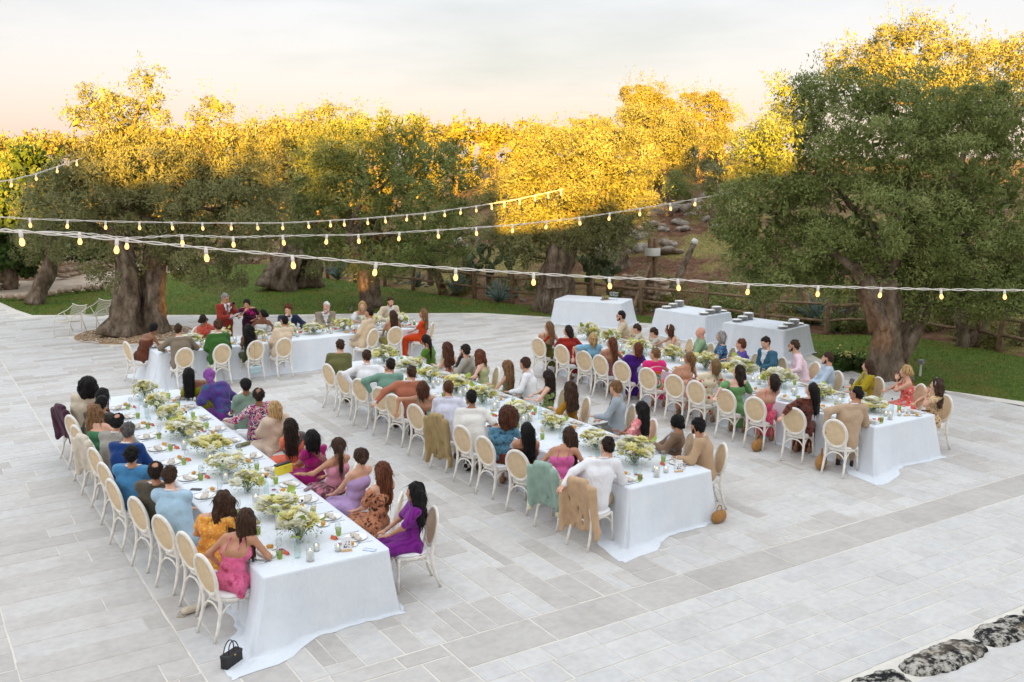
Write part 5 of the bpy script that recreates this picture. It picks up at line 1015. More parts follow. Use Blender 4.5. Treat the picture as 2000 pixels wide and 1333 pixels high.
def wear(c,kind,*a,**_):
    B=c['B'];T=c['T'];nb=c['nb'];up=Z3(0,0,1)
    topcut=lambda z:((0,0,1),z)
    if kind=='suit':   # jacket, shirt, trousers, tie
        jac,shi,tro,tie=(list(a)+[None])[:4]
        P=torso(c,.026)+boxy(c,.022)+sleeves(c,.022,1.95)
        if c['stand']: P+=[(Z3(x,-.01,c['P0'][2]-.05),Z3(x*1.1,-.01,c['P0'][2]-.22),.12,.115) for x in(-.07,.07)]
        else: P+=[(Z3(x,-.03,c['P0'][2]),Z3(x*1.35,-.06,.50),.115,.09) for x in(-.1,.1)]
        part(c,'jacket',P,[jac,shi]+([tie] if tie else []),.045,wr=.0045,cls=vcls(c,tie=bool(tie)),cuts=[((0,0,1),nb[2]+.012)])
        A=np.linspace(0,2*np.pi,20,endpoint=False); R_=.066*c['wd']+.003; ring=[nb+T@Z3(R_*math.cos(t_),R_*.95*math.sin(t_)-.008,.012+.014*-math.sin(t_)) for t_ in A]
        V,F=tube(ring,.013,6,closed=True,flat=.55); obj('shirt_collar',mesh('shirt_collar',V,F,shi),c['e'])
        ring=[nb+T@Z3(R_*1.22*math.cos(t_),R_*1.15*math.sin(t_)-.010,-.004-.022*max(0,math.sin(t_))) for t_ in A if True]; V,F=tube(ring,.014,6,closed=True,flat=.7); obj('lapel_collar',mesh('lapel_collar',V,F,jac),c['e'])
        for k in'LR': f=B['fa'+k][0]; part(c,'cuff',grow([trim(f,.90,1.0)],.011),shi,.01,h=.014)
        if tro is not None: trousers(c,tro); shoes(c,plain('dark_shoe',(.03,.02,.015),.4))
    elif kind=='shirt':  # mat, trousers, sleeve length, collar
        mat,tro,sl,col=(list(a)+[1.9,True])[:4] if len(a)<4 else a[:4]
        part(c,'shirt',torso(c,.016)+boxy(c,.012)+sleeves(c,.014 if sl>1 else .02,sl),mat,.045,wr=.0028,cuts=[topcut(nb[2]+.016)])
        if col:
            A=np.linspace(0,2*np.pi,20,endpoint=False); R_=.066*c['wd']+.003; ring=[nb+T@Z3(R_*math.cos(t_),R_*.95*math.sin(t_)-.008,.014-.020*math.sin(t_)) for t_ in A]; V,F=tube(ring,.014,6,closed=True,flat=.6); obj('shirt_collar',mesh('shirt_collar',V,F,mat),c['e'])
        if tro is not None: trousers(c,tro); shoes(c,plain('brown_shoe',(.10,.055,.03),.5))
    elif kind=='tie':
        P=[]; 
        pts=[nb+T@Z3(0,.078,-.005),c['sp'](.60)+T@Z3(0,.120,0),c['chest']+T@Z3(0,.140,-.02),c['waist']+T@Z3(0,.13,-.02)]; P=[(pts[i],pts[i+1],.016+.004*i,.018+.005*i,(1,.6,1)) for i in range(3)]; part(c,'tie',P,a[0],.01,h=.012)
    elif kind=='dress':  # mat, top style, hem z, sleeve
        mat,top,hem=a[0],a[1],a[2]; sl=a[3] if len(a)>3 else 0
        cuts=[];P=grow(B['pelvis']+B['waist']+B['chest'],.014); zc=c['chest'][2]; zs=c['shl'][2]
        if top in('strap','strapless','halter','offsh','backless'): cuts=[topcut(zc+(.075 if top!='backless' else .05))]
        if top=='backless': # low back: tilted cut
            nrm=T@Z3(0,-.75,.66); cuts=[(tuple(nrm),float(nrm@(c['waist']+T@Z3(0,-.10,.07)))),topcut(zc+.09)]
        if top in('sleeve','long','high'): P=torso(c,.014); cuts=[topcut(nb[2]+(.012 if top=='high' else -.02))]
        if sl>0: P+=sleeves(c,.028 if sl<=.7 else .018,sl)
        part(c,'dress',P+skirtp(c,hem),mat,.035,wr=.006,wf=40,cuts=cuts)
        if top=='offsh':
            ps=[]
            for k in'LR': ps+=grow([trim(B['ua'+k][0],.18,.75)],.028)
            part(c,'sleeve',ps,mat,.02,wr=.005)
        if top in('strap','halter','backless'):
            for s in(-1,1):
                f=c['chest']+T@Z3(s*.075,.105,.05); t_=c['shl']+T@Z3(s*(.085 if top!='halter' else .05),.01,.065+.0*s); b=c['chest']+T@Z3(s*.07,-.115,.06); pts=[f,c['shl']+T@Z3(s*.08,.06,.03),t_,c['shl']+T@Z3(s*.078,-.06,.03),b] if top!='halter' else [f,c['shl']+T@Z3(s*.06,.06,.04),nb+T@Z3(s*.05,-.02,.03),nb+T@Z3(0,-.06,.02)]
                V,F=tube(pts,.006,5); obj('strap',mesh('strap',V,F,mat),c['e'])
        shoes(c,plain('tan_shoe',(.28,.15,.08),.5))
    elif kind=='top':  # mat, style, sleeves ; worn with a skirt
        mat,top,sl,sk,hem=a[:5]; P=grow(B['waist']+B['chest'],.014); cuts=[topcut(c['chest'][2]+.075)]
        if top=='full': P=torso(c,.016); cuts=[topcut(nb[2]-.008)]
        if top=='crop': cuts.append(((0,0,-1),-(c['waist'][2]+.03)))
        if sl>0: P+=sleeves(c,.018,sl)
        part(c,'top',P,mat,.03,wr=.005,cuts=cuts)
        part(c,'skirt',grow(B['pelvis'],.014)+skirtp(c,hem),sk,.035,wr=.006,wf=40); shoes(c,plain('tan_shoe',(.28,.15,.08),.5))
    elif kind=='drape':  # sari end over the left shoulder
        mat,side=a[:2]; w=a[2] if len(a)>2 else .075
        P=torso(c,.034)+grow([trim(B['uaL' if side<0 else 'uaR'][0],0,.35)],.035); n_=T@Z3(.72,0,.69*side); n_/=np.linalg.norm(n_); ctr=c['sp'](.5)+T@Z3(side*.055,0,0); d0=float(n_@ctr)
        part(c,'sari_drape',P,mat,.03,wr=.006,wf=50,cuts=[(tuple(n_),d0+w),(tuple(-n_),-(d0-w)),topcut(nb[2]+.01)])
    elif kind=='shawl':
        mat=a[0]; upto=a[1] if len(a)>1 else 1.2; P=torso(c,.034)+sleeves(c,.040,upto)
        part(c,'shawl',P,mat,.07,wr=.011,wf=30,cuts=[topcut(nb[2]+.03)])
    elif kind=='over':  # open cardigan / jacket round shoulders
        part(c,'cardigan',torso(c,.026)+sleeves(c,.024,a[1] if len(a)>1 else 1.9),[a[0],a[2]] if len(a)>2 else a[0],.035,wr=.006,cuts=[topcut(nb[2]-.005)],cls=vcls(c,.07,.33) if len(a)>2 else None)
def extra(c,kind,*a):
    Hc=c['Hc'];R=c['R'];q=lambda x,y,z:Hc+R@Z3(x,y,z)*c['hs']; e=c['e']
    if kind=='sunglasses':
        z,y=(.105,.03) if a and a[0]=='top' else (.006,.092); mt=plain('dark_lens',(.02,.012,.01),.15,.6); mb=MB()
        for s in(-1,1):
            A=np.linspace(0,2*np.pi,12,endpoint=False); P=[q(s*.034+.027*math.cos(t_),y+(.004 if z<.05 else -.6*.020*math.sin(t_)),z+.020*math.sin(t_)*(1 if z<.05 else .8)) for t_ in A]; mb.add(P,[tuple(range(12))]); V,F=tube(P,.0035,4,closed=True); mb.add(V,F)
            V,F=tube([q(s*.060,y,z),q(s*.082,y-.05,z),q(s*.085,y-.10,z-.01)],.0032,4); mb.add(V,F)
        V,F=tube([q(-.012,y+.004,z+.004),q(.012,y+.004,z+.004)],.003,4); mb.add(V,F); obj('sunglasses',mb.build('sunglasses',mt),e)
    elif kind=='glasses':
        mt=plain('glasses_frame',(.02,.015,.012),.3); mb=MB()
        for s in(-1,1):
            A=np.linspace(0,2*np.pi,12,endpoint=False); P=[q(s*.033+.024*math.cos(t_),.097,.004+.018*math.sin(t_)) for t_ in A]; V,F=tube(P,.003,4,closed=True); mb.add(V,F); V,F=tube([q(s*.057,.095,.008),q(s*.079,.04,.008),q(s*.080,-.01,.004)],.003,4); mb.add(V,F)
        V,F=tube([q(-.01,.1,.006),q(.01,.1,.006)],.003,4); mb.add(V,F); obj('glasses',mb.build('glasses',mt),e)
    elif kind=='beard':
        P=[(q(-.045,.030,-.075),q(0,.062,-.096),.024,.031),(q(.045,.030,-.075),q(0,.062,-.096),.024,.031),(q(-.062,.02,-.03),q(-.05,.03,-.075),.015,.022),(q(.062,.02,-.03),q(.05,.03,-.075),.015,.022),(q(-.02,.088,-.045),q(.02,.088,-.045),.009,.009)]; V,F=sdf(P,.0105,.015); obj('beard',mesh('beard',V,F,hairm(a[0])),e)
    elif kind=='headband':
        P=[q(.088*math.cos(t_),.012-.01*math.sin(t_),.022+.112*math.sin(t_)) for t_ in np.linspace(-.1,math.pi+.1,16)]; V,F=tube(P,.012,6); obj('headband',mesh('headband',V,F,a[0]),e)
    elif kind=='scarf':
        P=[(q(0,-.018,.025),q(0,-.018,.025),.118,.118,(.84,.98,1.0)),(q(0,-.08,-.04),q(0,-.09,-.09),.06,.05),(q(.03,-.11,-.05),q(.05,-.14,-.16),.045,.04),(q(.05,-.14,-.16),q(.06,-.16,-.34),.038,.03)]
        Ri=R.T
        def fn(D,X,Y,Z):
            dx=X-Hc[0];dy=Y-Hc[1];dz=Z-Hc[2]; x=Ri[0,0]*dx+Ri[0,1]*dy+Ri[0,2]*dz;y=Ri[1,0]*dx+Ri[1,1]*dy+Ri[1,2]*dz;z=Ri[2,0]*dx+Ri[2,1]*dy+Ri[2,2]*dz
            return np.maximum(D,-np.maximum(np.maximum(.05-y,z-.085),np.abs(x)-.07))
        V,F=sdf(P,.0125,.02,wr=.005,wf=60,fn=fn); obj('headscarf',mesh('headscarf',V,F,a[0]),e)
    elif kind=='watch':
        f=c['B']['faL'][0]; V,F=sdf(grow([trim(f,.88,.95)],.008),.01,.005); obj('watch',mesh('watch',V,F,a[0]),e)
    elif kind=='flowerpin':
        V,F=sdf([(q(-.07,-.04,.05),q(-.07,-.04,.05),.022,.022)],.01,.01,wr=.003,wf=160); obj('hair_flower',mesh('hair_flower',V,F,plain('pin_white',(.8,.76,.7),.7)),e)
def lin(r,g,b,k=.82): f=lambda v:(v/255/12.92 if v<=10 else ((v/255+.055)/1.055)**2.4)*k; return (f(r),f(g),f(b))
def so_(r,g,b): return cloth('solid',lin(r,g,b))
def flo(b,c1,c2,s=22.): return cloth('floral',lin(*b),lin(*c1),lin(*c2),s)
SPK=(7.26,25.0); PI=math.pi
WHT=so_(245,245,248);KHA=so_(196,172,140);BLK=so_(30,30,34);GRY=so_(120,118,112);NAVT=so_(40,44,60);BEI=so_(214,190,160)
def seat(hx,hy,face,px,py,sex,label,look='sp',turn=.22,chairlabel=None,chairgroup=None,hz=None,withchair=True,**k):
    hz=hz or {'m':1.29,'f':1.23}[sex]; hd=at(px,py,hz)
    if look=='sp': look=math.atan2(SPK[1]-hd[1],SPK[0]-hd[0])
    if withchair:
        who=label.split()[0] if label.split()[0] in('man','woman','bride','groom','brunette') else {'m':'man','f':'woman'}[sex]
        d_=(who+' in '+label.split(' in ',1)[1]) if ' in ' in label else label
        chair(hx,hy,face,chairlabel or 'cane-back dining chair of the '+' '.join(d_.split()[:10]),chairgroup[1])
    sgn=1 if ((look-face+PI)%(2*PI)-PI)>0 else -1
    return person((hx,hy),face+sgn*turn,hd,sex,look=look,label=label,**k)
A_=('table by the black handbag','chairs at the table by the black handbag');B_=('middle long table','chairs at the middle long table');C_=('long table beside the lawn','chairs at the long table beside the lawn');H_=('bridal table','chairs at the bridal table')
FL=.33; FR=PI-.33
# ---- table a, left side (near to far)
def TL(T,cx,cy,gr,edge): 
    setting(edge,cy,(1,0),gr[0])
def a_left(xt,yt,*r,**k): seat(xt+.31,yt+.11,FL,*r,chairgroup=A_,**k); setting(T1[0],yt+.15,(1,0),A_[0])
a_left(2.62,10.30,480,1014,'f','woman with long straight brown hair and bare back in a pink satin dress',skn='tan',hair=('long','brown'),outfit=[('dress',cloth('tie',lin(225,95,140),lin(240,120,165),lin(190,60,105),9.),'backless',.30)],arms=('hip','table'))
a_left(2.60,11.12,437,978,'f','woman with long wavy brown hair in an orange flower-print dress',skn='fair',hair=('longw','brown'),outfit=[('dress',flo((240,160,70),(255,205,90),(245,190,120),26.),'sleeve',.25,.5)],arms=('lap','table'))
a_left(2.48,11.84,322,922,'m','brown-haired man in a pale blue jacket holding his hand to his mouth',skn='fair',hair=('short','brown'),outfit=[('suit',so_(176,206,226),WHT,BEI)],arms=('table','mouth'),tilt=-.05)
a_left(2.40,12.66,292,926,'m','man with thinning dark hair in a dark olive brown suit',skn='tan',hair=('balding','dark'),outfit=[('suit',so_(92,84,70),WHT,so_(60,54,46))],arms=('table','table'))
a_left(2.31,13.52,256,890,'m','black-haired man in a bright blue suit',skn='tan',hair=('short','black'),outfit=[('suit',so_(74,140,190),WHT,so_(74,140,190))],arms=('table','table'))
a_left(2.35,14.40,251,842,'m','man with greying dark hair in a navy velvet jacket',skn='tan',hair=('short','salt'),outfit=[('suit',so_(14,58,120),WHT,NAVT)],arms=('table','cross'),extras=[('glasses',)])
a_left(2.36,15.2,231,824,'m','man with a bald patch in a light grey jacket',skn='tan',hair=('balding','black'),outfit=[('suit',so_(165,162,152),WHT,GRY)],arms=('lap','table'))
a_left(2.36,15.98,187,806,'f','woman with long wavy golden brown hair in a green halter dress',skn='fair',hair=('longw','light'),outfit=[('dress',so_(70,130,90),'halter',.3)],arms=('lap','table'))
a_left(2.37,16.7,200,788,'m','dark-haired man with glasses beside the golden-haired woman in green',skn='tan',hair=('short','black'),outfit=[('suit',so_(70,66,60),WHT,BLK)],arms=('cross','table'),extras=[('glasses',)])
a_left(2.37,17.45,202,772,'f','woman with straight black hair leaning her bare arms on the table',skn='brown',hair=('long','black'),outfit=[('dress',so_(60,70,60),'strap',.3)],arms=('chin','cross'))
a_left(2.37,18.20,186,759,'m','man with big curly black hair in an ivory suit',skn='brown',hair=('afro','black'),outfit=[('suit',so_(222,206,184),WHT,so_(222,206,184))],arms=('table','table'))
# ---- table a, right side
def a_right(y,*r,**k): seat(k.pop('x',5.02),y,k.pop('face',FR-.25),*r,chairgroup=A_,turn=k.pop('turn',.3),**k); setting(T1[1],y,(-1,0),A_[0])
a_right(10.40,810,962,'f','woman with long wavy black hair in a purple eyelet dress',face=PI-.1,turn=.05,look=2.5,skn='tan',hair=('longw','black'),outfit=[('dress',cloth('stripes',lin(140,40,150),lin(112,26,126),9.),'high',.22,.8)],arms=('lap','lap'),x=5.10)
a_right(11.2,747,920,'f','woman with long auburn hair in a black and peach print dress off the shoulder',skn='fair',hair=('long','auburn'),outfit=[('dress',cloth('tie',lin(40,26,24),lin(225,150,110),lin(50,30,28),15.),'offsh',.22)],arms=('lap','lap'),extras=[('sunglasses','top')])
a_right(11.95,705,893,'f','woman with pinned-up brown hair and sunglasses in a lilac satin dress',skn='fair',hair=('bun','brown'),outfit=[('dress',so_(196,165,214),'halter',.24)],arms=('lap','table'),extras=[('sunglasses','top')])
a_right(12.65,661,872,'f','woman with a brown ponytail in a pink and dark print dress',skn='tan',hair=('pony','brown'),outfit=[('top',so_(235,160,180),'band',0,cloth('tie',lin(235,150,175),lin(70,55,40),lin(235,150,175),8.),.25)],arms=('reach','lap'))
a_right(13.4,620,857,'f','woman with a black bob in a magenta sari with a gold-edged drape',skn='tan',hair=('bob','black'),outfit=[('top',so_(176,24,120),'full',.45,so_(170,20,115),.1),('drape',cloth('tie',lin(200,160,140),lin(150,40,90),lin(215,180,150),40.),1,.05)],arms=('lap','lap'))
a_right(14.2,572,836,'f','woman with long dark hair in a coral sari blouse with a grey drape',skn='tan',hair=('long','dark'),outfit=[('top',so_(245,125,90),'full',.45,so_(240,120,90),.1),('drape',cloth('tie',lin(70,66,70),lin(110,100,100),lin(60,56,60),60.),-1,.05)],arms=('lap','lap'))
a_right(15.2,537,798,'f','blonde bobbed woman wrapped in a beige shawl',skn='fair',hair=('bob','blonde'),outfit=[('dress',so_(225,205,185),'sleeve',.25,0),('shawl',so_(222,198,176),1.3)],arms=('lap','lap'))
a_right(16.0,505,773,'m','man in a multicoloured print shirt and white trousers',skn='brown',hair=('balding','dark'),outfit=[('shirt',cloth('tie',lin(30,60,150),lin(220,60,40),lin(240,240,245),lin(20,30,40),lin(210,90,180),lin(250,160,60),lin(40,140,190),13.),WHT,1.85)],arms=('reach','lap'),x=5.06)
a_right(16.85,480,753,'m','man in a sage green polo shirt and pale trousers with a white watch',skn='brown',hair=('buzz','black'),outfit=[('shirt',so_(138,164,146),so_(225,212,198),.75)],arms=('lap','lap'),x=5.10,extras=[('watch',plain('white_strap',(.8,.8,.8),.5))])
a_right(17.75,390,731,'f','woman in a purple headscarf and a blue purple shawl',skn='brown',hair=None,outfit=[('dress',so_(120,50,140),'high',.15,1.9),('shawl',cloth('tie',lin(60,80,140),lin(90,50,130),lin(40,110,130),5.),1.6)],arms=('table','lap'),extras=[('scarf',cloth('tie',lin(110,60,150),lin(160,90,170),lin(90,50,130),28.))])
a_right(18.5,356,734,'f','woman with long black hair in an olive top beside the purple headscarf',skn='brown',hair=('long','black'),outfit=[('dress',so_(150,145,30),'offsh',.25)],arms=('table','table'),x=4.9)
# ---- table b, left side (far to near); the second chair is empty
CB='whitewashed cane-back dining chair with an oval back at the middle long table'
def b_left(yt,*r,**k): seat(7.86,yt+.11,FL,*r,chairgroup=B_,**k); setting(T2[0],yt+.15,(1,0),B_[0])
chair(7.86,18.31,FL,'empty whitewashed cane-back chair between the olive T-shirt and the white shirt'); setting(T2[0],18.3,(1,0),B_[0])
b_left(19.0,664,675,'m','man with short brown hair in an olive green T-shirt',skn='fair',hair=('short','brown'),outfit=[('shirt',so_(112,112,68),GRY,.8,False)],arms=('lap','lap'))
b_left(17.45,713,694,'m','man with wavy brown hair in a crisp white shirt at the middle table',skn='fair',hair=('short','brown'),outfit=[('shirt',WHT,BEI,1.9,True)],arms=('elbow','table'))
b_left(16.6,762,713,'m','man in a sage green blazer resting his elbow on the chair back',skn='tan',hair=('short','dark'),outfit=[('suit',so_(120,160,142),WHT,so_(90,130,112))],arms=('elbow','chin'))
b_left(15.95,803,728,'m','man in a terracotta blazer with his arm along the next chair',skn='fair',hair=('short','brown'),outfit=[('suit',so_(182,112,86),WHT,so_(90,60,50))],arms=('over','table'))
b_left(15.05,803,766,'f','woman with a wavy brown bob in a turquoise dress with red flowers',skn='tan',hair=('bob','chest'),outfit=[('dress',flo((120,205,190),(205,30,30),(200,40,36),14.),'backless',.25)],arms=('over','lap'))
b_left(14.2,873,755,'m','shaven-headed man in a pale lavender shirt before the khaki jacket',skn='tan',hair=('buzz','chest'),outfit=[('shirt',so_(222,222,238),BEI,1.9,True)],arms=('lap','table'))
b_left(13.38,918,775,'m','black-haired man in a cream ribbed knit T-shirt',skn='brown',hair=('short','black'),outfit=[('shirt',cloth('stripes',lin(245,242,236),lin(228,224,216),30.),BEI,.8,False)],arms=('down','table'))
b_left(12.66,990,815,'f','woman with a huge round brown curly hairdo in a blue top',skn='tan',hair=('afro','chest'),outfit=[('top',cloth('tie',lin(60,110,150),lin(110,165,190),lin(40,80,120),12.),'full',.5,so_(110,50,36),.25)],arms=('lap','table'))
b_left(11.82,1020,846,'f','woman with long straight black hair in a brown tiered dress',skn='tan',hair=('long','black'),outfit=[('dress',so_(96,56,34),'strapless',.06)],arms=('lap','lap'))
b_left(11.05,1110,850,'f','woman with long brown hair in a bright pink sleeveless top',skn='tan',hair=('long','brown'),outfit=[('dress',so_(222,105,165),'strap',.3)],arms=('lap','table'))
b_left(10.22,1186,871,'m','dark-haired man in a white shirt and khaki trousers',skn='fair',hair=('short','dark'),outfit=[('shirt',so_(248,248,252),KHA,1.9,True)],arms=('over','table'))
# ---- table b, right side
def hx_(r,k,b): return float(np.clip(at(r[0],r[1],k.get('hz') or {'m':1.29,'f':1.23}[r[2]])[0]+.02,k.pop('x',b),b+.42))
def b_right(y,*r,**k): seat(hx_(r,k,10.08),y,FR,*r,chairgroup=B_,turn=k.pop('turn',.12),**k); setting(T2[1],y,(-1,0),B_[0])
b_right(19.25,831,665,'f','woman with a dark ponytail in a grass green dress',skn='fair',hair=('pony','dark'),outfit=[('dress',so_(92,138,44),'sleeve',.3,.4)],arms=('table','lap'))
b_right(18.35,869,681,'f','woman with long dark red hair in a peach dress',skn='fair',hair=('longw','chest'),outfit=[('dress',flo((240,165,130),(235,120,80),(250,200,170),18.),'strap',.3)],arms=('table','table'),extras=[('sunglasses','top')])
b_right(17.6,908,685,'m','bearded man with glasses in a pale grey blazer holding his chin',skn='fair',hair=('short','dark'),outfit=[('suit',so_(186,180,168),so_(60,60,62),GRY)],arms=('cross','chin'),extras=[('glasses',),('beard','brown')])
b_right(16.95,935,694,'f','woman with long auburn hair in a pale sage print dress',skn='pale',hair=('longw','auburn'),outfit=[('dress',flo((186,190,140),(160,170,110),(206,206,160),30.),'strap',.3)],arms=('table','lap'))
b_right(16.1,990,716,'f','woman with long light brown hair in a plain sage top',skn='fair',hair=('long','light'),outfit=[('dress',so_(165,165,122),'strap',.3)],arms=('table','lap'))
b_right(15.45,1025,711,'m','brown-haired man in a white shirt and purple tie',skn='fair',hair=('short','brown'),outfit=[('shirt',WHT,GRY,1.9,True),('tie',so_(104,80,108))],arms=('table','lap'))
b_right(14.7,1070,736,'f','woman with long dark hair in a green ruffled leaf-print dress',skn='pale',hair=('long','dark'),outfit=[('dress',flo((130,150,90),(170,180,125),(90,115,62),20.),'strap',.3,0)],arms=('table','cross'))
b_right(13.95,1110,762,'f','woman with long brown hair in a mustard top',skn='fair',hair=('longw','brown'),outfit=[('dress',so_(176,122,18),'sleeve',.3,1.2)],arms=('table','table'))
b_right(13.1,1202,758,'m','blond man in a grey shirt and burgundy tie',skn='fair',hair=('short','light'),outfit=[('shirt',so_(166,178,186),GRY,1.9,True),('tie',so_(112,14,44))],arms=('table','lap'),x=10.14)
b_right(12.15,1252,799,'f','woman with long black hair in a pink and white watercolour dress',skn='brown',hair=('long','black'),outfit=[('dress',cloth('tie',lin(250,225,215),lin(240,110,120),lin(250,200,190),10.),'high',.3,.8)],arms=('table','lap'))
b_right(11.25,1322,827,'f','woman with a dark bun in a brown shawl over a light blue top',skn='tan',hair=('bun','black'),outfit=[('dress',so_(160,205,230),'sleeve',.3,0),('over',so_(140,112,90),1.8,so_(160,205,230))],arms=('table','lap'))
b_right(10.55,1362,833,'m','black-haired bearded man in a tan suit at the end of the middle table',skn='tan',hair=('short','black'),outfit=[('suit',so_(200,166,132),WHT,so_(200,166,132))],arms=('table','lap'),extras=[('beard','brown')])
# ---- table c, left side (far to near)
def c_left(yt,*r,**k): seat(13.2,yt+.10,FL,*r,chairgroup=C_,**k); setting(T3[0],yt+.15,(1,0),C_[0])
c_left(19.2,1067,644,'f','woman with long light brown hair in an olive dress with a rust sash',skn='fair',hair=('long','light'),outfit=[('dress',so_(96,92,30),'backless',.2),('drape',so_(190,60,24),-1,.03)],arms=('lap','table'))
c_left(18.2,1109,646,'f','woman with long dark hair in a sheer red blouse',skn='fair',hair=('long','dark'),outfit=[('top',so_(158,40,30),'full',1.5,so_(140,34,26),.2)],arms=('table','table'))
c_left(17.35,1148,666,'f','blonde woman in a sky blue top with her arm on the chair back',skn='fair',hair=('bob','blonde'),outfit=[('dress',so_(140,196,226),'high',.3,.6)],arms=('over','lap'))
c_left(16.75,1194,670,'f','woman with shoulder-length auburn hair in a mauve slip dress',skn='tan',hair=('long','auburn'),outfit=[('dress',so_(176,112,116),'backless',.2)],arms=('lap','table'))
c_left(16.05,1242,683,'f','woman with a reddish brown bob in a deep purple top',skn='fair',hair=('bob','auburn'),outfit=[('dress',so_(72,30,134),'high',.1,.8)],arms=('lap','table'))
c_left(15.25,1277,693,'f','short-haired woman in a dress with a big pink and green ring pattern',skn='fair',hair=('curlyshort','light'),outfit=[('dress',cloth('rings',(1,1,1)),'high',.2,.3)],arms=('lap','table'))
c_left(14.45,1346,700,'f','woman with half-up dark blonde hair and a bare back in a peach floral dress',skn='tan',hair=('halfup','light'),outfit=[('dress',flo((235,180,160),(225,130,110),(180,170,120),22.),'backless',.15)],arms=('lap','table'))
c_left(13.8,1396,714,'f','woman with a straight honey blonde bob in a cream dress with red flowers',skn='fair',hair=('bob','blonde','light'),outfit=[('dress',flo((242,228,200),(210,60,70),(240,215,180),12.),'high',.2,.5)],arms=('lap','table'))
c_left(12.95,1442,726,'f','woman with long wavy dark hair in a mid green off-shoulder dress',skn='pale',hair=('longw','dark'),outfit=[('dress',so_(108,158,100),'offsh',.12)],arms=('over','table'))
c_left(12.25,1510,744,'f','woman with a dark brown bob and bare back in a ruffled hot pink dress',skn='fair',hair=('bob','dark'),outfit=[('dress',cloth('tie',lin(222,70,105),lin(236,100,130),lin(205,55,90),14.),'backless',.12)],arms=('lap','lap'))
c_left(11.35,1586,762,'f','woman with long black hair in a dark dress with sheer puffed sleeves',skn='fair',hair=('long','black'),outfit=[('dress',cloth('tie',lin(60,38,36),lin(120,56,36),lin(90,72,70),lin(50,34,36),16.),'high',.06,1.6)],arms=('over','lap'))
c_left(10.42,1677,768,'m','black-haired man with glasses in a sand coloured suit at the table end',skn='tan',hair=('short','black'),outfit=[('suit',so_(196,168,140),WHT,so_(196,168,140))],arms=('elbow','table'),extras=[('glasses',)])
# ---- table c, right side
def c_right(y,*r,**k): seat(hx_(r,k,15.60),y,FR,*r,chairgroup=C_,turn=k.pop('turn',.12),**k); setting(T3[1],y,(-1,0),C_[0])
c_right(19.35,1210,619,'m','bearded man with sunglasses in a cream jacket before the glass-laden buffet',skn='fair',hair=('short','dark'),outfit=[('suit',so_(226,208,180),WHT,BEI)],arms=('reach','lap'),extras=[('sunglasses',),('beard','brown')])
c_right(18.65,1232,648,'m','small boy with short brown hair beside the man in a cream jacket',skn='fair',hair=('short','brown'),outfit=[('shirt',so_(236,228,206),BEI,.8,True)],arms=('table','table'),hz=1.06,child=True,tilt=-.3,chairlabel='pale cane-back chair of the boy beside the cream jacket')
c_right(17.98,1273,652,'m','small boy in a pale shirt beside the woman with a headband',skn='fair',hair=('short','brown'),outfit=[('shirt',so_(232,226,212),BEI,.8,True)],arms=('table','table'),hz=1.06,child=True,tilt=-.3,chairlabel='pale cane-back chair of the boy beside the headband woman')
c_right(17.3,1303,645,'f','woman with a dark red bob and white headband in a pale floral dress',skn='fair',hair=('bob','chest'),outfit=[('dress',flo((236,216,190),(225,150,140),(240,225,205),24.),'strap',.3)],arms=('table','reach'),extras=[('headband',plain('band_white',(.8,.74,.7),.7))])
c_right(16.6,1368,650,'m','bald man in a soft green shirt',skn='pink',hair=None,outfit=[('shirt',so_(150,182,140),KHA,.85,True)],arms=('table','lap'))
c_right(15.95,1408,658,'f','woman with a grey bob in a blue floral blouse',skn='fair',hair=('bob','grey'),outfit=[('dress',flo((60,100,140),(150,190,210),(30,60,100),34.),'sleeve',.3,.8)],arms=('table','lap'))
c_right(15.2,1446,674,'f','woman with cropped auburn hair in a violet top',skn='pink',hair=('short','auburn'),outfit=[('dress',so_(104,82,170),'high',.3,.9)],arms=('table','table'))
c_right(14.55,1495,670,'m','dark-haired man in a teal blue jacket looking down',skn='fair',hair=('short','dark'),outfit=[('suit',so_(52,98,120),so_(228,236,242),NAVT)],arms=('table','lap'),tilt=-.35,look=3.2,x=15.68)
c_right(13.85,1550,676,'m','man with swept-back brown hair in a pale pink shirt',skn='fair',hair=('short','brown'),outfit=[('shirt',so_(244,214,222),BEI,1.9,True)],arms=('table','lap'),extras=[('sunglasses',),('beard','brown')],x=15.74)
c_right(13.0,1616,700,'m','shaven-headed bearded man in a light blue shirt',skn='fair',hair=('buzz','brown'),outfit=[('shirt',so_(198,214,232),BEI,1.9,True)],arms=('table','lap'),extras=[('beard','brown')])
c_right(12.2,1695,715,'f','woman with long brown hair in a mustard cardigan by the flower bush',skn='fair',hair=('long','brown'),outfit=[('dress',so_(120,110,30),'sleeve',.3,0),('over',so_(178,156,20),1.7,so_(120,110,30))],arms=('table','lap'),x=15.74)
c_right(11.4,1769,726,'f','woman with curly pinned-up blonde hair in a red floral dress',skn='fair',hair=('bun','blonde'),outfit=[('dress',flo((235,110,100),(240,190,170),(215,50,60),20.),'strap',.25)],arms=('chin','table'),x=15.74)
c_right(10.6,1829,752,'f','brunette with a grey headband in a many-coloured floral frilled dress',skn='fair',hair=('longw','brown'),outfit=[('dress',flo((235,205,160),(205,50,40),(60,60,50),40.),'sleeve',.3,.4)],arms=('chin','cross'),extras=[('headband',plain('band_grey',(.25,.32,.35),.6))])
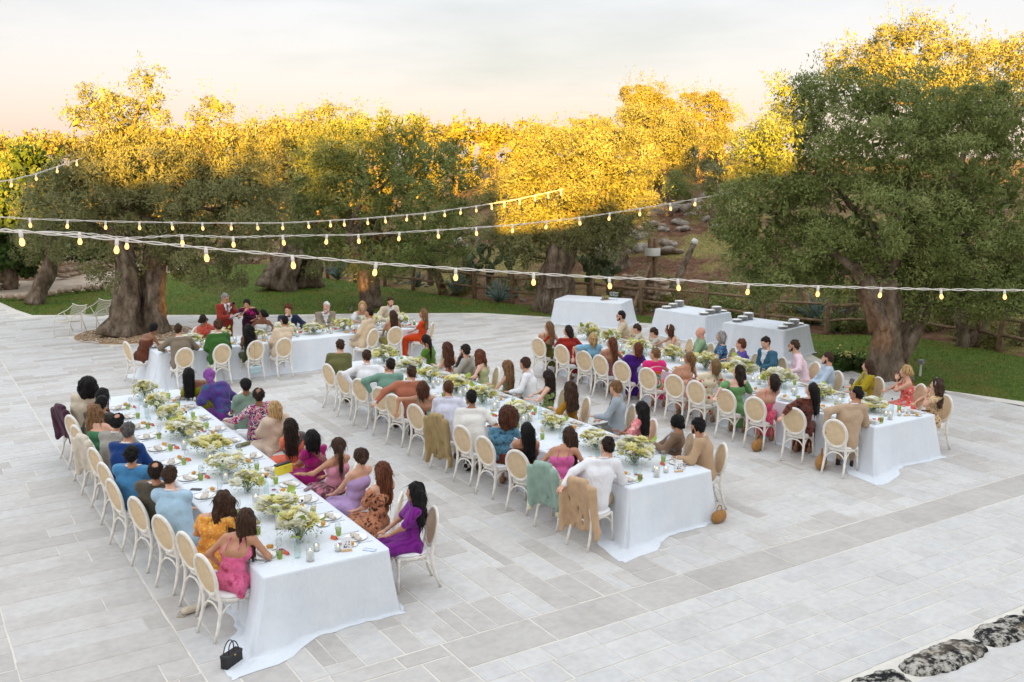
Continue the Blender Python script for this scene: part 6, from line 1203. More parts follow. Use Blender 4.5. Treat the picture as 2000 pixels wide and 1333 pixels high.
# ---- bridal table
def h_near(xt,*r,**k): seat(xt,22.72,k.pop('face',PI/2),*r,chairgroup=H_,turn=k.pop('turn',.0),**k); setting(xt,TH[2],(0,1),H_[0])
def h_far(x,*r,**k): seat(x,24.82,k.pop('face',-PI/2),*r,chairgroup=H_,turn=0.,**k); setting(x,TH[3],(0,-1),H_[0])
h_near(5.52,348,641,'m','brown-haired man in a taupe jacket with his arm on the bridal table corner',skn='fair',hair=('short','brown'),outfit=[('suit',so_(136,122,104),WHT,so_(136,122,104))],arms=('reach','table'),look=.9)
h_near(6.36,427,635,'m','curly-haired man in a bright green suit',skn='fair',hair=('curlytop','chest'),outfit=[('suit',so_(58,104,40),WHT,so_(58,104,40))],arms=('lap','lap'),look=1.5)
h_near(7.12,492,650,'f','woman with long wavy black hair in a dark green dress',skn='brown',hair=('longw','black'),outfit=[('dress',so_(64,72,30),'strap',.05)],arms=('lap','lap'),look=1.6)
h_near(7.85,555,627,'m','man with black hair gathered at the back in a cream suit',skn='tan',hair=('short','black'),outfit=[('suit',so_(228,206,178),WHT,so_(228,206,178))],arms=('lap','lap'),look=1.9)
h_near(10.05,723,610,'m','man in a beige suit seated beside the woman with the bare back and olive skirt',skn='tan',hair=('short','dark'),outfit=[('suit',so_(220,196,164),WHT,so_(220,196,164))],arms=('lap','table'),look=2.5,face=1.9)
h_near(10.76,767,616,'f','woman with long brown hair and bare back in an olive skirt',skn='tan',hair=('long','brown'),outfit=[('dress',so_(150,140,66),'backless',.06)],arms=('lap','table'),look=1.6)
h_near(11.62,832,615,'f','woman with long curly light brown hair in an orange dress at the table end',skn='tan',hair=('longw','light'),outfit=[('dress',so_(232,78,20),'sleeve',.05,.8)],arms=('lap','lap'),look=2.7,face=2.35)
h_far(6.62,398,625,'f','woman with dark pinned hair and sunglasses in a coral silk sari',skn='brown',hair=('bun','dark'),outfit=[('top',so_(222,100,80),'full',.5,so_(222,100,80),.1),('drape',cloth('tie',lin(225,110,85),lin(190,50,40),lin(230,130,100),18.),1,.07)],arms=('table','lap'),extras=[('sunglasses',),('flowerpin',)],look=.3)
h_far(8.10,519,620,'f','smiling bride with dark hair in a strapless white dress',skn='brown',hair=('bun','black'),outfit=[('dress',WHT,'strapless',.05)],arms=('table','lap'),look=2.2)
h_far(8.85,561,611,'m','groom with curly auburn hair in a navy jacket leaning over the table',skn='fair',hair=('curlytop','auburn'),outfit=[('suit',so_(36,46,74),WHT,so_(36,46,74))],arms=('table','mouth'),look=-2.2,tilt=-.2)
h_far(9.80,657,609,'m','white-bearded older man in a taupe jacket leaning forward',skn='pink',hair=('short','white'),outfit=[('suit',so_(158,144,126),WHT,so_(150,138,120))],arms=('cross','cross'),look=-2.3,extras=[('beard','white')])
h_far(10.92,708,599,'f','blonde woman in a white off-shoulder dress',skn='fair',hair=('bob','blonde'),outfit=[('dress',WHT,'offsh',.2)],arms=('table','table'),look=-2.0)
h_far(11.70,769,593,'m','bearded man in a beige suit looking down beside the blonde in white',skn='fair',hair=('short','brown'),outfit=[('suit',so_(222,204,176),WHT,so_(222,204,176))],arms=('lap','reach'),look=-1.6,tilt=-.3,extras=[('beard','brown')])
seat(4.92,24.0,.25,327,640,'f','woman with a dark chignon and bare shoulders at the left end of the bridal table',chairgroup=H_,skn='brown',hair=('bun','black'),outfit=[('dress',so_(110,60,40),'strapless',.2)],arms=('table','table'),turn=.1)
setting(TH[0],24.0,(1,0),H_[0])
# standing
person((7.24,25.05),-PI/2+.35,at(440,583,1.66),'m','tan',('short','grey'),[('suit',so_(150,50,36),WHT,so_(150,50,36),so_(130,132,140))],('mic','read'),look=-PI/2+.5,stand=True,label='grey-haired man in a rust red suit standing to read a speech',extras=[('glasses',)],tilt=-.3)
person((7.86,24.98),-PI/2-.15,at(477,599,1.50),'f','tan',('bun','black'),[('top',so_(60,20,46),'full',.6,so_(70,20,50),.06),('drape',cloth('tie',lin(225,30,140),lin(30,12,26),lin(230,40,150),6.),-1,.085)],('lap','mouth'),look=-PI/2-.5,stand=True,label='woman in a pink and black sari standing with her hand to her mouth',tilt=-.25)
# paper and microphone in the speaker's hands
PAPER=plain('paper',(.82,.82,.83),.8); V=[]; 
def sheet(label,p,rz,tx):
    V=[(x,y,.004*math.sin(x*30)) for y in(-.15,-.05,.05,.15) for x in(-.105,0,.105)]; F=[(r*3+k,r*3+k+1,r*3+k+4,r*3+k+3) for r in range(3) for k in range(2)]; V=V+[(x,y,z-.0015) for x,y,z in V]; F=F+[tuple(i+12 for i in f[::-1]) for f in F]
    o=obj('speech_page',mesh('speech_page',V,F,PAPER),None,p); o.rotation_euler=(tx,0,rz); tag(o,label,'paper')
def wpos(h,f,l): a=f-PI/2; c,s=math.cos(a),math.sin(a); return (h[0]+l[0]*c-l[1]*s,h[1]+l[0]*s+l[1]*c,l[2])
hp=(7.24,25.05); fa=-PI/2+.35
sheet('upper white speech page held by the man in the red suit',wpos(hp,fa,(.06,.50,1.26)),fa-PI/2+.2,.5); sheet('lower white speech page drooping from the hands of the man in the red suit',wpos(hp,fa,(.02,.50,1.20)),fa-PI/2+.5,.25)
mb=MB(); V,F=sdf([((0,0,.10),(0,0,.10),.036,.036)],.012,.01); mb.add(V,F,0); mb.add(*tube([(0,0,-.10),(0,0,.08)],[.014,.017],8),1); o=obj('microphone',mb.build('microphone',[plain('foam_black',(.012,.012,.012),.95),plain('mic_body',(.03,.03,.03),.4)]),None,wpos(hp,fa,(-.05,.27,1.44))); o.rotation_euler=(.3,.2,0); tag(o,'black microphone held by the man in the red suit','microphone')
# ================================================================ THINGS ON CHAIRS, FLOOR AND TABLES
def draped(label,x,y,face,mat,lo=.38,w=.21,sl=True,name='draped_jacket',cuffs=None,seed=0):
    "garment hung over the oval back of a chair (chair frame coordinates)"
    r=random.Random(seed); P=[]; yb=lambda z:BY-.075-(z-.46)*math.tan(BT)
    P.append((Z3(-w*.55,yb(.93)+.03,.962),Z3(w*.55,yb(.93)+.03,.962),.036,.036))
    for u in np.linspace(-1,1,9):
        z1=.955-.10*u*u; z0=lo+r.uniform(-.015,.02); P.append((Z3(u*w*.92,yb(z1)-.0,z1),Z3(u*w*1.12,yb(z0)+.02-.02*abs(u),z0),.024,.026))
        P.append((Z3(u*w*.85,yb(z1)+.055,z1-.01),Z3(u*w*.9,yb(.72)+.085,.74),.018,.013))
    if sl:
        for s in(-1,1): P.append((Z3(s*w*1.02,yb(.88),.88),Z3(s*(w*1.18),yb(.5)-.035,lo-.06),.046,.038))
    V,F=sdf(P,.017,.06,wr=.004,wf=24,fn=lambda D,X,Y,Z:D+.010*np.sin(36*X+1.6*np.sin(7*Z+seed))*np.clip((.9-Z)*2.2,0,1)+.004*np.sin(71*X+3*np.sin(9*Z))); e=empty(name,(x,y,0),face-PI/2,label,'jacket'); obj('garment',mesh('garment',V,F,mat),e)
    if sl and cuffs:
        for s in(-1,1): p=Z3(s*(w*1.18),yb(.5)-.035,lo-.06); V,F=sdf([(p+Z3(-s*.0,0,-.035),p+Z3(0,0,-.01),.039,.041)],.014,.01); obj('cuff',mesh('cuff',V,F,cuffs),e)
    return e
draped('plum jacket hung over the chair of the man in the cream suit',2.68,18.31,FL,so_(76,40,60),.42,seed=1)
draped('khaki linen jacket hung over the chair of the man in the lavender shirt',7.86,14.31,FL,so_(176,152,106),.20,.22,seed=2)
draped('mint sweater with cream cuffs hung over the chair of the woman in pink',7.86,11.16,FL,so_(160,186,172),.36,.21,cuffs=so_(226,222,190),seed=3)
draped('tan jacket hung over the chair of the man in khaki trousers',7.86,10.33,FL,so_(208,174,138),.26,.24,seed=4)
draped('white jacket hung over the chair of the golden-haired woman in green',2.67,16.09,FL,so_(226,214,196),.40,.2,seed=5)
# black handbag by the near table
e=empty('handbag',(2.66,9.62,0),.55,'small black top-handle handbag standing on the paving','bag'); BL_=plain('black_leather',(.012,.012,.014),.45,.4)
V,F=box(-.115,.115,-.045,.045,.0,.145,.012); obj('body',mesh('body',V,F,BL_,smooth=False),e); V,F=box(-.118,.118,-.048,.048,.118,.152,.01); obj('flap',mesh('flap',V,F,plain('black_leather_flap',(.018,.018,.02),.4,.4),smooth=False),e)
for yy in(-.035,.035): V,F=tube([(.075*math.cos(t_),yy*(1-.4*math.sin(t_)),.145+.125*math.sin(t_)) for t_ in np.linspace(0,PI,14)],.006,6); obj('handle',mesh('handle',V,F,BL_),e)
V,F=box(-.012,.012,-.052,-.047,.118,.135); obj('clasp',mesh('clasp',V,F,plain('gold_clasp',(.6,.42,.12),.3,.5,1.)),e)
# pale blue bag hanging from the third bridal chair on a thin chain
e=empty('shoulder_bag',(7.12,22.36,.30),0,'pale blue shoulder bag hanging by a chain from a bridal table chair','bag'); V,F=sdf([((-.09,0,-.06),(.09,0,-.06),.05,.05,(1,.6,1)),((-.09,0,.03),(.09,0,.03),.05,.05,(1,.6,1))],.016,.03); obj('body',mesh('body',V,F,plain('pale_blue_leather',(.36,.48,.52),.5)),e)
V,F=tube([(-.03,0,.07),(-.02,-.02,.4),(0,.0,.655),(.02,.03,.665),(.03,.06,.64)],.004,5); obj('chain',mesh('chain',V,F,plain('gold_chain',(.5,.4,.2),.4,.5,1.)),e)
# straw bags
def straw(x,y,s,label,rz=0):
    m_=MC.get('straw') or cloth('stripes',lin(190,140,80),lin(160,110,60),26.); MC['straw']=m_; e=empty('straw_bag',(x,y,0),rz,label,'bag'); V,F=sdf([((-.07*s,0,.10*s),(.07*s,0,.10*s),.105*s,.105*s,(1,.75,1))],.016,.03,wr=.002,wf=80,cuts=[((0,0,-1),-.002)]); obj('basket',mesh('basket',V,F,m_),e)
    V,F=tube([(.08*s*math.cos(t_),0,.17*s+.13*s*math.sin(t_)) for t_ in np.linspace(0,PI,12)],.010*s,6); obj('handle',mesh('handle',V,F,m_),e)
straw(*at(1603,915)[:2],1.15,'round straw handbag on the paving under the woman in the dark sheer sleeves',.6); straw(*at(1480,880)[:2],1.0,'straw basket bag under the chair of the woman in hot pink',.3); straw(*(at(1404,1020)[:2]),.85,'straw bag standing behind the end of the middle table',.2)
# white clutch under the orange-dress chair, black and white backpack
e=empty('tote_bag',(*at(385,1192)[:2],0),.3,'cream canvas tote lying under the orange-dress chair','bag'); V,F=sdf([((-.14,0,.04),(.14,0,.05),.06,.05,(1,1,.7))],.018,.02,wr=.006,cuts=[((0,0,-1),-.002)]); obj('body',mesh('body',V,F,so_(226,212,190)),e); V,F=tube([(-.14,.02,.06),(-.22,.05,.02),(-.26,.0,.012),(-.2,-.06,.012),(-.13,-.03,.05)],.007,5); obj('strap',mesh('strap',V,F,so_(200,186,160)),e)
e=empty('backpack',(8.05,13.95,0),.2,'black and white checked backpack under the chair of the man in the knit T-shirt','bag'); V,F=sdf([((-.08,0,.10),(.08,0,.10),.10,.10,(1,.75,1)),((-.07,0,.24),(.07,0,.24),.09,.09,(1,.7,1))],.018,.03,cuts=[((0,0,-1),-.002)]); m_,t_=newmat('checks'); ck=N(t_,'ShaderNodeTexChecker'); ck.inputs['Scale'].default_value=14; ck.inputs[1].default_value=(.01,.01,.01,1); ck.inputs[2].default_value=(.6,.6,.6,1); t_.links.new(coord(t_),ck.inputs[0]); pp_=pbsdf(t_,ck.outputs[0],.8); out(t_,pp_.outputs[0]); obj('body',mesh('body',V,F,m_),e); V,F=tube([(.05,.07,.26),(.06,.12,.18),(.05,.08,.06)],.012,6); obj('strap',mesh('strap',V,F,BLK),e)
# things lying on the tables
def lay(name,label,cat,px,py,V,F,mat,rz=0): 
    p=at(px,py,TOP); o=obj(name,mesh(name,V,F,mat),None,(p[0],p[1],TOP+.002),rz); return tag(o,label,cat)
V,F=sdf([((-.07,0,.02),(.07,0,.02),.03,.03,(1,1,.6))],.01,.02,wr=.003,wf=90); lay('clutch_bag','crinkled mauve clutch bag on the table beside the lilac dress','bag',602,957,V,F,so_(165,140,150),.6)
V,F=sdf([((-.10,0,.03),(.10,0,.03),.045,.045,(1,1,.6))],.012,.02); lay('clutch_bag','beaded olive clutch on the table beside the beige shawl','bag',475,872,V,F,flo((120,120,80),(150,145,100),(100,96,60),90.),.4)
e=empty('yellow_bag',(*at(555,925,TOP)[:2],TOP+.002),.35,'yellow flap handbag with dark top edge on the table beside the magenta sari','bag'); V,F=box(-.13,.13,-.03,.05,0,.13,.015); obj('body',mesh('body',V,F,plain('yellow_leather',(.72,.60,.05),.5),smooth=False),e); V,F=box(-.135,.135,-.02,.055,.131,.150,.004); obj('edge',mesh('edge',V,F,BL_,smooth=False),e); V,F=lathe([(.0,0),(.012,.002),(.012,.006),(0,.008)],10); o_=obj('clasp',mesh('clasp',V,F,MC['gold_clasp']),e,(0,-.031,.09)); o_.rotation_euler=(PI/2,0,0)
e=empty('pink_bag',(*at(1232,860,TOP)[:2],TOP+.002),.9,'small bubblegum pink handbag on the middle table beside the watercolour dress','bag'); V,F=box(-.075,.075,-.03,.03,0,.10,.012); obj('body',mesh('body',V,F,plain('pink_leather',(.75,.32,.38),.5),smooth=False),e); V,F=tube([(.045*math.cos(t_),0,.098+.07*math.sin(t_)) for t_ in np.linspace(0,PI,12)],.007,6); obj('handle',mesh('handle',V,F,MC['pink_leather']),e)
V,F=box(-.036,.036,-.075,.075,0,.009,.002); lay('phone','dark phone lying on the table before the pale blue jacket','phone',383,957,V,F,plain('phone_black',(.01,.01,.012),.15,.5),.9); lay('phone','phone with a pale case on the near corner of the table by the purple dress','phone',722,1075,V,F,plain('phone_pale',(.55,.62,.72),.3,.5),.7); lay('phone','dark phone at the corner of the table by the frilled floral dress','phone',1808,803,V,F,plain('phone_black',(.01,.01,.012),.15),.8)
# plates, glasses on the buffet tables
def stack(c,rz,u,v,n,where):
    cc,s=math.cos(rz),math.sin(rz); x,y=c[0]+u*cc-v*s,c[1]+u*s+v*cc
    for k in range(n): put('plate',ME['plate'],(x+random.uniform(-.003,.003),y+random.uniform(-.003,.003),TOP+.001+k*.0125),random.uniform(0,6),'white plate in one of the plate stacks on the '+where,'plate','stacked plates on the '+where)
for c,rz,L,where in((B2c,B2r,B2L,'middle buffet table'),(B3c,B3r,B3L,'buffet table beside the flower bush')):
    for i,n_ in enumerate((5,9,14)): stack(c,rz,-L/2+.2,-.30+i*.29,n_,where); stack(c,rz,L/2-.2,-.42+i*.29,n_,where)
    stack(c,rz,L/2-.22,.45,3,where)
for i in range(6):
    u=.55+(i%3)*.09;v=.05+(i//3)*.1; cc,s=math.cos(B1r),math.sin(B1r); g=empty('wine_glass',(B1c[0]+u*cc-v*s,B1c[1]+u*s+v*cc,TOP+.001),0,'empty stemmed wine glass on the buffet table by the gnarled trunk','glass','wine glasses on the buffet'); g.scale=(1.2,)*3; obj('bowl',ME['bowl'],g); obj('foot',ME['foot'],g)
u,v=.40,-.05; e=empty('olive_dish',(B1c[0]+u*math.cos(B1r)-v*math.sin(B1r),B1c[1]+u*math.sin(B1r)+v*math.cos(B1r),TOP+.001),0,'small wooden tray with jars on the buffet table by the gnarled trunk','tray'); V,F=box(-.14,.14,-.06,.06,0,.03,.006); obj('tray',mesh('tray',V,F,plain('tray_wood',(.25,.17,.09),.6),smooth=False),e)
for x in(-.08,0,.09): V,F=lathe([(.035,.03),(.04,.06),(.04,.12),(.03,.13),(0,.13)],12,x); obj('jar',mesh('jar',V,F,[plain('jar_green',(.30,.33,.08),.3),plain('jar_brown',(.28,.22,.14),.5)][x!=.09]),e)
# ================================================================ WIRE CHAIRS, WALLS, FENCE, PLANTS
WIRE=plain('white_powder_coat',(.74,.70,.62),.5)
def wire_chair(x,y,face,label):
    e=empty('wire_lounge_chair',(x,y,0),face-PI/2,label,'chair'); 
    for s in(-1,1):
        for nm,P in(('leg',[(s*.30,.34,0),(s*.30,.30,.30),(s*.30,.26,.52)]),('leg',[(s*.28,-.36,0),(s*.29,-.22,.36),(s*.31,-.10,.60)]),('arm',[(s*.30,.26,.52),(s*.32,.05,.585),(s*.32,-.25,.66),(s*.27,-.42,.78)])):
            V,F=tube(P,.014,6); obj(nm,mesh(nm,V,F,WIRE),e)
    prof=[(.30,.40),(.10,.36),(-.15,.335),(-.27,.40),(-.36,.58),(-.43,.78)]; T_=np.linspace(0,5,22); py_=np.interp(T_,range(6),[p[0] for p in prof]); pz_=np.interp(T_,range(6),[p[1] for p in prof]); mb=MB()
    for u in np.linspace(-1,1,20): mb.add(*tube([(u*.29,a,b+.05*u*u) for a,b in zip(py_,pz_)],.004,4))
    for a,b in zip(py_,pz_): mb.add(*tube([(u*.29,a,b+.05*u*u) for u in np.linspace(-1,1,9)],.004,4))
    obj('wire_seat',mb.build('wire_seat',WIRE),e); V,F=tube([(u*.29,-.43,.78+.05*u*u) for u in np.linspace(-1,1,9)],.014,6); obj('back_rail',mesh('back_rail',V,F,WIRE),e); V,F=tube([(u*.29,.30,.40+.05*u*u) for u in np.linspace(-1,1,9)],.012,6); obj('front_rail',mesh('front_rail',V,F,WIRE),e)
wire_chair(*at(138,652)[:2],math.radians(215),'white wire lounge chair farther from the old olive trunk'); wire_chair(*at(190,640)[:2],math.radians(215),'white wire lounge chair closer to the old olive trunk')
# dry-stone pieces on the left
STONEM=plain('warm_stone',(.36,.27,.20),.95,.1,0,.3,6,.6)
def drywall(name,P,h,label,th=.35,s=.26,n0=0):
    e=empty(name,(0,0,0),0,label,'wall'); r=random.Random(n0); P=[np.array(p,float) for p in P]; z=0.
    zb=0
    while z<h:
        sh=s*r.uniform(.6,.9)
        for a,b in zip(P[:-1],P[1:]):
            L=np.linalg.norm(b-a); d=(b-a)/L; nn=np.array([-d[1],d[0]]); u=0
            while u<L:
                w_=s*r.uniform(.7,1.5); c=a+d*(u+w_/2); o=obj('stone',ROCKM[r.randint(0,4)],e); o.location=(c[0]+nn[0]*r.uniform(-.05,.05),c[1]+nn[1]*r.uniform(-.05,.05),zb+z+sh*.45); o.scale=(w_*.72,th*.7,sh*.85); o.rotation_euler=(0,0,math.atan2(d[1],d[0])); o.data=STW[r.randint(0,2)]; u+=w_*.95
        z+=sh*.85
STW=[]
for s in range(3): V,F=rockmesh(20+s,.16); STW.append(mesh('stone',V,F,STONEM))
drywall('dry_stone_wall',[at(60,549)[:2],at(110,546)[:2],at(160,535)[:2],at(212,526)[:2]],.85,'low dry-stone wall behind the small leaning olive',.5,.42,1)
drywall('stone_edging',[at(-20,588)[:2],at(50,586)[:2],at(110,578)[:2],at(200,567)[:2]],.2,'low row of rough stones edging the sandy path',.3,.34,2)
drywall('dry_stone_wall',[at(-30,570)[:2],at(25,562)[:2]],.6,'rough stone bank under the silvery bush',.5,.42,3)
drywall('dry_stone_wall',[at(430,512)[:2],at(510,514)[:2]],.5,'low pale wall at the far end of the lawn',.4,.5,4)
drywall('dry_stone_wall',[at(1210,597)[:2]+np.array([.9,.9]),at(1290,612)[:2]+np.array([.9,.9])],.9,'crumbling stone wall behind the fence beside the banded trunk',.4,.3,5)
# iron railing far beyond the lawn
e=empty('iron_railing',(0,0,0),0,'thin dark iron railing far beyond the lawn','railing'); IRON=plain('dark_iron',(.05,.035,.028),.6); a=at(425,509);b=at(520,511)
for z in(.15,1.05): V,F=tube([a+Z3(0,0,z),b+Z3(0,0,z)],.02,5); obj('rail',mesh('rail',V,F,IRON),e)
for u in np.linspace(0,1,24): p=a+(b-a)*u; V,F=tube([p,p+Z3(0,0,1.1)],.014,4); obj('bar',mesh('bar',V,F,IRON),e)
# rustic fence
FENW=plain('weathered_pole',(.20,.135,.085),.9,.1,0,.35,9,.5); e=empty('rustic_fence',(0,0,0),0,'rustic fence of rough poles along the lawn edge','fence'); rf=random.Random(9)
FP=[Z3(p[0],p[1],0) for p in FPT]; FP2=[]
for a,b in zip(FP[:-1],FP[1:]):
    n_=max(1,int(round(np.linalg.norm(b-a)/1.9)))
    for k in range(n_): FP2.append(a+(b-a)*k/n_)
FP2.append(FP[-1])
for p in FP2: 
    hh=rf.uniform(.95,1.2); tl=Z3(rf.uniform(-.06,.06),rf.uniform(-.06,.06),hh); V,F=trunk_mesh([p-Z3(0,0,.2),p+tl*.5,p+tl],[.085,.078,.07],10,.1,1,int(p[0]*9),2); obj('post',mesh('post',V,F,FENW),e)
for a,b in zip(FP2[:-1],FP2[1:]):
    for z in(.40,.86): V,F=trunk_mesh([a+Z3(0,0,z+rf.uniform(-.06,.06)),(a+b)/2+Z3(0,0,z+rf.uniform(-.05,.05)),b+Z3(0,0,z+rf.uniform(-.06,.06))],[.05,.045,.04],8,.1,1,int(a[0]*13+z*10),2); obj('rail',mesh('rail',V,F,FENW),e)
V,F=trunk_mesh([at(1243,618)+Z3(-.3,0,0),at(1258,600)+Z3(.1,.1,1.0),at(1258,600)+Z3(.35,.2,1.5)],[.08,.075,.07],10,.1,1,4,2); obj('post',mesh('post',V,F,FENW),e)
# bundle of poles with a white band
e=empty('banded_poles',(*at(1272,596)[:2],0),0,'bundle of three upright poles tied with a white band behind the fence','poles')
for x,y in((-.14,0),(.02,.1),(.16,0)): V,F=trunk_mesh([(x,y,-.1),(x*.9,y,1.2),(x*.8,y*.9,2.35)],[.10,.095,.09],10,.08,1,int(x*50),2); obj('pole',mesh('pole',V,F,FENW),e)
V,F=lathe([(.27,1.75),(.275,1.77),(.27,2.02),(.265,2.03)],16,.02,.03,0,False); obj('band',mesh('band',V,F,plain('white_band',(.62,.62,.58),.8)),e)
for px,py,lbl in((1322,590,'thin cut branch with a white band leaning on the slope'),(912,560,'forked pruned trunk with white bandaged stubs behind the fence')):
    b=at(px,py); e=empty('pruned_tree',(b[0],b[1],0),0,lbl,'tree')
    if px==912:
        V,F=trunk_mesh([(0,0,-.1),(.05,0,.7),(0,0,1.35)],[.22,.2,.2],12,.15,1,2,3); obj('trunk',mesh('trunk',V,F,BARK),e); br=[(-.75,-.1,1.9),(-.35,.1,2.0),(.5,.1,2.1),(.25,-.1,2.35),(-.15,-.1,1.75)]; o0=(0,0,1.3)
    else: br=[(1.0,.2,2.2)]; o0=(-.4,0,.2)
    for q in br:
        V,F=trunk_mesh([o0,tuple((np.array(o0)+np.array(q))/2+Z3(0,0,-.05)),q],[.14,.11,.10],10,.1,1,3,2); obj('branch',mesh('branch',V,F,BARK),e); q=np.array(q);d=q-np.array(o0);d/=np.linalg.norm(d); V,F=tube([q-d*.22,q-d*.02],.115,10); obj('bandage',mesh('bandage',V,F,MC['white_band']),e)
# prickly pears
m,t=newmat('cactus_pad'); v=coord(t); f=noise(t,v,6,4); c=ramp(t,f,[(.3,(.055,.085,.045)),(.7,(.13,.17,.085))]); c=mix(t,c,(.30,.28,.14),ramp(t,voro(t,v,26),[(.10,(.8,.8,.8)),(.18,(0,0,0))])); p=pbsdf(t,c,.6,.3); out(t,p.outputs[0]); CACT=m
V,F=sdf([((0,0,.02),(0,0,.02),.07,.07,(.8,.5,1)),((0,0,.2),(0,0,.2),.17,.17,(.80,.17,1.15))],.03,.04); PAD=mesh('pad',V,F,CACT)
def pear(px,py,n_,sp,hmax,seed,lbl='prickly pear cactus with broad flat pads behind the fence',dz=0.):
    r=random.Random(seed); b=at(px,py); z0=float(terr(b[0],b[1])); e=empty('prickly_pear',(b[0],b[1],z0),0,lbl,'cactus','prickly pears along the fence'); nodes=[(Z3(r.uniform(-.2,.2),r.uniform(-.2,.2),0),0.)]
    V,F=trunk_mesh([(0,0,-.1),(.05,0,.4),(0,.05,.75)],[.14,.12,.1],10,.15,1,seed,2); obj('trunk',mesh('trunk',V,F,plain('cactus_trunk',(.16,.12,.07),.9)),e); nodes=[(Z3(0,0,.65),0.)]
    for i in range(n_):
        q,a=r.choice(nodes[-8:]); o=obj('pad',PAD,e,q); rx=r.uniform(-.9,.9);ry=r.uniform(-.9,.9);rz=r.uniform(0,6.28); o.rotation_euler=(rx,ry,rz); k=r.uniform(.75,1.25); o.scale=(k,k,k); M=Matrix.Rotation(rz,3,'Z')@Matrix.Rotation(ry,3,'Y')@Matrix.Rotation(rx,3,'X'); t_=M@Vector((r.uniform(-.1,.1),0,.34*k)); nq=q+np.array(t_)
        if nq[2]>.3 and nq[2]<hmax and np.hypot(nq[0],nq[1])<sp: nodes.append((nq,0.))
for i,(px,py,n_,sp,hm) in enumerate([(955,572,26,1.2,1.9),(1005,578,26,1.1,2.0),(1150,588,26,1.2,1.6),(1190,586,22,1.2,1.7),(1800,630,24,1.5,1.7),(1850,640,20,1.0,1.4),(1960,650,26,1.3,1.8),(2000,672,22,1.,1.6),(840,556,10,.6,1.2),(1475,600,14,.9,1.3),(1560,610,14,.9,1.3),(925,565,14,.8,1.5)]): pear(px,py,n_,sp,hm,30+i)
# agaves
m,t=newmat('agave_leaf'); p=pbsdf(t,ramp(t,noise(t,coord(t),5,3),[(.3,(.09,.14,.12)),(.7,(.20,.27,.25))]),.6); out(t,p.outputs[0]); AGM=m
def agave(px,py,s,seed):
    r=random.Random(seed); b=at(px,py); z0=float(terr(b[0],b[1])); e=empty('agave',(b[0],b[1],z0),0,'blue-green agave with stiff pointed leaves behind the fence','agave','agaves along the fence')
    for i in range(20):
        a=i*2.4; el=r.uniform(.5,1.45); L=s*r.uniform(.8,1.1); d=Z3(math.cos(a)*math.cos(el),math.sin(a)*math.cos(el),math.sin(el)); P=[d*L*u+Z3(0,0,-.25*L*(u**2)*math.cos(el)+.05) for u in(0,.25,.55,.8,1)]; V,F=tube(P,[.05*s,.075*s,.06*s,.035*s,.004],6,flat=.4); obj('leaf',mesh('leaf',V,F,AGM),e)
for i,(px,py,s) in enumerate([(893,575,.95),(975,588,1.05),(815,560,.7),(660,545,.9),(670,532,.8),(1600,632,1.1),(1470,622,.8)]): agave(px,py,s,i)
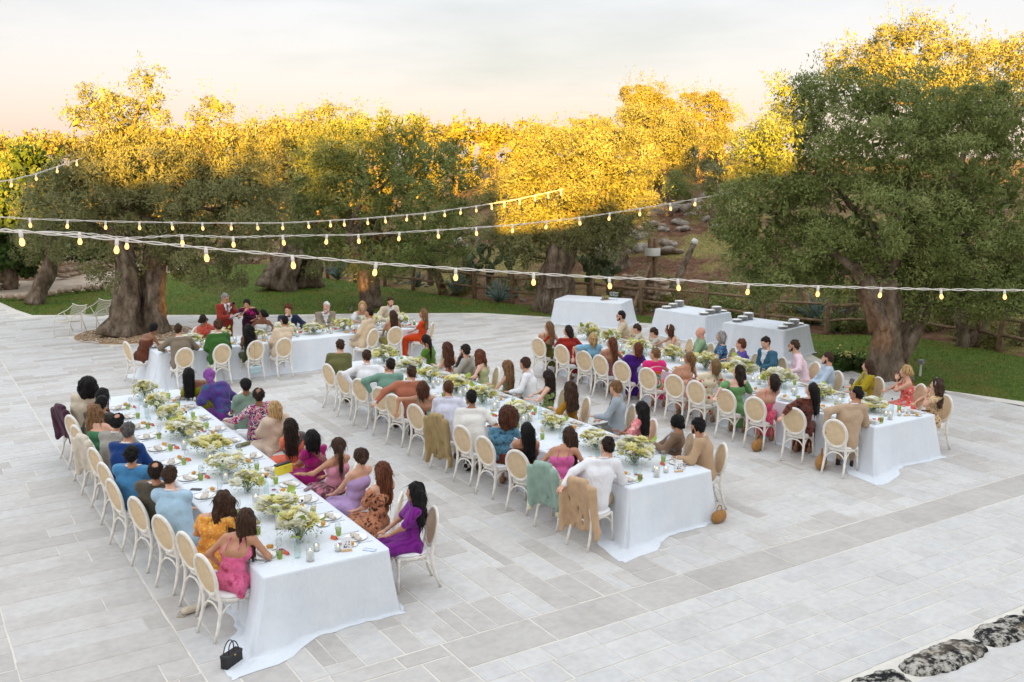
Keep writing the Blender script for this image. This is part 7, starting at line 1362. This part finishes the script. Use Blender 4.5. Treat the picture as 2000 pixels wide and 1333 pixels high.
# yellow blossoms on the bush, garden uplights, utility poles
BLO=plain('yellow_blossom',(.75,.48,.02),.6)
for tr_ in [o for o in bpy.data.objects if o.name.startswith('flower_bush')]:
    me_=[c for c in tr_.children][0].data; n_=len(me_.vertices); r=random.Random(2); up_=[v.co for v in me_.vertices]; up_=[c for c in up_ if c.z>.35]
    for i in range(34): c_=r.choice(up_); o=obj('blossom',ME['bloom_y'] if 'bloom_y' in ME else None,tr_,c_) if False else None
    mesh_b=bloom(9,[(6,.2,1),(5,.8,.7)],YELP,.045)
    for i in range(36): c_=r.choice(up_); o=obj('blossom',mesh_b,tr_,c_); o.rotation_euler=(r.uniform(-.8,.8),r.uniform(-.8,.8),0)
LAMP=emis('uplight_lens',(1.,.6,.25),2.); CAN=plain('lamp_can',(.10,.09,.08),.5)
def uplight(p,target,w,label,lit=True):
    e=empty('garden_uplight',p,0,label,'lamp'); d=np.asarray(target,float)-np.asarray(p,float)-Z3(0,0,.12); d/=np.linalg.norm(d); V,F=tube([Z3(0,0,.0),Z3(0,0,.10)],.012,6); obj('spike',mesh('spike',V,F,CAN),e); V,F=tube([Z3(0,0,.11)-d*.06,Z3(0,0,.11)+d*.06],.05,12,cap=False); obj('can',mesh('can',V,F,CAN),e); V,F=tube([Z3(0,0,.11)+d*.035,Z3(0,0,.11)+d*.04],.047,12); obj('lens',mesh('lens',V,F,LAMP),e)
    l=bpy.data.lights.new('uplight','SPOT'); l.energy=w; l.color=(1.,.50,.16); l.spot_size=math.radians(65); l.spot_blend=.6; l.shadow_soft_size=.04; lo=bpy.data.objects.new('uplight_beam',l); link(lo,e); lo.location=tuple(Z3(0,0,.11)+d*.065); lo.rotation_euler=Vector(d).to_track_quat('-Z','Y').to_euler()
b=at(722,600); uplight((b[0]-1.0,b[1]-.75,0),(b[0]-.2,b[1],1.7),20,'small garden uplight shining on the slim forked trunk')
b=at(262,652); uplight((b[0]+2.0,b[1]-.65,.0),(b[0]+1.0,b[1],1.2),14,'small garden uplight shining on the split olive trunk')
b=at(1738,738); uplight((b[0]-1.5,b[1]-.1,0),(b[0]-.4,b[1],1.8),5,'small garden uplight shining on the leaning right-hand trunk')
for px,py,w,lbl in((545,243,95,'shorter wooden utility pole'),(581,214,95,'taller wooden utility pole with a crossarm')):
    c_=atd(px,py,w); z0=float(terr(c_[0],c_[1])); e=empty('utility_pole',(c_[0],c_[1],z0),0,lbl+' rising above the far trees','pole'); V,F=tube([(0,0,-.1),(0,0,c_[2]-z0)],[.13,.09],8); obj('shaft',mesh('shaft',V,F,FENW),e)
    if w and 'taller' in lbl: V,F=box(-.6,.6,-.05,.05,c_[2]-z0-.45,c_[2]-z0-.35); obj('crossarm',mesh('crossarm',V,F,FENW,smooth=False),e)
# guide lamp stake by the right trunk
e=empty('path_light',(*at(1797,735)[:2],0),.3,'white stake with a small grey lamp head at the foot of the right-hand trunk','lamp'); V,F=box(-.02,.02,-.02,.02,0,.30); obj('stake',mesh('stake',V,F,MC['white_band'],smooth=False),e); V,F=box(-.08,.08,-.06,.06,.30,.40,.01); obj('head',mesh('head',V,F,plain('grey_metal',(.2,.2,.2),.5),smooth=False),e)
